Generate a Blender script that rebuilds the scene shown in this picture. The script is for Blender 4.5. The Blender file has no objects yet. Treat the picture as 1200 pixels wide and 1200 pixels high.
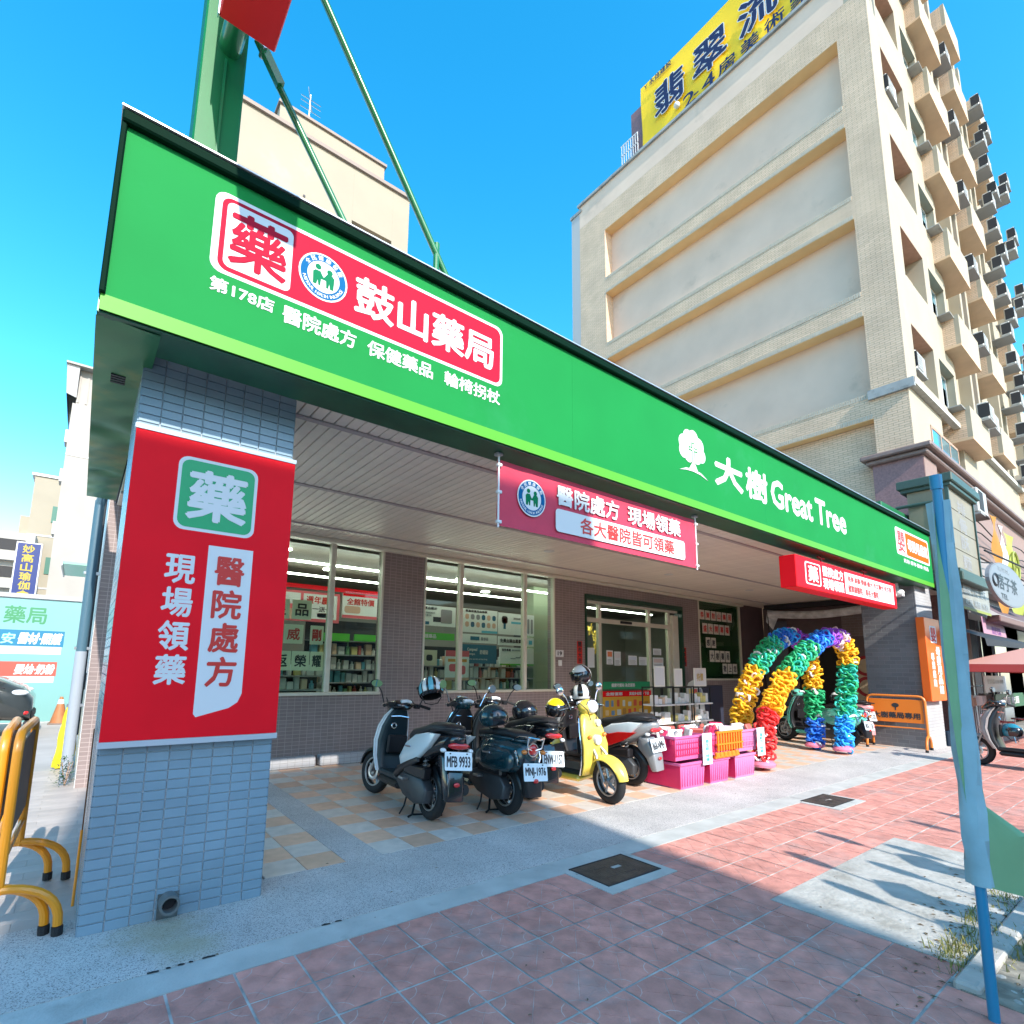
import bpy, math, random
from mathutils import Vector, Matrix
R = math.radians
random.seed(7)
S = bpy.context.scene
COL = S.collection

# ------------------------------------------------------------ camera, sky, sun, exposure
cam = bpy.data.cameras.new("camera")
cam.sensor_width = 36.0
cam.sensor_fit = 'HORIZONTAL'
cam.lens = 626.0 / 1200 * 36
cam.shift_x = (600 - 559.9) / 1200
cam.shift_y = (686.6 - 600) / 1200
cam.clip_start = 0.05
cam.clip_end = 2000
cam_o = bpy.data.objects.new("camera", cam)
COL.objects.link(cam_o)
yaw, pit, rol = R(36.39), R(8.57), R(1.04)
fw = Vector((math.sin(yaw) * math.cos(pit), math.cos(yaw) * math.cos(pit), math.sin(pit)))
r0 = Vector((math.cos(yaw), -math.sin(yaw), 0))
u0 = r0.cross(fw)
rt = math.cos(rol) * r0 + math.sin(rol) * u0
up = -math.sin(rol) * r0 + math.cos(rol) * u0
m3 = Matrix((rt, up, -fw)).transposed()
cam_o.matrix_world = Matrix.Translation((0, 0, 1.5)) @ m3.to_4x4()
S.camera = cam_o

SUN = Vector((0.12, 1.0, -0.70)).normalized()      # direction the light travels
wd = bpy.data.worlds.new("World")
S.world = wd
wd.use_nodes = True
nt = wd.node_tree
sky = nt.nodes.new("ShaderNodeTexSky")
sky.sky_type = 'NISHITA'
sky.sun_disc = False
sky.sun_elevation = math.asin(-SUN.z)
sky.sun_rotation = math.atan2(-SUN.x, -SUN.y)
sky.air_density = 1.0
sky.dust_density = 0.5
sky.ozone_density = 1.0
hs = nt.nodes.new("ShaderNodeHueSaturation")
hs.inputs['Hue'].default_value = 0.484
hs.inputs['Saturation'].default_value = 1.47
hs.inputs['Value'].default_value = .88
bg = nt.nodes['Background']
bg.inputs['Strength'].default_value = 0.15
nt.links.new(sky.outputs[0], hs.inputs['Color'])
nt.links.new(hs.outputs[0], bg.inputs['Color'])
sl = bpy.data.lights.new("sun", 'SUN')
sl.energy = 2.15
sl.angle = R(0.5)
sl.color = (1.0, 0.93, 0.84)
so = bpy.data.objects.new("sun", sl)
so.rotation_euler = SUN.to_track_quat('-Z', 'Y').to_euler()
COL.objects.link(so)
S.view_settings.view_transform = 'Standard'
S.view_settings.look = 'None'
S.view_settings.exposure = 1.86
S.view_settings.gamma = 1.0
S.view_settings.use_curve_mapping = False
S.render.engine = 'CYCLES'

# ------------------------------------------------------------ materials
MATS = {}
def mat(name, col, rough=.6, metal=0., var=0., nscale=8., bump=0., bscale=60., emit=0., coat=0., rnd=0., alpha=None, trans=0., spec=.5, dirt=None, world=False):
    """one procedural material: base colour broken by noise, fine relief, optional per-object variation and dirt"""
    if name in MATS: return MATS[name]
    m = bpy.data.materials.new(name); m.use_nodes = True
    t = m.node_tree; b = t.nodes['Principled BSDF']
    c = (*col, 1)
    b.inputs['Base Color'].default_value = c
    b.inputs['Roughness'].default_value = rough
    b.inputs['Metallic'].default_value = metal
    b.inputs['Specular IOR Level'].default_value = spec
    if coat: b.inputs['Coat Weight'].default_value = coat; b.inputs['Coat Roughness'].default_value = .06
    if trans: b.inputs['Transmission Weight'].default_value = trans
    if emit:
        b.inputs['Emission Color'].default_value = c; b.inputs['Emission Strength'].default_value = emit
    tc = t.nodes.new("ShaderNodeTexCoord"); OBJ = t.nodes.new('ShaderNodeNewGeometry').outputs['Position'] if world else tc.outputs['Object']
    src = None
    if var or rnd or dirt:
        cur = None
        if var:
            n = t.nodes.new("ShaderNodeTexNoise"); n.inputs['Scale'].default_value = nscale; n.inputs['Detail'].default_value = 6
            t.links.new(OBJ, n.inputs['Vector'])
            r = t.nodes.new("ShaderNodeMapRange"); r.inputs['From Min'].default_value = .3; r.inputs['From Max'].default_value = .7
            r.inputs['To Min'].default_value = 1 - var; r.inputs['To Max'].default_value = 1 + var
            t.links.new(n.outputs['Fac'], r.inputs['Value']); cur = r.outputs[0]
        if rnd:
            oi = t.nodes.new("ShaderNodeObjectInfo")
            r2 = t.nodes.new("ShaderNodeMapRange"); r2.inputs['To Min'].default_value = 1 - rnd; r2.inputs['To Max'].default_value = 1 + rnd
            t.links.new(oi.outputs['Random'], r2.inputs['Value'])
            if cur:
                mu = t.nodes.new("ShaderNodeMath"); mu.operation = 'MULTIPLY'
                t.links.new(cur, mu.inputs[0]); t.links.new(r2.outputs[0], mu.inputs[1]); cur = mu.outputs[0]
            else: cur = r2.outputs[0]
        base = None
        if cur:
            vm = t.nodes.new("ShaderNodeVectorMath"); vm.operation = 'SCALE'
            vm.inputs[0].default_value = col; t.links.new(cur, vm.inputs['Scale']); base = vm.outputs[0]
        if dirt:                                  # (colour, scale, threshold, amount)
            n = t.nodes.new("ShaderNodeTexNoise"); n.inputs['Scale'].default_value = dirt[1]; n.inputs['Detail'].default_value = 8; n.inputs['Roughness'].default_value = .65
            t.links.new(OBJ, n.inputs['Vector'])
            r = t.nodes.new("ShaderNodeMapRange"); r.inputs['From Min'].default_value = dirt[2]; r.inputs['From Max'].default_value = dirt[2] + .15
            r.inputs['To Max'].default_value = dirt[3]
            t.links.new(n.outputs['Fac'], r.inputs['Value'])
            mx = t.nodes.new("ShaderNodeMix"); mx.data_type = 'RGBA'
            t.links.new(r.outputs[0], mx.inputs['Factor'])
            if base: t.links.new(base, mx.inputs[6])
            else: mx.inputs[6].default_value = c
            mx.inputs[7].default_value = (*dirt[0], 1); base = mx.outputs[2]
        t.links.new(base, b.inputs['Base Color'])
    if bump:
        n = t.nodes.new("ShaderNodeTexNoise"); n.inputs['Scale'].default_value = bscale; n.inputs['Detail'].default_value = 5
        t.links.new(OBJ, n.inputs['Vector'])
        bp = t.nodes.new("ShaderNodeBump"); bp.inputs['Strength'].default_value = bump; bp.inputs['Distance'].default_value = .01
        t.links.new(n.outputs['Fac'], bp.inputs['Height']); t.links.new(bp.outputs[0], b.inputs['Normal'])
    if alpha is not None: b.inputs['Alpha'].default_value = alpha
    MATS[name] = m
    return m

def brick(name, c1, c2, mortar, w, h, plane='XZ', joint=.006, rough=.5, offset=0., bump=.4, var=.15, swap=False, big=.12):
    """tile / brick courses as fine relief, for surfaces whose pieces are too small to build"""
    m = bpy.data.materials.new(name); m.use_nodes = True
    t = m.node_tree; b = t.nodes['Principled BSDF']; b.inputs['Roughness'].default_value = rough
    g = t.nodes.new("ShaderNodeNewGeometry")
    sp = t.nodes.new("ShaderNodeSeparateXYZ"); cb = t.nodes.new("ShaderNodeCombineXYZ")
    t.links.new(g.outputs['Position'], sp.inputs[0])
    a, c = plane
    t.links.new(sp.outputs[a], cb.inputs['X']); t.links.new(sp.outputs[c], cb.inputs['Y'])
    bt = t.nodes.new("ShaderNodeTexBrick")
    t.links.new(cb.outputs[0], bt.inputs['Vector'])
    bt.inputs['Scale'].default_value = 1; bt.inputs['Mortar Size'].default_value = joint / 2
    bt.inputs['Mortar Smooth'].default_value = .2
    bt.inputs['Brick Width'].default_value = w; bt.inputs['Row Height'].default_value = h
    bt.offset = offset
    bt.inputs['Color1'].default_value = (*c1, 1); bt.inputs['Color2'].default_value = (*c2, 1); bt.inputs['Mortar'].default_value = (*mortar, 1)
    n = t.nodes.new("ShaderNodeTexNoise"); n.inputs['Scale'].default_value = 1.3; n.inputs['Detail'].default_value = 7
    t.links.new(g.outputs['Position'], n.inputs['Vector'])
    r = t.nodes.new("ShaderNodeMapRange"); r.inputs['From Min'].default_value = .3; r.inputs['From Max'].default_value = .7
    r.inputs['To Min'].default_value = 1 - big; r.inputs['To Max'].default_value = 1 + big
    t.links.new(n.outputs['Fac'], r.inputs['Value'])
    vm = t.nodes.new("ShaderNodeVectorMath"); vm.operation = 'SCALE'
    t.links.new(bt.outputs['Color'], vm.inputs[0]); t.links.new(r.outputs[0], vm.inputs['Scale'])
    t.links.new(vm.outputs[0], b.inputs['Base Color'])
    iv = t.nodes.new("ShaderNodeMath"); iv.operation = 'SUBTRACT'; iv.inputs[0].default_value = 1
    t.links.new(bt.outputs['Fac'], iv.inputs[1])
    bp = t.nodes.new("ShaderNodeBump"); bp.inputs['Strength'].default_value = bump; bp.inputs['Distance'].default_value = .005
    t.links.new(iv.outputs[0], bp.inputs['Height']); t.links.new(bp.outputs[0], b.inputs['Normal'])
    return m

# ------------------------------------------------------------ mesh builder
class MB:
    def __init__(s): s.v = []; s.f = []; s.mi = []; s.T = Matrix.Identity(4); s.cur = 0
    def add(s, vs, fs):
        o = len(s.v); T = s.T
        s.v += [tuple(T @ Vector(p)) for p in vs]
        s.f += [tuple(o + i for i in f) for f in fs]; s.mi += [s.cur] * len(fs)
        return s
    def box(s, x0, x1, y0, y1, z0, z1):
        return s.add([(x0, y0, z0), (x1, y0, z0), (x1, y1, z0), (x0, y1, z0), (x0, y0, z1), (x1, y0, z1), (x1, y1, z1), (x0, y1, z1)],
                     [(0, 3, 2, 1), (4, 5, 6, 7), (0, 1, 5, 4), (1, 2, 6, 5), (2, 3, 7, 6), (3, 0, 4, 7)])
    def cbox(s, x0, x1, y0, y1, z0, z1, c=.01):          # box with chamfered edges
        import itertools
        vs = []; idx = {}
        for cx_, cy_, cz_ in itertools.product((0, 1), repeat=3):
            X = (x0, x1)[cx_]; Y = (y0, y1)[cy_]; Z = (z0, z1)[cz_]
            sx, sy, sz = (c if cx_ == 0 else -c), (c if cy_ == 0 else -c), (c if cz_ == 0 else -c)
            for a, p in (('x', (X, Y + sy, Z + sz)), ('y', (X + sx, Y, Z + sz)), ('z', (X + sx, Y + sy, Z))):
                idx[(cx_, cy_, cz_, a)] = len(vs); vs.append(p)
        g = lambda a, b, d, k: idx[(a, b, d, k)]
        fs = [[g(0, 0, 0, 'x'), g(0, 0, 1, 'x'), g(0, 1, 1, 'x'), g(0, 1, 0, 'x')], [g(1, 0, 0, 'x'), g(1, 1, 0, 'x'), g(1, 1, 1, 'x'), g(1, 0, 1, 'x')],
              [g(0, 0, 0, 'y'), g(1, 0, 0, 'y'), g(1, 0, 1, 'y'), g(0, 0, 1, 'y')], [g(0, 1, 0, 'y'), g(0, 1, 1, 'y'), g(1, 1, 1, 'y'), g(1, 1, 0, 'y')],
              [g(0, 0, 0, 'z'), g(0, 1, 0, 'z'), g(1, 1, 0, 'z'), g(1, 0, 0, 'z')], [g(0, 0, 1, 'z'), g(1, 0, 1, 'z'), g(1, 1, 1, 'z'), g(0, 1, 1, 'z')]]
        for a in (0, 1):
            for b in (0, 1):
                fs.append([g(0, a, b, 'y'), g(1, a, b, 'y'), g(1, a, b, 'z'), g(0, a, b, 'z')])
                fs.append([g(a, 0, b, 'x'), g(a, 1, b, 'x'), g(a, 1, b, 'z'), g(a, 0, b, 'z')])
                fs.append([g(a, b, 0, 'x'), g(a, b, 1, 'x'), g(a, b, 1, 'y'), g(a, b, 0, 'y')])
                for d in (0, 1): fs.append([g(a, b, d, 'x'), g(a, b, d, 'y'), g(a, b, d, 'z')])
        return s.add(vs, fs)
    def prism(s, pts, a, b, axis='Y'):                    # outline pts, swept from a to b
        n = len(pts)
        f = {'Y': lambda p, d: (p[0], d, p[1]), 'X': lambda p, d: (d, p[0], p[1]), 'Z': lambda p, d: (p[0], p[1], d)}[axis]
        return s.add([f(p, a) for p in pts] + [f(p, b) for p in pts],
                     [tuple(range(n - 1, -1, -1)), tuple(range(n, 2 * n))] + [(i, (i + 1) % n, n + (i + 1) % n, n + i) for i in range(n)])
    def slab(s, pts, w, c=.02, axis='Y', mid=0.):         # outline puffed sideways, edges rounded
        cx_ = sum(p[0] for p in pts) / len(pts); cy_ = sum(p[1] for p in pts) / len(pts)
        def ins(k): 
            out = []
            for p in pts:
                d = math.hypot(p[0] - cx_, p[1] - cy_) or 1
                q = max(0, 1 - k / d); out.append((cx_ + (p[0] - cx_) * q, cy_ + (p[1] - cy_) * q))
            return out
        lay = [(-w, c), (-w + c * .3, c * .3), (-w + c, 0), (w - c, 0), (w - c * .3, c * .3), (w, c)]
        n = len(pts); vs = []; fs = []
        f = {'Y': lambda p, d: (p[0], d, p[1]), 'X': lambda p, d: (d, p[0], p[1]), 'Z': lambda p, d: (p[0], p[1], d)}[axis]
        for d, k in lay: vs += [f(p, d + mid) for p in ins(k)]
        for j in range(len(lay) - 1): fs += [(j * n + i, j * n + (i + 1) % n, (j + 1) * n + (i + 1) % n, (j + 1) * n + i) for i in range(n)]
        fs += [tuple(range(n - 1, -1, -1)), tuple(range((len(lay) - 1) * n, len(lay) * n))]
        return s.add(vs, fs)
    def tube(s, path, r, n=8, closed=False, r2=None):
        P = [Vector(p) for p in path]; m = len(P); vs = []; fs = []
        N = None
        for i, p in enumerate(P):
            if closed: d = P[(i + 1) % m] - P[i - 1]
            else: d = P[min(i + 1, m - 1)] - P[max(i - 1, 0)]
            d = d.normalized() if d.length > 1e-9 else Vector((0, 0, 1))
            if N is None:
                N = d.orthogonal().normalized()
            else:
                N = (N - d * N.dot(d)); N = N.normalized() if N.length > 1e-6 else d.orthogonal().normalized()
            B = d.cross(N); rr = r if r2 is None else r + (r2 - r) * i / (m - 1)
            for k in range(n):
                a = 2 * math.pi * k / n; vs.append(tuple(p + (N * math.cos(a) + B * math.sin(a)) * rr))
        for i in range(m if closed else m - 1):
            j = (i + 1) % m
            fs += [(i * n + k, i * n + (k + 1) % n, j * n + (k + 1) % n, j * n + k) for k in range(n)]
        if not closed: fs += [tuple(range(n - 1, -1, -1)), tuple(range((m - 1) * n, m * n))]
        return s.add(vs, fs)
    def cyl(s, a, b, r, n=16): return s.tube([a, b], r, n)
    def loft(s, rings, cap=True):                          # rings: lists of points, same count
        n = len(rings[0]); vs = [p for r in rings for p in r]; fs = []
        for j in range(len(rings) - 1): fs += [(j * n + i, j * n + (i + 1) % n, (j + 1) * n + (i + 1) % n, (j + 1) * n + i) for i in range(n)]
        if cap: fs += [tuple(range(n - 1, -1, -1)), tuple(range((len(rings) - 1) * n, len(rings) * n))]
        return s.add(vs, fs)
    def body(s, secs, n=16, e=2.6):                        # secs: (x, zc, hw, hh) superellipse loft along x
        rings = []
        for x, zc, hw, hh in secs:
            rg = []
            for k in range(n):
                a = 2 * math.pi * k / n; c, q = math.cos(a), math.sin(a)
                rg.append((x, hw * math.copysign(abs(c) ** (2 / e), c), zc + hh * math.copysign(abs(q) ** (2 / e), q)))
            rings.append(rg)
        return s.loft(rings)
    def tower(s, secs, n=16, e=2.6):                       # secs: (z, xc, hx, hy) superellipse loft along z
        rings = []
        for z, xc, hx, hy in secs:
            rg = []
            for k in range(n):
                a = 2 * math.pi * k / n; c, q = math.cos(a), math.sin(a)
                rg.append((xc + hx * math.copysign(abs(c) ** (2 / e), c), hy * math.copysign(abs(q) ** (2 / e), q), z))
            rings.append(rg)
        return s.loft(rings)
    def ball(s, c, r, n=14, m=9, t0=0., t1=math.pi, p0=0., p1=2 * math.pi):
        full = abs(p1 - p0 - 2 * math.pi) < 1e-6; vs = []; fs = []; nn = n if full else n + 1
        rx, ry, rz = (r, r, r) if not hasattr(r, '__len__') else r
        for j in range(m + 1):
            t = t0 + (t1 - t0) * j / m
            for i in range(nn):
                p = p0 + (p1 - p0) * i / n
                vs.append((c[0] + rx * math.sin(t) * math.cos(p), c[1] + ry * math.sin(t) * math.sin(p), c[2] + rz * math.cos(t)))
        for j in range(m):
            for i in range(n):
                k = (i + 1) % nn
                fs.append((j * nn + i, (j + 1) * nn + i, (j + 1) * nn + k, j * nn + k))
        return s.add(vs, fs)
    def torus(s, c, R_, r, axis='Y', n=28, m=10, squash=1.):
        pts = []
        for i in range(n):
            a = 2 * math.pi * i / n
            for k in range(m):
                b = 2 * math.pi * k / m; q = R_ + r * math.cos(b); h = r * squash * math.sin(b)
                if axis == 'Y': pts.append((c[0] + q * math.cos(a), c[1] + h, c[2] + q * math.sin(a)))
                elif axis == 'X': pts.append((c[0] + h, c[1] + q * math.cos(a), c[2] + q * math.sin(a)))
                else: pts.append((c[0] + q * math.cos(a), c[1] + q * math.sin(a), c[2] + h))
        fs = [(i * m + k, i * m + (k + 1) % m, ((i + 1) % n) * m + (k + 1) % m, ((i + 1) % n) * m + k) for i in range(n) for k in range(m)]
        return s.add(pts, fs)
    def mesh(s, name, mats, smooth=False, angle=35):
        me = bpy.data.meshes.new(name); me.from_pydata(s.v, [], s.f); me.update()
        for m in (mats if isinstance(mats, (list, tuple)) else [mats]): me.materials.append(m)
        if any(s.mi): me.polygons.foreach_set('material_index', s.mi)
        import bmesh
        bm = bmesh.new(); bm.from_mesh(me); bmesh.ops.recalc_face_normals(bm, faces=bm.faces); bm.to_mesh(me); bm.free()
        if smooth:
            me.polygons.foreach_set('use_smooth', [True] * len(me.polygons))
            try: me.set_sharp_from_angle(angle=R(angle))
            except Exception: pass
        return me
    def build(s, name, mats, parent=None, smooth=False, angle=35, **kw):
        return link(name, s.mesh(name, mats, smooth, angle), parent, **kw)

def link(name, me, parent=None, loc=None, rot=None, **kw):
    o = bpy.data.objects.new(name, me); COL.objects.link(o)
    if parent is not None:
        o.parent = parent
        if parent.get('abs') : o.matrix_parent_inverse = Matrix.Translation(-parent_world(parent))
    if loc is not None: o.location = loc
    if rot is not None: o.rotation_euler = rot
    for k, v in kw.items(): o[k] = v
    return o
def parent_world(o):
    v = Vector(o.location); p = o.parent
    return v if p is None else v          # only used on top-level empties
def thing(name, label, cat, loc=(0, 0, 0), rot=(0, 0, 0), group=None, absolute=False):
    """Empty at the thing's base. absolute: its parts' meshes are given in world coordinates."""
    o = bpy.data.objects.new(name, None); COL.objects.link(o); o.empty_display_size = .1
    o.location = loc; o.rotation_euler = rot; o['label'] = label; o['category'] = cat
    if group: o['group'] = group
    if absolute: o['abs'] = 1
    return o
def tag(o, label, cat, group=None):
    o['label'] = label; o['category'] = cat
    if group: o['group'] = group
    return o
def dup(o, loc=None, rot=None, label=None, group=None, parent=None):
    c = o.copy(); COL.objects.link(c)
    if parent is not None: c.parent = parent
    if loc is not None: c.location = loc
    if rot is not None: c.rotation_euler = rot
    if label: c['label'] = label
    if group: c['group'] = group
    for ch in o.children: dup(ch, parent=c)
    return c

# ------------------------------------------------------------ flat boards, print and lettering
GL = {}
def glyphs(s):
    if s in GL: return GL[s]
    c = bpy.data.curves.new("txt", "FONT"); c.body = s; c.size = 1; c.resolution_u = 2
    o = bpy.data.objects.new("txt", c); COL.objects.link(o)
    me = bpy.data.meshes.new_from_object(o.evaluated_get(bpy.context.evaluated_depsgraph_get()))
    v = [tuple(p.co[:2]) for p in me.vertices]; f = [tuple(p.vertices) for p in me.polygons]
    bpy.data.objects.remove(o); bpy.data.curves.remove(c); bpy.data.meshes.remove(me)
    xs = [p[0] for p in v]; ys = [p[1] for p in v]
    GL[s] = (v, f, min(xs), max(xs), min(ys), max(ys))
    return GL[s]
class Board:
    """a plane in space: u along U, v along V, d outwards along N"""
    def __init__(s, O, U=(1, 0, 0), V=(0, 0, 1), N=None, parent=None):
        s.O = Vector(O); s.U = Vector(U).normalized(); s.V = Vector(V).normalized()
        s.N = Vector(N).normalized() if N else s.U.cross(s.V).normalized()
        s.p = parent
    def pt(s, u, v, d): return tuple(s.O + s.U * u + s.V * v + s.N * d)
    def plate(s, name, pts, d0, d1, m, **kw):
        n = len(pts); b = MB()
        b.add([s.pt(u, v, d0) for u, v in pts] + [s.pt(u, v, d1) for u, v in pts],
              [tuple(range(n)), tuple(range(2 * n - 1, n - 1, -1))] + [(i, (i + 1) % n, n + (i + 1) % n, n + i) for i in range(n)])
        return b.build(name, m, s.p, **kw)
    def rect(s, name, u0, u1, v0, v1, d0, d1, m, r=0., **kw):
        return s.plate(name, rrect(u0, u1, v0, v1, r), d0, d1, m, **kw)
    def text(s, st, u0, u1, v0, v1, d, m, bold=.0, slant=0., name='lettering', arc=None, **kw):
        v, f, a, b_, c, e = glyphs(st); mb = MB()
        sx = (u1 - u0) / max(b_ - a, 1e-6); sy = (v1 - v0) / max(e - c, 1e-6)
        w = bold * (v1 - v0)
        offs = [(0, 0)] if not bold else [(0, 0), (w, 0), (-w, 0), (0, w), (0, -w), (w * .7, w * .7), (-w * .7, -w * .7)]
        for k, (dx, dy) in enumerate(offs):
            dd = d + .0004 * k
            mb.add([s.pt(u0 + (x - a) * sx + dx + slant * (y - c) * sy, v0 + (y - c) * sy + dy, dd) for x, y in v], f)
        me = bpy.data.meshes.new(name); me.from_pydata(mb.v, [], mb.f); me.materials.append(m)
        return link(name, me, s.p, **kw)
    def column(s, st, u0, u1, vtop, vbot, d, m, bold=.0, gap=.12, **kw):     # vertical writing
        h = (vtop - vbot) / len(st)
        for i, ch in enumerate(st):
            if ch == ' ': continue
            t = vtop - i * h; s.text(ch, u0, u1, t - h * (1 - gap / 2), t - h * gap / 2, d, m, bold, **kw)
    def ring(s, st, cu, cv, rad, a0, a1, hgt, d, m, inward=False, bold=.05):
        mb = MB(); n = len(st)
        for i, ch in enumerate(st):
            if ch == ' ': continue
            v, f, a, b_, c, e = glyphs(ch); sc = hgt / max(e - c, b_ - a, .5)
            t = R(a0 + (a1 - a0) * (i + .5) / n)
            ca, sa = math.cos(t), math.sin(t)
            rr = (sa, -ca) if not inward else (-sa, ca)
            uu = (ca, sa) if not inward else (-ca, -sa)
            for k, (dx, dy) in enumerate(((0, 0), (bold * hgt, 0), (-bold * hgt, 0))):
                mb.add([s.pt(cu + rad * ca + ((x - (a + b_) / 2) * sc + dx) * rr[0] + ((y - (c + e) / 2) * sc + dy) * uu[0],
                             cv + rad * sa + ((x - (a + b_) / 2) * sc + dx) * rr[1] + ((y - (c + e) / 2) * sc + dy) * uu[1], d + .0003 * k) for x, y in v], f)
        me = bpy.data.meshes.new('lettering'); me.from_pydata(mb.v, [], mb.f); me.materials.append(m)
        return link('lettering', me, s.p)
def rrect(u0, u1, v0, v1, r=0., n=5):
    if r <= 0: return [(u0, v0), (u1, v0), (u1, v1), (u0, v1)]
    out = []
    for cx_, cy_, a in ((u1 - r, v0 + r, -90), (u1 - r, v1 - r, 0), (u0 + r, v1 - r, 90), (u0 + r, v0 + r, 180)):
        for k in range(n + 1):
            t = R(a + 90 * k / n); out.append((cx_ + r * math.cos(t), cy_ + r * math.sin(t)))
    return out
def circle(cu, cv, r, n=32, ry=None):
    return [(cu + r * math.cos(2 * math.pi * k / n), cv + (ry or r) * math.sin(2 * math.pi * k / n)) for k in range(n)]

W = mat('white_vinyl', (.66, .66, .66), .65, spec=.15)
GREEN = mat('sign_green', (.009, .21, .044), .7, var=.05, nscale=1.5, spec=.12, bump=.06, bscale=2.5, dirt=((.03, .24, .09), 1.1, .56, .35))
LIME = mat('sign_lime', (.085, .34, .022), .5, spec=.3)
DGREEN = mat('dark_green_metal', (.008, .06, .03), .4, var=.2)
RED = mat('sign_red', (.82, .006, .016), .6, var=.05, nscale=3, spec=.15)
PRED = mat('pink_red_vinyl', (.5, .03, .07), .4)
ORANGE = mat('sign_orange', (.75, .12, .006), .4)
INK = mat('black_ink', (.02, .02, .025), .5)
REDINK = mat('red_ink', (.6, .03, .02), .5)
BLACK = mat('black_plastic', (.012, .012, .014), .35)
DARK = mat('dark_matter', (.02, .02, .022), .7)
STEEL = mat('steel', (.55, .56, .58), .3, metal=1)
CHROME = mat('chrome', (.8, .8, .82), .08, metal=1)
CREAM = mat('cream_aluminium', (.62, .58, .47), .4, var=.04)
GREYM = mat('grey_metal', (.35, .36, .37), .45, metal=.3)

# ------------------------------------------------------------ ground
def structure(o): o['kind'] = 'structure'; return o
def speckle(name, c, c2, scale=160, rough=.85, bump=.5, stain=None):
    m = bpy.data.materials.new(name); m.use_nodes = True; t = m.node_tree; b = t.nodes['Principled BSDF']; b.inputs['Roughness'].default_value = rough
    g = t.nodes.new("ShaderNodeNewGeometry")
    v = t.nodes.new("ShaderNodeTexVoronoi"); v.inputs['Scale'].default_value = scale
    t.links.new(g.outputs['Position'], v.inputs['Vector'])
    cr = t.nodes.new("ShaderNodeValToRGB"); cr.color_ramp.elements[0].color = (*c2, 1); cr.color_ramp.elements[1].color = (*c, 1)
    cr.color_ramp.elements[0].position = .02; cr.color_ramp.elements[1].position = .35
    sep = t.nodes.new("ShaderNodeSeparateColor"); t.links.new(v.outputs['Color'], sep.inputs[0]); t.links.new(sep.outputs[0], cr.inputs[0])
    n = t.nodes.new("ShaderNodeTexNoise"); n.inputs['Scale'].default_value = 1.8; n.inputs['Detail'].default_value = 8; n.inputs['Roughness'].default_value = .6
    t.links.new(g.outputs['Position'], n.inputs['Vector'])
    r = t.nodes.new("ShaderNodeMapRange"); r.inputs['From Min'].default_value = .3; r.inputs['From Max'].default_value = .7; r.inputs['To Min'].default_value = .82; r.inputs['To Max'].default_value = 1.12
    t.links.new(n.outputs['Fac'], r.inputs['Value'])
    vm = t.nodes.new("ShaderNodeVectorMath"); vm.operation = 'SCALE'; t.links.new(cr.outputs[0], vm.inputs[0]); t.links.new(r.outputs[0], vm.inputs['Scale'])
    out = vm.outputs[0]
    if stain:                                # (x, y, radius, colour): a stain lying on the slab
        for sx, sy, sr, sc in stain:
            d = t.nodes.new("ShaderNodeVectorMath"); d.operation = 'DISTANCE'; d.inputs[1].default_value = (sx, sy, 0)
            t.links.new(g.outputs['Position'], d.inputs[0])
            n2 = t.nodes.new("ShaderNodeTexNoise"); n2.inputs['Scale'].default_value = 9; t.links.new(g.outputs['Position'], n2.inputs['Vector'])
            ad = t.nodes.new("ShaderNodeMath"); ad.operation = 'MULTIPLY_ADD'; ad.inputs[1].default_value = sr * .9; t.links.new(n2.outputs['Fac'], ad.inputs[0]); t.links.new(d.outputs['Value'], ad.inputs[2])
            mr = t.nodes.new("ShaderNodeMapRange"); mr.inputs['From Min'].default_value = sr * .7; mr.inputs['From Max'].default_value = sr * 1.6; mr.inputs['To Min'].default_value = .65; mr.inputs['To Max'].default_value = 0
            t.links.new(ad.outputs[0], mr.inputs['Value'])
            mx = t.nodes.new("ShaderNodeMix"); mx.data_type = 'RGBA'; t.links.new(mr.outputs[0], mx.inputs['Factor']); t.links.new(out, mx.inputs[6]); mx.inputs[7].default_value = (*sc, 1)
            out = mx.outputs[2]
    t.links.new(out, b.inputs['Base Color'])
    bp = t.nodes.new("ShaderNodeBump"); bp.inputs['Strength'].default_value = bump; bp.inputs['Distance'].default_value = .004
    t.links.new(v.outputs['Distance'], bp.inputs['Height']); t.links.new(bp.outputs[0], b.inputs['Normal'])
    return m
ASPH = mat('asphalt', (.05, .05, .052), .9, var=.25, nscale=3, bump=.5, bscale=90)
AGG = speckle('washed_aggregate', (.54, .51, .48), (.15, .14, .14), 230, stain=[(.52, 3.62, .26, (.33, .27, .15)), (.62, 3.35, .2, (.36, .32, .2))])
CURB = mat('trowelled_cement', (.44, .44, .41), .85, var=.14, nscale=4, bump=.4, bscale=70, dirt=((.16, .17, .15), 2.5, .58, .5))
PATCH = mat('poured_concrete', (.40, .385, .35), .9, var=.16, nscale=6, bump=.8, bscale=30, dirt=((.25, .235, .20), 3.5, .52, .7))
GROUT = mat('paver_grout', (.46, .44, .41), .9, var=.45, nscale=7, bump=.5)
g_ = MB(); g_.add([(-250, -250, -.14), (250, -250, -.14), (250, 250, -.14), (-250, 250, -.14)], [(0, 1, 2, 3)])
structure(g_.build('ground', mat('dry_soil', (.2, .18, .15), .95, var=.2, nscale=1)))
structure(MB().add([(-120, -11.5, -.135), (120, -11.5, -.135), (120, -1.55, -.135), (-120, -1.55, -.135)], [(0, 1, 2, 3)]).build('road', ASPH))
sw = structure(MB().box(-14, 60, -1.3, 2.97, -.13, .0065).build('sidewalk', GROUT))
structure(MB().box(-14, 60, -1.5, -1.303, -.13, .02).build('kerb', CURB))
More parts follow.
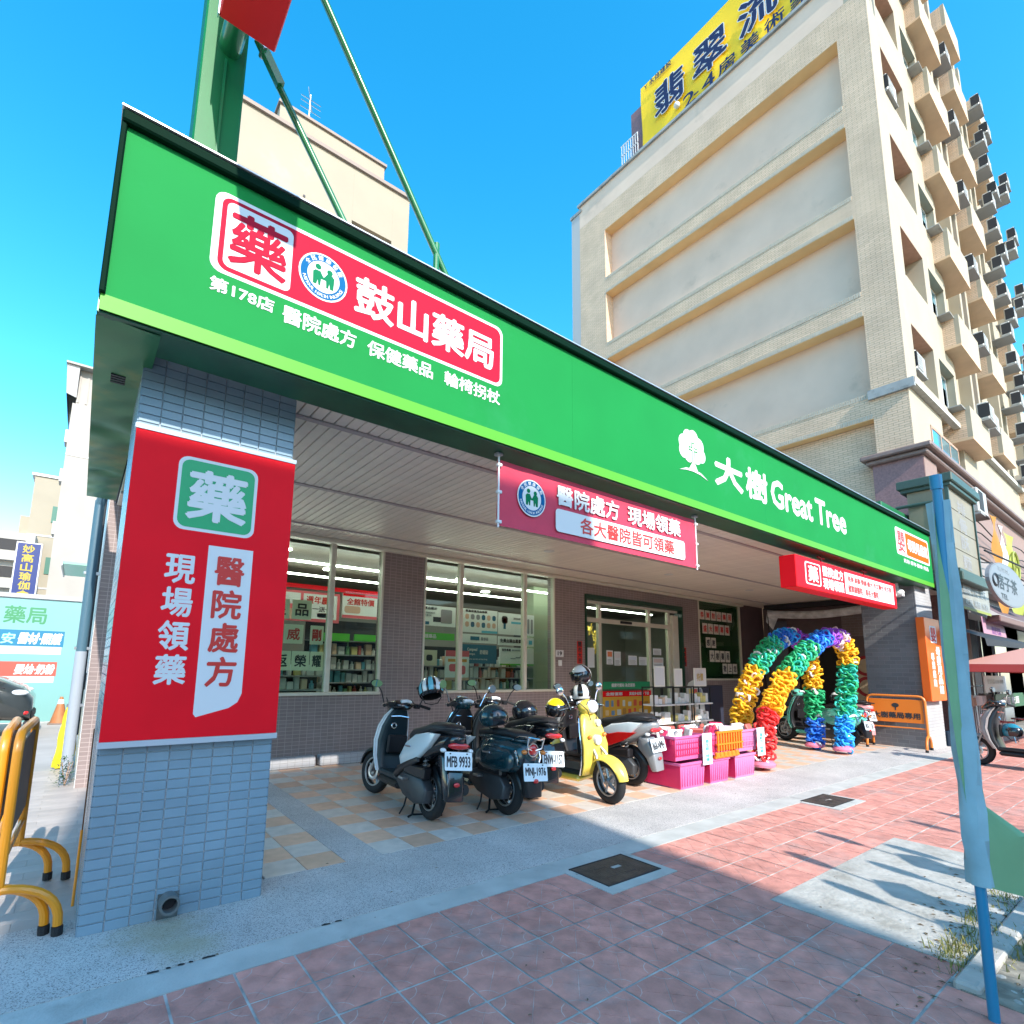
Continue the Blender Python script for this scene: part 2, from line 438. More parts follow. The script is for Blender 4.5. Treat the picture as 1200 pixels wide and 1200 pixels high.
structure(MB().box(-14, 60, -14, -11.6, -.13, 0).build('far_sidewalk', CURB))
structure(MB().add([(-250, 28, -.13), (250, 28, -.13), (250, 250, -.13), (-250, 250, -.13)], [(0, 1, 2, 3)]).build('back_ground', CURB))

# manhole covers (x0, x1, y0, y1)
MH = [(3.10, 3.70, 2.62, 3.0), (6.95, 7.58, 2.66, 3.0)]
def near_manhole(x, y, g=.30):
    return any(a - .07 - g < x < b + .07 and c - .07 - g < y < d + .07 for a, b, c, d in MH)
# pavers: each a block whose face is split by a diagonal cross, as stamped
PS = .292
pav = []
def paver_mesh():
    b = MB(); q = PS / 2 - .005; zt = .0105; e = .0020
    c = [(-q, -q), (q, -q), (q, q), (-q, q)]
    b.cur = 1; b.add([(-q, -q, .0088), (q, -q, .0088), (q, q, .0088), (-q, q, .0088)], [(0, 1, 2, 3)])
    for sx, sy in ((1, 1), (1, -1), (-1, 1), (-1, -1)):          # stamped quarter rings round each corner
        n = 3; P = []
        for k in range(n + 1):
            a = R(8 + 74 * k / n); P += [(sx * (q - .075 * math.cos(a)), sy * (q - .075 * math.sin(a)), .01075), (sx * (q - .079 * math.cos(a)), sy * (q - .079 * math.sin(a)), .01075)]
        b.add(P, [(2 * k, 2 * k + 1, 2 * k + 3, 2 * k + 2) for k in range(n)])
    b.cur = 0
    for i in range(4):                       # four wedges meeting at the centre, a groove between them
        a, d = Vector(c[i]), Vector(c[(i + 1) % 4]); o = (a + d) / 2; o = o / o.length
        tri = [Vector((0, 0)) + o * e * 1.6, a + o * e + (d - a).normalized() * e, d + o * e - (d - a).normalized() * e]
        tri[1] -= o * e * 2; tri[2] -= o * e * 2
        b.add([(*p, .0086) for p in tri] + [(*p, zt) for p in tri], [(3, 4, 5), (0, 1, 4, 3), (1, 2, 5, 4), (2, 0, 3, 5)])
    return b
def paver_mat():
    m = mat('stamped_paver', (.56, .24, .19), .8, var=.22, nscale=9, bump=.5, bscale=55, rnd=.13, dirt=((.33, .26, .24), 1.7, .52, .55), world=True)
    return m
PM = paver_mat()
DUST = mat('cement_dust', (.54, .38, .33), .9, var=.4, nscale=9, world=True)
pme = paver_mesh().mesh('paver', [PM, DUST])
def in_view(x, y):
    p = Vector((x, y, 0)) - Vector((0, 0, 1.5)); z = p.dot(fw)
    if z < .3: return False
    px = 559.9 + 626 * p.dot(rt) / z; py = 686.6 - 626 * p.dot(up) / z
    return -40 < px < 1240 and py < 1260
cells = []; CUTP = []
for i in range(-14, 62):
    for j in range(-4, 9):
        x = 2.22 + .1468 + PS * i - 1 * 0; y = 2.752 + .07 - PS * j
        if y > 2.95: continue
        cx_, cy_ = x, y
        if cy_ + PS / 2 > 2.972: continue
        hit = [m_ for m_ in MH if m_[0] - .07 < cx_ + PS / 2 and cx_ - PS / 2 < m_[1] + .07 and m_[2] - .09 < cy_ + PS / 2]
        if hit:
            a, b, c, d = hit[0]; x0, x1, y0, y1 = cx_ - PS / 2 + .005, cx_ + PS / 2 - .005, cy_ - PS / 2 + .005, cy_ + PS / 2 - .005
            for q in ((x0, min(x1, a - .075), y0, y1), (max(x0, b + .075), x1, y0, y1), (max(x0, a - .07), min(x1, b + .07), y0, min(y1, c - .095))):
                if q[1] - q[0] > .02 and q[3] - q[2] > .02: CUTP.append(q)
            continue
        if cy_ < .70 and cx_ > 3.3: continue
        X0, X1, Y0, Y1 = cx_ - PS / 2 + .004, cx_ + PS / 2 - .004, cy_ - PS / 2 + .004, cy_ + PS / 2 - .004
        cut = None
        if X1 > 3.835 and Y0 < 1.89 and X0 < 6.205: cut = (3.835, 6.205, .9, 1.892)
        elif X1 > 3.55 and Y0 < .905: cut = (3.55, 99, 0, .908)
        if cut:
            for q in ((X0, min(X1, cut[0]), Y0, Y1), (max(X0, cut[0]), min(X1, cut[1]), max(Y0, cut[3]), Y1), (max(X0, cut[1]), X1, max(Y0, .91), Y1)):
                if q[1] - q[0] > .015 and q[3] - q[2] > .015: CUTP.append(q)
            continue
        cells.append((math.hypot(x, y), x, y))
vis = sorted(c for c in cells if in_view(c[1], c[2]))
for k, (d, x, y) in enumerate(vis[:298]):
    o = link('paver', pme, sw, loc=(x, y, .0005 * random.random()), rot=(R(random.uniform(-.35, .35)), R(random.uniform(-.35, .35)), math.pi / 2 * random.randint(0, 3)))
rest = MB(); src = paver_mesh()
for d, x, y in vis[298:] + [c for c in cells if not in_view(c[1], c[2]) and c[1] > -3]:
    rest.T = Matrix.Translation((x, y, 0)); rest.add(src.v, src.f); rest.mi[-len(src.f):] = src.mi
rest.build('paver_field', [PM, DUST], sw, kind='stuff')
for a, b, c, d in CUTP: MB().box(a, b, c, d, -.002, .0098).build('cut_paver', PM, sw)
# cement strip, washed aggregate, alley
cs = MB()
cs.box(-3, 40, 2.973, 3.19, -.12, .010)
structure(cs.build('cement_strip', CURB))
structure(MB().box(-3, 17, 3.192, 4.06, -.12, .012).build('aggregate_strip', AGG))
structure(MB().box(1.80, 2.10, 4.062, 7.9, -.12, .0125).build('aggregate_path', AGG))
cr = MB(); random.seed(5)          # chipped edge where aggregate meets cement
for x, w in ((.42, .05), (.50, .02), (.55, .03), (.60, .018), (.66, .06), (1.28, .05), (1.36, .04)):
    cr.add([(x, 3.183, .0135), (x + w, 3.178, .0135), (x + w, 3.193, .0135), (x + w * .4, 3.2, .0135), (x, 3.196, .0135)], [(0, 1, 2, 3, 4)])
cr.build('chipped_edge', DARK, None, kind='structure')
structure(MB().box(3.84, 6.2, .92, 1.885, -.12, .0125).build('concrete_patch', PATCH))
SOIL = mat('stony_soil', (.22, .2, .16), .95, var=.35, nscale=14, bump=1., bscale=25)
structure(MB().box(3.55, 16, -.2, .87, -.1, .015).build('planting_strip', SOIL))
kk = MB(); 
for i in range(12): kk.cbox(3.56 + i * .9, 4.44 + i * .9, .80, .90, -.05, .045, .012)
structure(kk.build('planting_kerb', PATCH))
random.seed(11)
for a, b, c, d in MH:                  # manhole: cement collar, iron frame and lid with lifting slots
    t = thing('manhole_cover', 'dark iron manhole cover in a cement collar at the shade edge' if a < 4 else 'small sunlit manhole cover in the red pavers beyond the crates', 'manhole cover', ((a + b) / 2, (c + d) / 2, 0), absolute=True)
    MB().box(a - .07, b + .07, c - .09, d - .02, -.03, .0135).build('collar', CURB, t)
    IRON = mat('cast_iron', (.075, .06, .05), .6, metal=.4, var=.35, nscale=12, bump=.5, bscale=80)
    f = MB(); f.box(a, b, c, c + .012, 0, .018); f.box(a, b, d - .012, d, 0, .018); f.box(a, a + .012, c + .012, d - .012, 0, .018); f.box(b - .012, b, c + .012, d - .012, 0, .018)
    f.build('frame', DARK, t)
    lid = MB().box(a + .015, b - .015, c + .015, d - .015, 0, .0165).build('lid', IRON, t)
    sl_ = MB(); w = b - a; h = d - c
    for u, v in ((.3, .3), (.62, .28), (.36, .7), (.7, .68)): sl_.box(a + w * u - .055, a + w * u + .055, c + h * v - .009, c + h * v + .009, .0166, .0175)
    sl_.build('slot', INK, lid)
    pl = MB()
    for k in range(9): pl.box(a + w * .4 + random.uniform(0, .12), a + w * .4 + .13 + random.uniform(0, .03), c + h * .5 + random.uniform(-.05, .05), c + h * .5 + .006, .0176, .0181) if k < 2 else None
    pl.build('worn_mark', PATCH, lid)

# checkered plaza tiles under the canopy
TG = mat('grey_floor_tile', (.58, .52, .46), .45, var=.1, nscale=10, rnd=.08, bump=.15, bscale=30, dirt=((.30, .28, .26), 2.2, .56, .4), world=True)
TO = mat('tan_floor_tile', (.66, .41, .28), .45, var=.10, nscale=10, rnd=.12, bump=.15, bscale=30, dirt=((.38, .23, .15), 2.2, .56, .4), world=True)
pf = structure(MB().box(.45, 16.9, 4.062, 8.0, -.12, .004).build('plaza_floor', mat('floor_grout', (.24, .22, .2), .9)))
ts = .30
tme = [MB().cbox(-ts / 2 + .0025, ts / 2 - .0025, -ts / 2 + .0025, ts / 2 - .0025, 0, .0125, .0015).mesh('floor_tile', m) for m in (TG, TO)]
tc = []
for j in range(13):
    for i in range(-6, 50):
        x = 2.10 + ts * (i + .5); y = 4.064 + ts * (j + .5)
        if i < 0: x = 1.80 + ts * (i + .5)
        if x > 16.8 or x < .55: continue
        if x < 1.3 and y < 4.75 and x < 1.12: continue
        tc.append((math.hypot(x, y), x, y, (i + j) % 2))
tv = sorted(c for c in tc if in_view(c[1], c[2]))
for d, x, y, k in tv[:298]: link('floor_tile', tme[k], pf, loc=(x, y, 0))
rest = [MB(), MB()]
for d, x, y, k in tv[298:] + [c for c in tc if not in_view(c[1], c[2])]: rest[k].box(x - ts / 2 + .0025, x + ts / 2 - .0025, y - ts / 2 + .0025, y + ts / 2 - .0025, .002, .0125)
rest[0].build('grey_tile_field', TG, pf, kind='stuff'); rest[1].build('tan_tile_field', TO, pf, kind='stuff')
# alley beside the shop: wood-look planks near, cement beyond
PL = mat('plank_tile', (.42, .365, .33), .5, var=.12, nscale=3, rnd=.1, bump=.1)
al = structure(MB().box(-6, .448, 4.062, 28, -.12, .002).build('alley_floor', mat('pale_cement', (.38, .36, .34), .8, var=.1, nscale=2, bump=.2)))
plm = MB().cbox(-.2985, .2985, -.0737, .0737, 0, .004, .0008).mesh('plank', PL)
for j in range(36):
    for i in range(3):
        x = (-.151 if j % 2 else .149) - .6 * i
        link('plank', plm, al, loc=(x, 4.14 + .15 * j, .001))
hp = MB().cbox(-.147, .147, -.0737, .0737, 0, .004, .0008).mesh('half_plank', PL)
for j in range(1, 36, 2): link('half_plank', hp, al, loc=(.298, 4.14 + .15 * j, .001))

# weeds along the planting strip
gr = MB(); random.seed(3)
for cx_, cy_, n, s_ in ((3.9, .93, 130, .13), (4.25, .98, 60, .1), (4.35, .80, 200, .2), (4.0, 1.0, 120, .1), (4.6, 1.02, 90, .1), (5.2, .95, 120, .16), (4.9, .7, 90, .14), (6.3, .9, 80, .14)):
    for k in range(n):
        x = cx_ + random.gauss(0, s_); y = cy_ + random.gauss(0, s_ * .35); h = random.uniform(.02, .075); a = random.uniform(0, 6.28); w = .0035
        l = random.uniform(0, .04); dx, dy = math.cos(a), math.sin(a)
        gr.add([(x - dy * w, y + dx * w, .005), (x + dy * w, y - dx * w, .005), (x + dx * l * .4 + dy * w * .7, y + dy * l * .4 - dx * w * .7, h * .6), (x + dx * l, y + dy * l, h)], [(0, 1, 2, 3)])
o = gr.build('grass', mat('dry_grass', (.22, .21, .06), .8, rnd=.1, var=.3, nscale=20)); o['kind'] = 'stuff'
st = MB(); random.seed(4)
for k in range(260):
    x = random.uniform(3.6, 7.5); y = random.uniform(.1, .8); r = random.uniform(.006, .03)
    st.T = Matrix.Translation((x, y, .01)) @ Matrix.Rotation(random.uniform(0, 6), 4, 'Z') @ Matrix.Diagonal((1, random.uniform(.5, 1), random.uniform(.3, .7), 1))
    st.ball((0, 0, 0), r, 6, 4)
o = st.build('gravel', PATCH); o['kind'] = 'stuff'
lf = MB(); random.seed(14)
for k in range(420):
    near = random.random() < .6
    x = random.gauss(4.7, .8) if near else random.uniform(.3, 9); y = random.gauss(.98, .16) if near else random.uniform(.9, 4.2); s_ = random.uniform(.006, .022 if near else .014); a = random.uniform(0, 6.28)
    if x > 9 or (not near and random.random() < .5): continue
    z = .0145; c_, d_ = math.cos(a) * s_, math.sin(a) * s_
    lf.add([(x - c_, y - d_, z), (x + d_ * .4, y - c_ * .4, z + s_ * .3), (x + c_, y + d_, z), (x - d_ * .4, y + c_ * .4, z + s_ * .2)], [(0, 1, 2, 3)])
o = lf.build('leaf_litter', mat('dead_leaf', (.16, .11, .06), .9, var=.5, nscale=30)); o['kind'] = 'stuff'

# ------------------------------------------------------------ pharmacy building
PB = thing('pharmacy_building', 'single storey pharmacy with grey mosaic walls and a deep canopy over scooters', 'building', (8, 8, 0), absolute=True)
MOS = brick('mosaic_wall_tile', (.25, .195, .185), (.22, .17, .16), (.38, .31, .29), .105, .052, 'XZ', .007, .35, bump=.35)
MOSX = brick('mosaic_side_tile', (.60, .59, .57), (.55, .54, .53), (.36, .35, .34), .105, .052, 'YZ', .007, .35, bump=.35)
YW = 8.05; ZC = 3.45
def wall(x0, x1, z0, z1, y0=YW, y1=YW + .22, m=MOS, name='wall'): return MB().box(x0, x1, y0, y1, z0, z1).build(name, m, PB)
wall(.12, 1.9, 0, 3.6); wall(1.902, 3.98, 0, 1.02); wall(3.982, 4.76, 0, 3.6); wall(4.762, 7.96, 0, 1.02)
wall(7.962, 8.88, 0, 3.6); wall(8.882, 12.6, 3.14, 3.6); wall(12.602, 13.36, 0, 3.6); wall(13.362, 15.56, 0, 1.24)
DKW = mat('dark_plum_wall', (.10, .065, .07), .5, var=.12, nscale=3)
wall(15.562, 16.95, 0, 3.6, m=DKW)
MB().box(.12, .34, 8.272, 17.2, 0, 4.4).build('wall', MOSX, PB); MB().box(.112, .119, 8.045, 17.2, 0, 4.4).build('cladding', MOSX, PB)               # alley side wall
MB().box(.12, 16.95, 8.272, 8.4, 3.602, 4.4).build('wall', MOS, PB)
MB().box(0, 16.9, 3.9, 17, 4.402, 4.5).build('roof', mat('roof_cement', (.3, .3, .29), .9), PB)
# tiled step along the wall foot
STP = brick('step_tile', (.42, .42, .43), (.40, .40, .42), (.28, .28, .28), .105, .052, 'XZ', .006, .25)
for a, b in ((.3, 2.93), (3.0, 4.75), (4.8, 7.9)):
    MB().cbox(a, b, YW - .19, YW - .003, .012, .17, .02).build('step', STP, PB)

# ceiling: narrow metal planks running back from the street, three trim rails across
CPM = mat('ceiling_plank', (.78, .71, .62), .35, var=.04, rnd=.05, spec=.6)
MB().box(.18, 16.94, 3.62, YW, 3.475, 3.5).build('ceiling', DARK, PB)
cpm = MB().cbox(-.0455, .0455, 3.63, YW - .005, 3.45, 3.472, .004).mesh('ceiling_plank', CPM)
k = 0
while .24 + k * .1 < 16.9:
    link('ceiling_plank', cpm, PB).location = Vector((.24 + k * .1, 0, 0)) ; k += 1
for y in (4.08, 5.70, 7.35): MB().cbox(.2, 16.94, y - .03, y + .03, 3.432, 3.449, .006).build('ceiling_rail', mat('rail_metal', (.42, .36, .36), .4), PB)
MB().cbox(.34, 15.6, YW - .12, YW - .003, 3.38, 3.448, .015).build('cornice', CREAM, PB)
for x in (6.2, 9.6, 12.9):             # switched-off downlights in the ceiling
    d = MB(); d.cyl((x, 6.4, 3.449), (x, 6.4, 3.44), .09, 20); d.build('downlight', W, PB)

# windows
GLASS = mat('window_glass', (.85, .95, .88), .02, trans=1., spec=.5)
def glass_mat():
    m = bpy.data.materials.new('shop_glass'); m.use_nodes = True; t = m.node_tree; t.nodes.clear()
    o = t.nodes.new('ShaderNodeOutputMaterial'); tr = t.nodes.new('ShaderNodeBsdfTransparent'); tr.inputs[0].default_value = (.84, .93, .86, 1)
    gl = t.nodes.new('ShaderNodeBsdfGlossy'); gl.inputs['Roughness'].default_value = .01; fr = t.nodes.new('ShaderNodeFresnel'); fr.inputs[0].default_value = 1.5
    mx = t.nodes.new('ShaderNodeMixShader'); ge = t.nodes.new('ShaderNodeNewGeometry'); iv = t.nodes.new('ShaderNodeMath'); iv.operation = 'SUBTRACT'; iv.inputs[0].default_value = 1; t.links.new(ge.outputs['Backfacing'], iv.inputs[1]); ml = t.nodes.new('ShaderNodeMath'); ml.operation = 'MULTIPLY'; t.links.new(iv.outputs[0], ml.inputs[0]); t.links.new(fr.outputs[0], ml.inputs[1]); t.links.new(ml.outputs[0], mx.inputs[0]); t.links.new(tr.outputs[0], mx.inputs[1]); t.links.new(gl.outputs[0], mx.inputs[2]); t.links.new(mx.outputs[0], o.inputs[0])
    return m
SG = glass_mat()
def window(x0, x1, z0, z1, mull, rails=(), sill=True):
    f = MB(); y0, y1 = YW - .02, YW + .09; w = .035
    f.cbox(x0, x1, y0, y1, z1 - w * 1.5, z1, .006); f.cbox(x0, x1, y0 - .03, y1, z0, z0 + w * 1.3, .006)
    for x in (x0, x1 - w): f.cbox(x, x + w, y0 + .003, y1, z0 + w * 1.3, z1 - w * 1.5, .006)
    for x in mull: f.cbox(x - .04, x + .04, y0 + .003, y1, z0 + w * 1.3, z1 - w * 1.5, .006)
    fr = f.build('window', CREAM, PB)
    xs = [x0 + w] + [q for m_ in mull for q in (m_ - .04, m_ + .04)] + [x1 - w]
    for i in range(0, len(xs), 2): MB().box(xs[i], xs[i + 1], YW + .03, YW + .036, z0 + w * 1.3, z1 - w * 1.5).build('pane', SG, fr)
    return fr
window(1.904, 3.978, 1.022, 3.44, (3.09,)); window(4.764, 7.958, 1.022, 3.44, (5.56, 7.13)); 
window(13.364, 15.558, 1.242, 3.44, ())
# entrance: recessed aluminium front with transom lights and sliding door
MB().box(8.884, 12.598, YW - .03, YW + .2, 3.04, 3.138).build('door_head', mat('head_green', (.01, .055, .03), .4), PB)
for x in (8.884, 12.56): MB().box(x, x + .038, YW - .03, YW + .2, .0, 3.038).build('door_jamb', mat('head_green', (0, 0, 0)), PB)
D = MB(); y0, y1 = YW + .1, YW + .18
D.cbox(8.93, 12.55, y0, y1, 2.97, 3.03, .006); D.cbox(8.93, 12.55, y0, y1, 2.54, 2.64, .006)
for x in (8.93, 9.46, 11.30, 12.12): D.cbox(x, x + .09, y0 + .002, y1 + .01, .02, 2.97, .006)
D.cbox(12.25, 12.5, y0 - .05, y1 + .02, .02, 2.9, .01)
dr = D.build('door', CREAM, PB)
for a, b in ((9.02, 9.46), (9.55, 11.3), (11.39, 12.12)):
    MB().box(a, b, y0 + .03, y0 + .036, .05, 2.54).build('pane', SG, dr); MB().box(a, b, y0 + .03, y0 + .036, 2.64, 2.97).build('pane', SG, dr)
MB().cbox(10.2, 10.6, y0 - .05, y0 - .002, 2.56, 2.62, .01).build('door_sensor', BLACK, dr)
# interior room
IW = mat('interior_wall', (.24, .24, .21), .7)
ir = MB(); ir.box(.4, 16.9, 13.2, 13.3, 0, 3.4); ir.box(16.8, 16.9, 8.3, 13.2, 0, 3.4); ir.box(.36, .4, 8.3, 13.2, 0, 3.4)
ir.build('inner_wall', IW, PB)
MB().box(.36, 16.9, 8.28, 13.3, -.02, .015).build('inner_floor', mat('inner_floor', (.2, .18, .16), .3), PB)
ic = MB()
for k in range(50): ic.box(.36, 16.9, 8.42 + k * .1, 8.512 + k * .1, 3.40, 3.42)
ic.box(.36, 16.9, 8.4, 13.3, 3.43, 3.45)
ic.build('inner_ceiling', mat('inner_ceiling', (.10, .085, .07), .5), PB)
LAMP = mat('lit_lamp', (1, .96, .88), emit=14.)
for x, y in ((2.6, 9.0), (3.9, 10.4), (6.6, 9.6), (8.2, 10.8), (5.4, 9.6), (10.4, 9.5), (12.6, 10.4), (14.8, 9.4), (6.0, 11.4)):
    MB().cyl((x, y, 3.399), (x, y, 3.385), .11, 20).build('ceiling_lamp', LAMP, PB)
for y in (8.95, 10.3): MB().box(2.5, 14.5, y, y + .04, 3.2, 3.23).build('strip_lamp', mat('strip_lamp', (1, .97, .9), emit=7.), PB)
MB().box(8.5, 9.0, 9.3, 9.6, 0.016, 3.398).build('inner_column', mat('column_green', (.33, .40, .28), .6), PB)
# house number, bell, couplets
b = Board((0, YW, 0), N=(0, -1, 0))
t = thing('house_number_plate', 'small white number plate on grey mosaic between window and entrance', 'number plate', (8.09, YW, 1.8), absolute=True); b.p = t
b.rect('plate', 7.98, 8.2, 1.73, 1.87, .003, .012, W); b.text('19', 8.03, 8.15, 1.76, 1.84, .013, INK, .06)
tag(MB().cbox(8.04, 8.14, YW - .03, YW - .003, 1.54, 1.66, .008).build('doorbell', mat('bell_plastic', (.75, .75, .72), .4)), 'white doorbell box just below the house number plate', 'doorbell')
for x, st, lab in ((8.70, '開市大吉', 'red paper couplet hanging left of the pharmacy entrance'), (12.64, '萬事亨通', 'red paper couplet hanging right of the pharmacy entrance')):
    t = thing('door_couplet', lab, 'couplet', (x, YW, 1.8), absolute=True, group='red couplets beside the entrance'); b.p = t
    b.rect('paper', x - .08, x + .08, 1.6, 2.08, .004, .007, mat('red_paper', (.62, .03, .02), .6)); b.column(st, x - .05, x + .05, 2.07, 1.61, .0085, INK, .04)

# ------------------------------------------------------------ canopy and long green fascia
CN = thing('fascia_sign', 'long bright green pharmacy fascia sign with lime lower stripe along the canopy', 'shop sign', (7, 3.3, 3.35), absolute=True)
FY = 3.30; FX0, FX1 = -.115, 14.62; Z0, Z1 = 3.345, 4.55
f = Board((0, FY, 0), N=(0, -1, 0), parent=CN)
MB().box(FX0 + .02, FX1 - .02, FY + .003, FY + .16, Z0 + .006, Z1 - .04).build('box', DGREEN, CN)
for a, b_ in ((FX0, 3.5), (3.5, 7.2), (7.2, 10.9), (10.9, FX1)): f.rect('panel', a + .03 if a == FX0 else a + .0006, b_ - .0006 if b_ != FX1 else b_ - .02, Z0 + .09, Z1 - .065, -.002, .004, GREEN)
f.rect('lime_stripe', FX0 + .01, FX1 - .01, Z0, Z0 + .0895, -.002, .006, LIME)
ed = MB(); ed.cbox(FX0, FX1, FY - .05, FY + .02, Z1 - .072, Z1, .01); ed.cbox(FX0, FX0 + .028, FY - .03, FY + .02, Z0 + .09, Z1 - .061, .006)
ed.build('edge_trim', mat('trim_shadow_green', (.0015, .016, .008), .7, spec=.05), CN)  # near-black colour paints in the shadow under the flashing overhang
MB().box(FX0 - .005, FX1 + .01, FY - .06, FY + .18, Z1 + .001, Z1 + .010).build('cap_flashing', mat('flashing', (.6, .62, .62), .35, metal=.6), CN)
# soffits under the fascia and along the alley edge (buckled sheet metal)
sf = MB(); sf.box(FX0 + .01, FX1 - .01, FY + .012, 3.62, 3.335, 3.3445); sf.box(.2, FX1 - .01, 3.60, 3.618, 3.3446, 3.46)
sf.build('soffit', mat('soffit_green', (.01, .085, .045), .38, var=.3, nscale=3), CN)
import itertools
bk = MB(); random.seed(9); nx, ny = 8, 90
def buck(u, v):
    y = 3.345 + (7.35 - 3.345) * v; x0 = -.115; x1 = .19 - .03 * v
    z = 3.331 + .004 * math.sin(y * 4.3 + 2 * u) * math.sin(3.1 * u) + .003 * math.sin(y * 19 + u * 5) + (.03 * max(0, 1 - abs(y - 5.1) / .18) + .02 * max(0, 1 - abs(y - 6.3) / .1)) * math.sin(3.1 * u)
    return (x0 + (x1 - x0) * u, y, z)
bk.add([buck(i / nx, j / ny) for j in range(ny + 1) for i in range(nx + 1)], [(j * (nx + 1) + i, j * (nx + 1) + i + 1, (j + 1) * (nx + 1) + i + 1, (j + 1) * (nx + 1) + i) for j in range(ny) for i in range(nx)])
bk.box(-.112, -.106, 3.32, 7.36, 3.345, 4.5)
bk.build('buckled_soffit', mat('soffit_sheet', (.03, .17, .07), .32, metal=.25, var=.25, nscale=1.5, dirt=((.30, .26, .06), 1.1, .52, .6)), CN, smooth=True)
lv = MB()
for k in range(4): lv.box(-.02 , .06, 4.0 + k * .035, 4.02 + k * .035, 3.322, 3.33)
lv.build('vent', INK, CN)
# fascia print: pharmacy badge
D0 = .0045
FRED = mat('badge_red', (.40, .012, .035), .7, spec=.08); BLUE = mat('emblem_blue', (.006, .11, .27), .7, spec=.08); EGR = mat('emblem_green', (.006, .17, .07), .7, spec=.08)
f.rect('badge', .385, 2.645, 3.83, 4.375, D0, D0 + .001, W, .07); f.rect('badge', .425, 2.62, 3.855, 4.35, D0 + .0015, D0 + .002, FRED, .06)
f.rect('badge', .455, .86, 3.885, 4.325, D0 + .0025, D0 + .003, W, .04)
f.text('藥', .485, .825, 3.925, 4.285, D0 + .0035, FRED, .022)
def emblem(bd, cu, cv, r, d):
    bd.plate('emblem', circle(cu, cv, r), d, d + .0008, W); bd.plate('emblem', circle(cu, cv, r * .93), d + .001, d + .0015, BLUE)
    bd.plate('emblem', circle(cu, cv, r * .66), d + .002, d + .0025, W)
    bd.ring('全民健康保險', cu, cv, r * .795, 158, 22, r * .2, d + .002, W)
    bd.ring('NATIONAL HEALTH INSURANCE', cu, cv, r * .795, 196, 344, r * .13, d + .002, W, inward=True)
    for s_ in (-1, 1):
        bd.plate('emblem', circle(cu + s_ * r * .24, cv + r * (.36 if s_ < 0 else .3), r * .12, 18), d + .003, d + .0035, EGR)
        x = lambda q: cu + s_ * q * r
        pts = [(x(.42), cv - .42 * r), (x(.44), cv + .1 * r), (x(.34), cv + .2 * r), (x(.14), cv + .2 * r), (x(.06), cv + .06 * r), (x(.0), cv - .02 * r), (x(.0), cv - .12 * r), (x(.1), cv - .12 * r), (x(.12), cv - .42 * r), (x(.2), cv - .42 * r), (x(.24), cv - .2 * r), (x(.28), cv - .42 * r)]
        bd.plate('emblem', pts if s_ > 0 else pts[::-1], d + .003, d + .0035 + .0002 * s_, EGR)
emblem(f, 1.075, 4.10, .17, D0 + .0025)
f.text('鼓山藥局', 1.31, 2.54, 3.955, 4.24, D0 + .003, W, .03)
f.text('第178店', .40, .77, 3.70, 3.79, D0 + .001, W, .035); f.text('醫院處方', .83, 1.33, 3.67, 3.79, D0 + .001, W, .03)
f.text('保健藥品', 1.42, 1.96, 3.67, 3.785, D0 + .001, W, .03); f.text('輪椅拐杖', 2.07, 2.62, 3.67, 3.785, D0 + .001, W, .03)
# tree emblem and big lettering
for k, (x, z, r) in enumerate(((5.33, 4.09, .1), (5.42, 4.17, .1), (5.53, 4.19, .1), (5.64, 4.12, .1), (5.68, 4.01, .09), (5.32, 3.99, .09), (5.5, 4.05, .15), (5.58, 3.98, .1), (5.42, 3.97, .1))):
    f.plate('tree_emblem', circle(x, z, r, 20), D0 + .0003 * k, D0 + .0006 + .0003 * k, W)
f.plate('tree_emblem', [(5.40, 3.80), (5.60, 3.80), (5.545, 3.88), (5.54, 4.02), (5.60, 4.02), (5.60, 4.07), (5.54, 4.07), (5.54, 4.13), (5.48, 4.13), (5.48, 4.07), (5.42, 4.07), (5.42, 4.02), (5.48, 4.02), (5.47, 3.88)], D0 + .004, D0 + .0045, GREEN)
f.plate('tree_emblem', [(5.415, 3.80), (5.585, 3.80), (5.53, 3.885), (5.525, 4.035), (5.585, 4.035), (5.585, 4.055), (5.525, 4.055), (5.525, 4.115), (5.495, 4.115), (5.495, 4.055), (5.435, 4.055), (5.435, 4.035), (5.495, 4.035), (5.485, 3.885)], D0 + .005, D0 + .0055, W)
f.plate('tree_emblem', [(5.22, 3.74), (5.35, 3.79), (5.5, 3.805), (5.65, 3.79), (5.8, 3.73), (5.65, 3.765), (5.5, 3.775), (5.35, 3.765)], D0, D0 + .0055, W)
f.text('大', 5.98, 6.62, 3.75, 4.13, D0, W, .05); f.text('樹', 6.72, 7.28, 3.74, 4.14, D0, W, .04)
f.text('Great', 7.40, 8.68, 3.75, 4.13, D0, W, .045); f.text('Tree', 8.82, 9.95, 3.76, 4.14, D0, W, .045)
# orange mother and baby badge
FOR = mat('badge_orange', (.55, .10, .004), .7, spec=.08)
f.rect('badge', 12.40, 14.45, 3.79, 4.33, D0, D0 + .001, W, .07); f.rect('badge', 12.97, 14.40, 3.83, 4.29, D0 + .0015, D0 + .002, FOR, .05)
f.text('嬰', 12.50, 12.90, 3.86, 4.26, D0 + .0015, REDINK, .02); f.text('母嬰用品館', 13.07, 14.33, 3.94, 4.18, D0 + .003, W, .045)
f.text('奶粉·尿布·副食·用品', 12.75, 14.3, 3.66, 3.74, D0 + .001, W, .05)

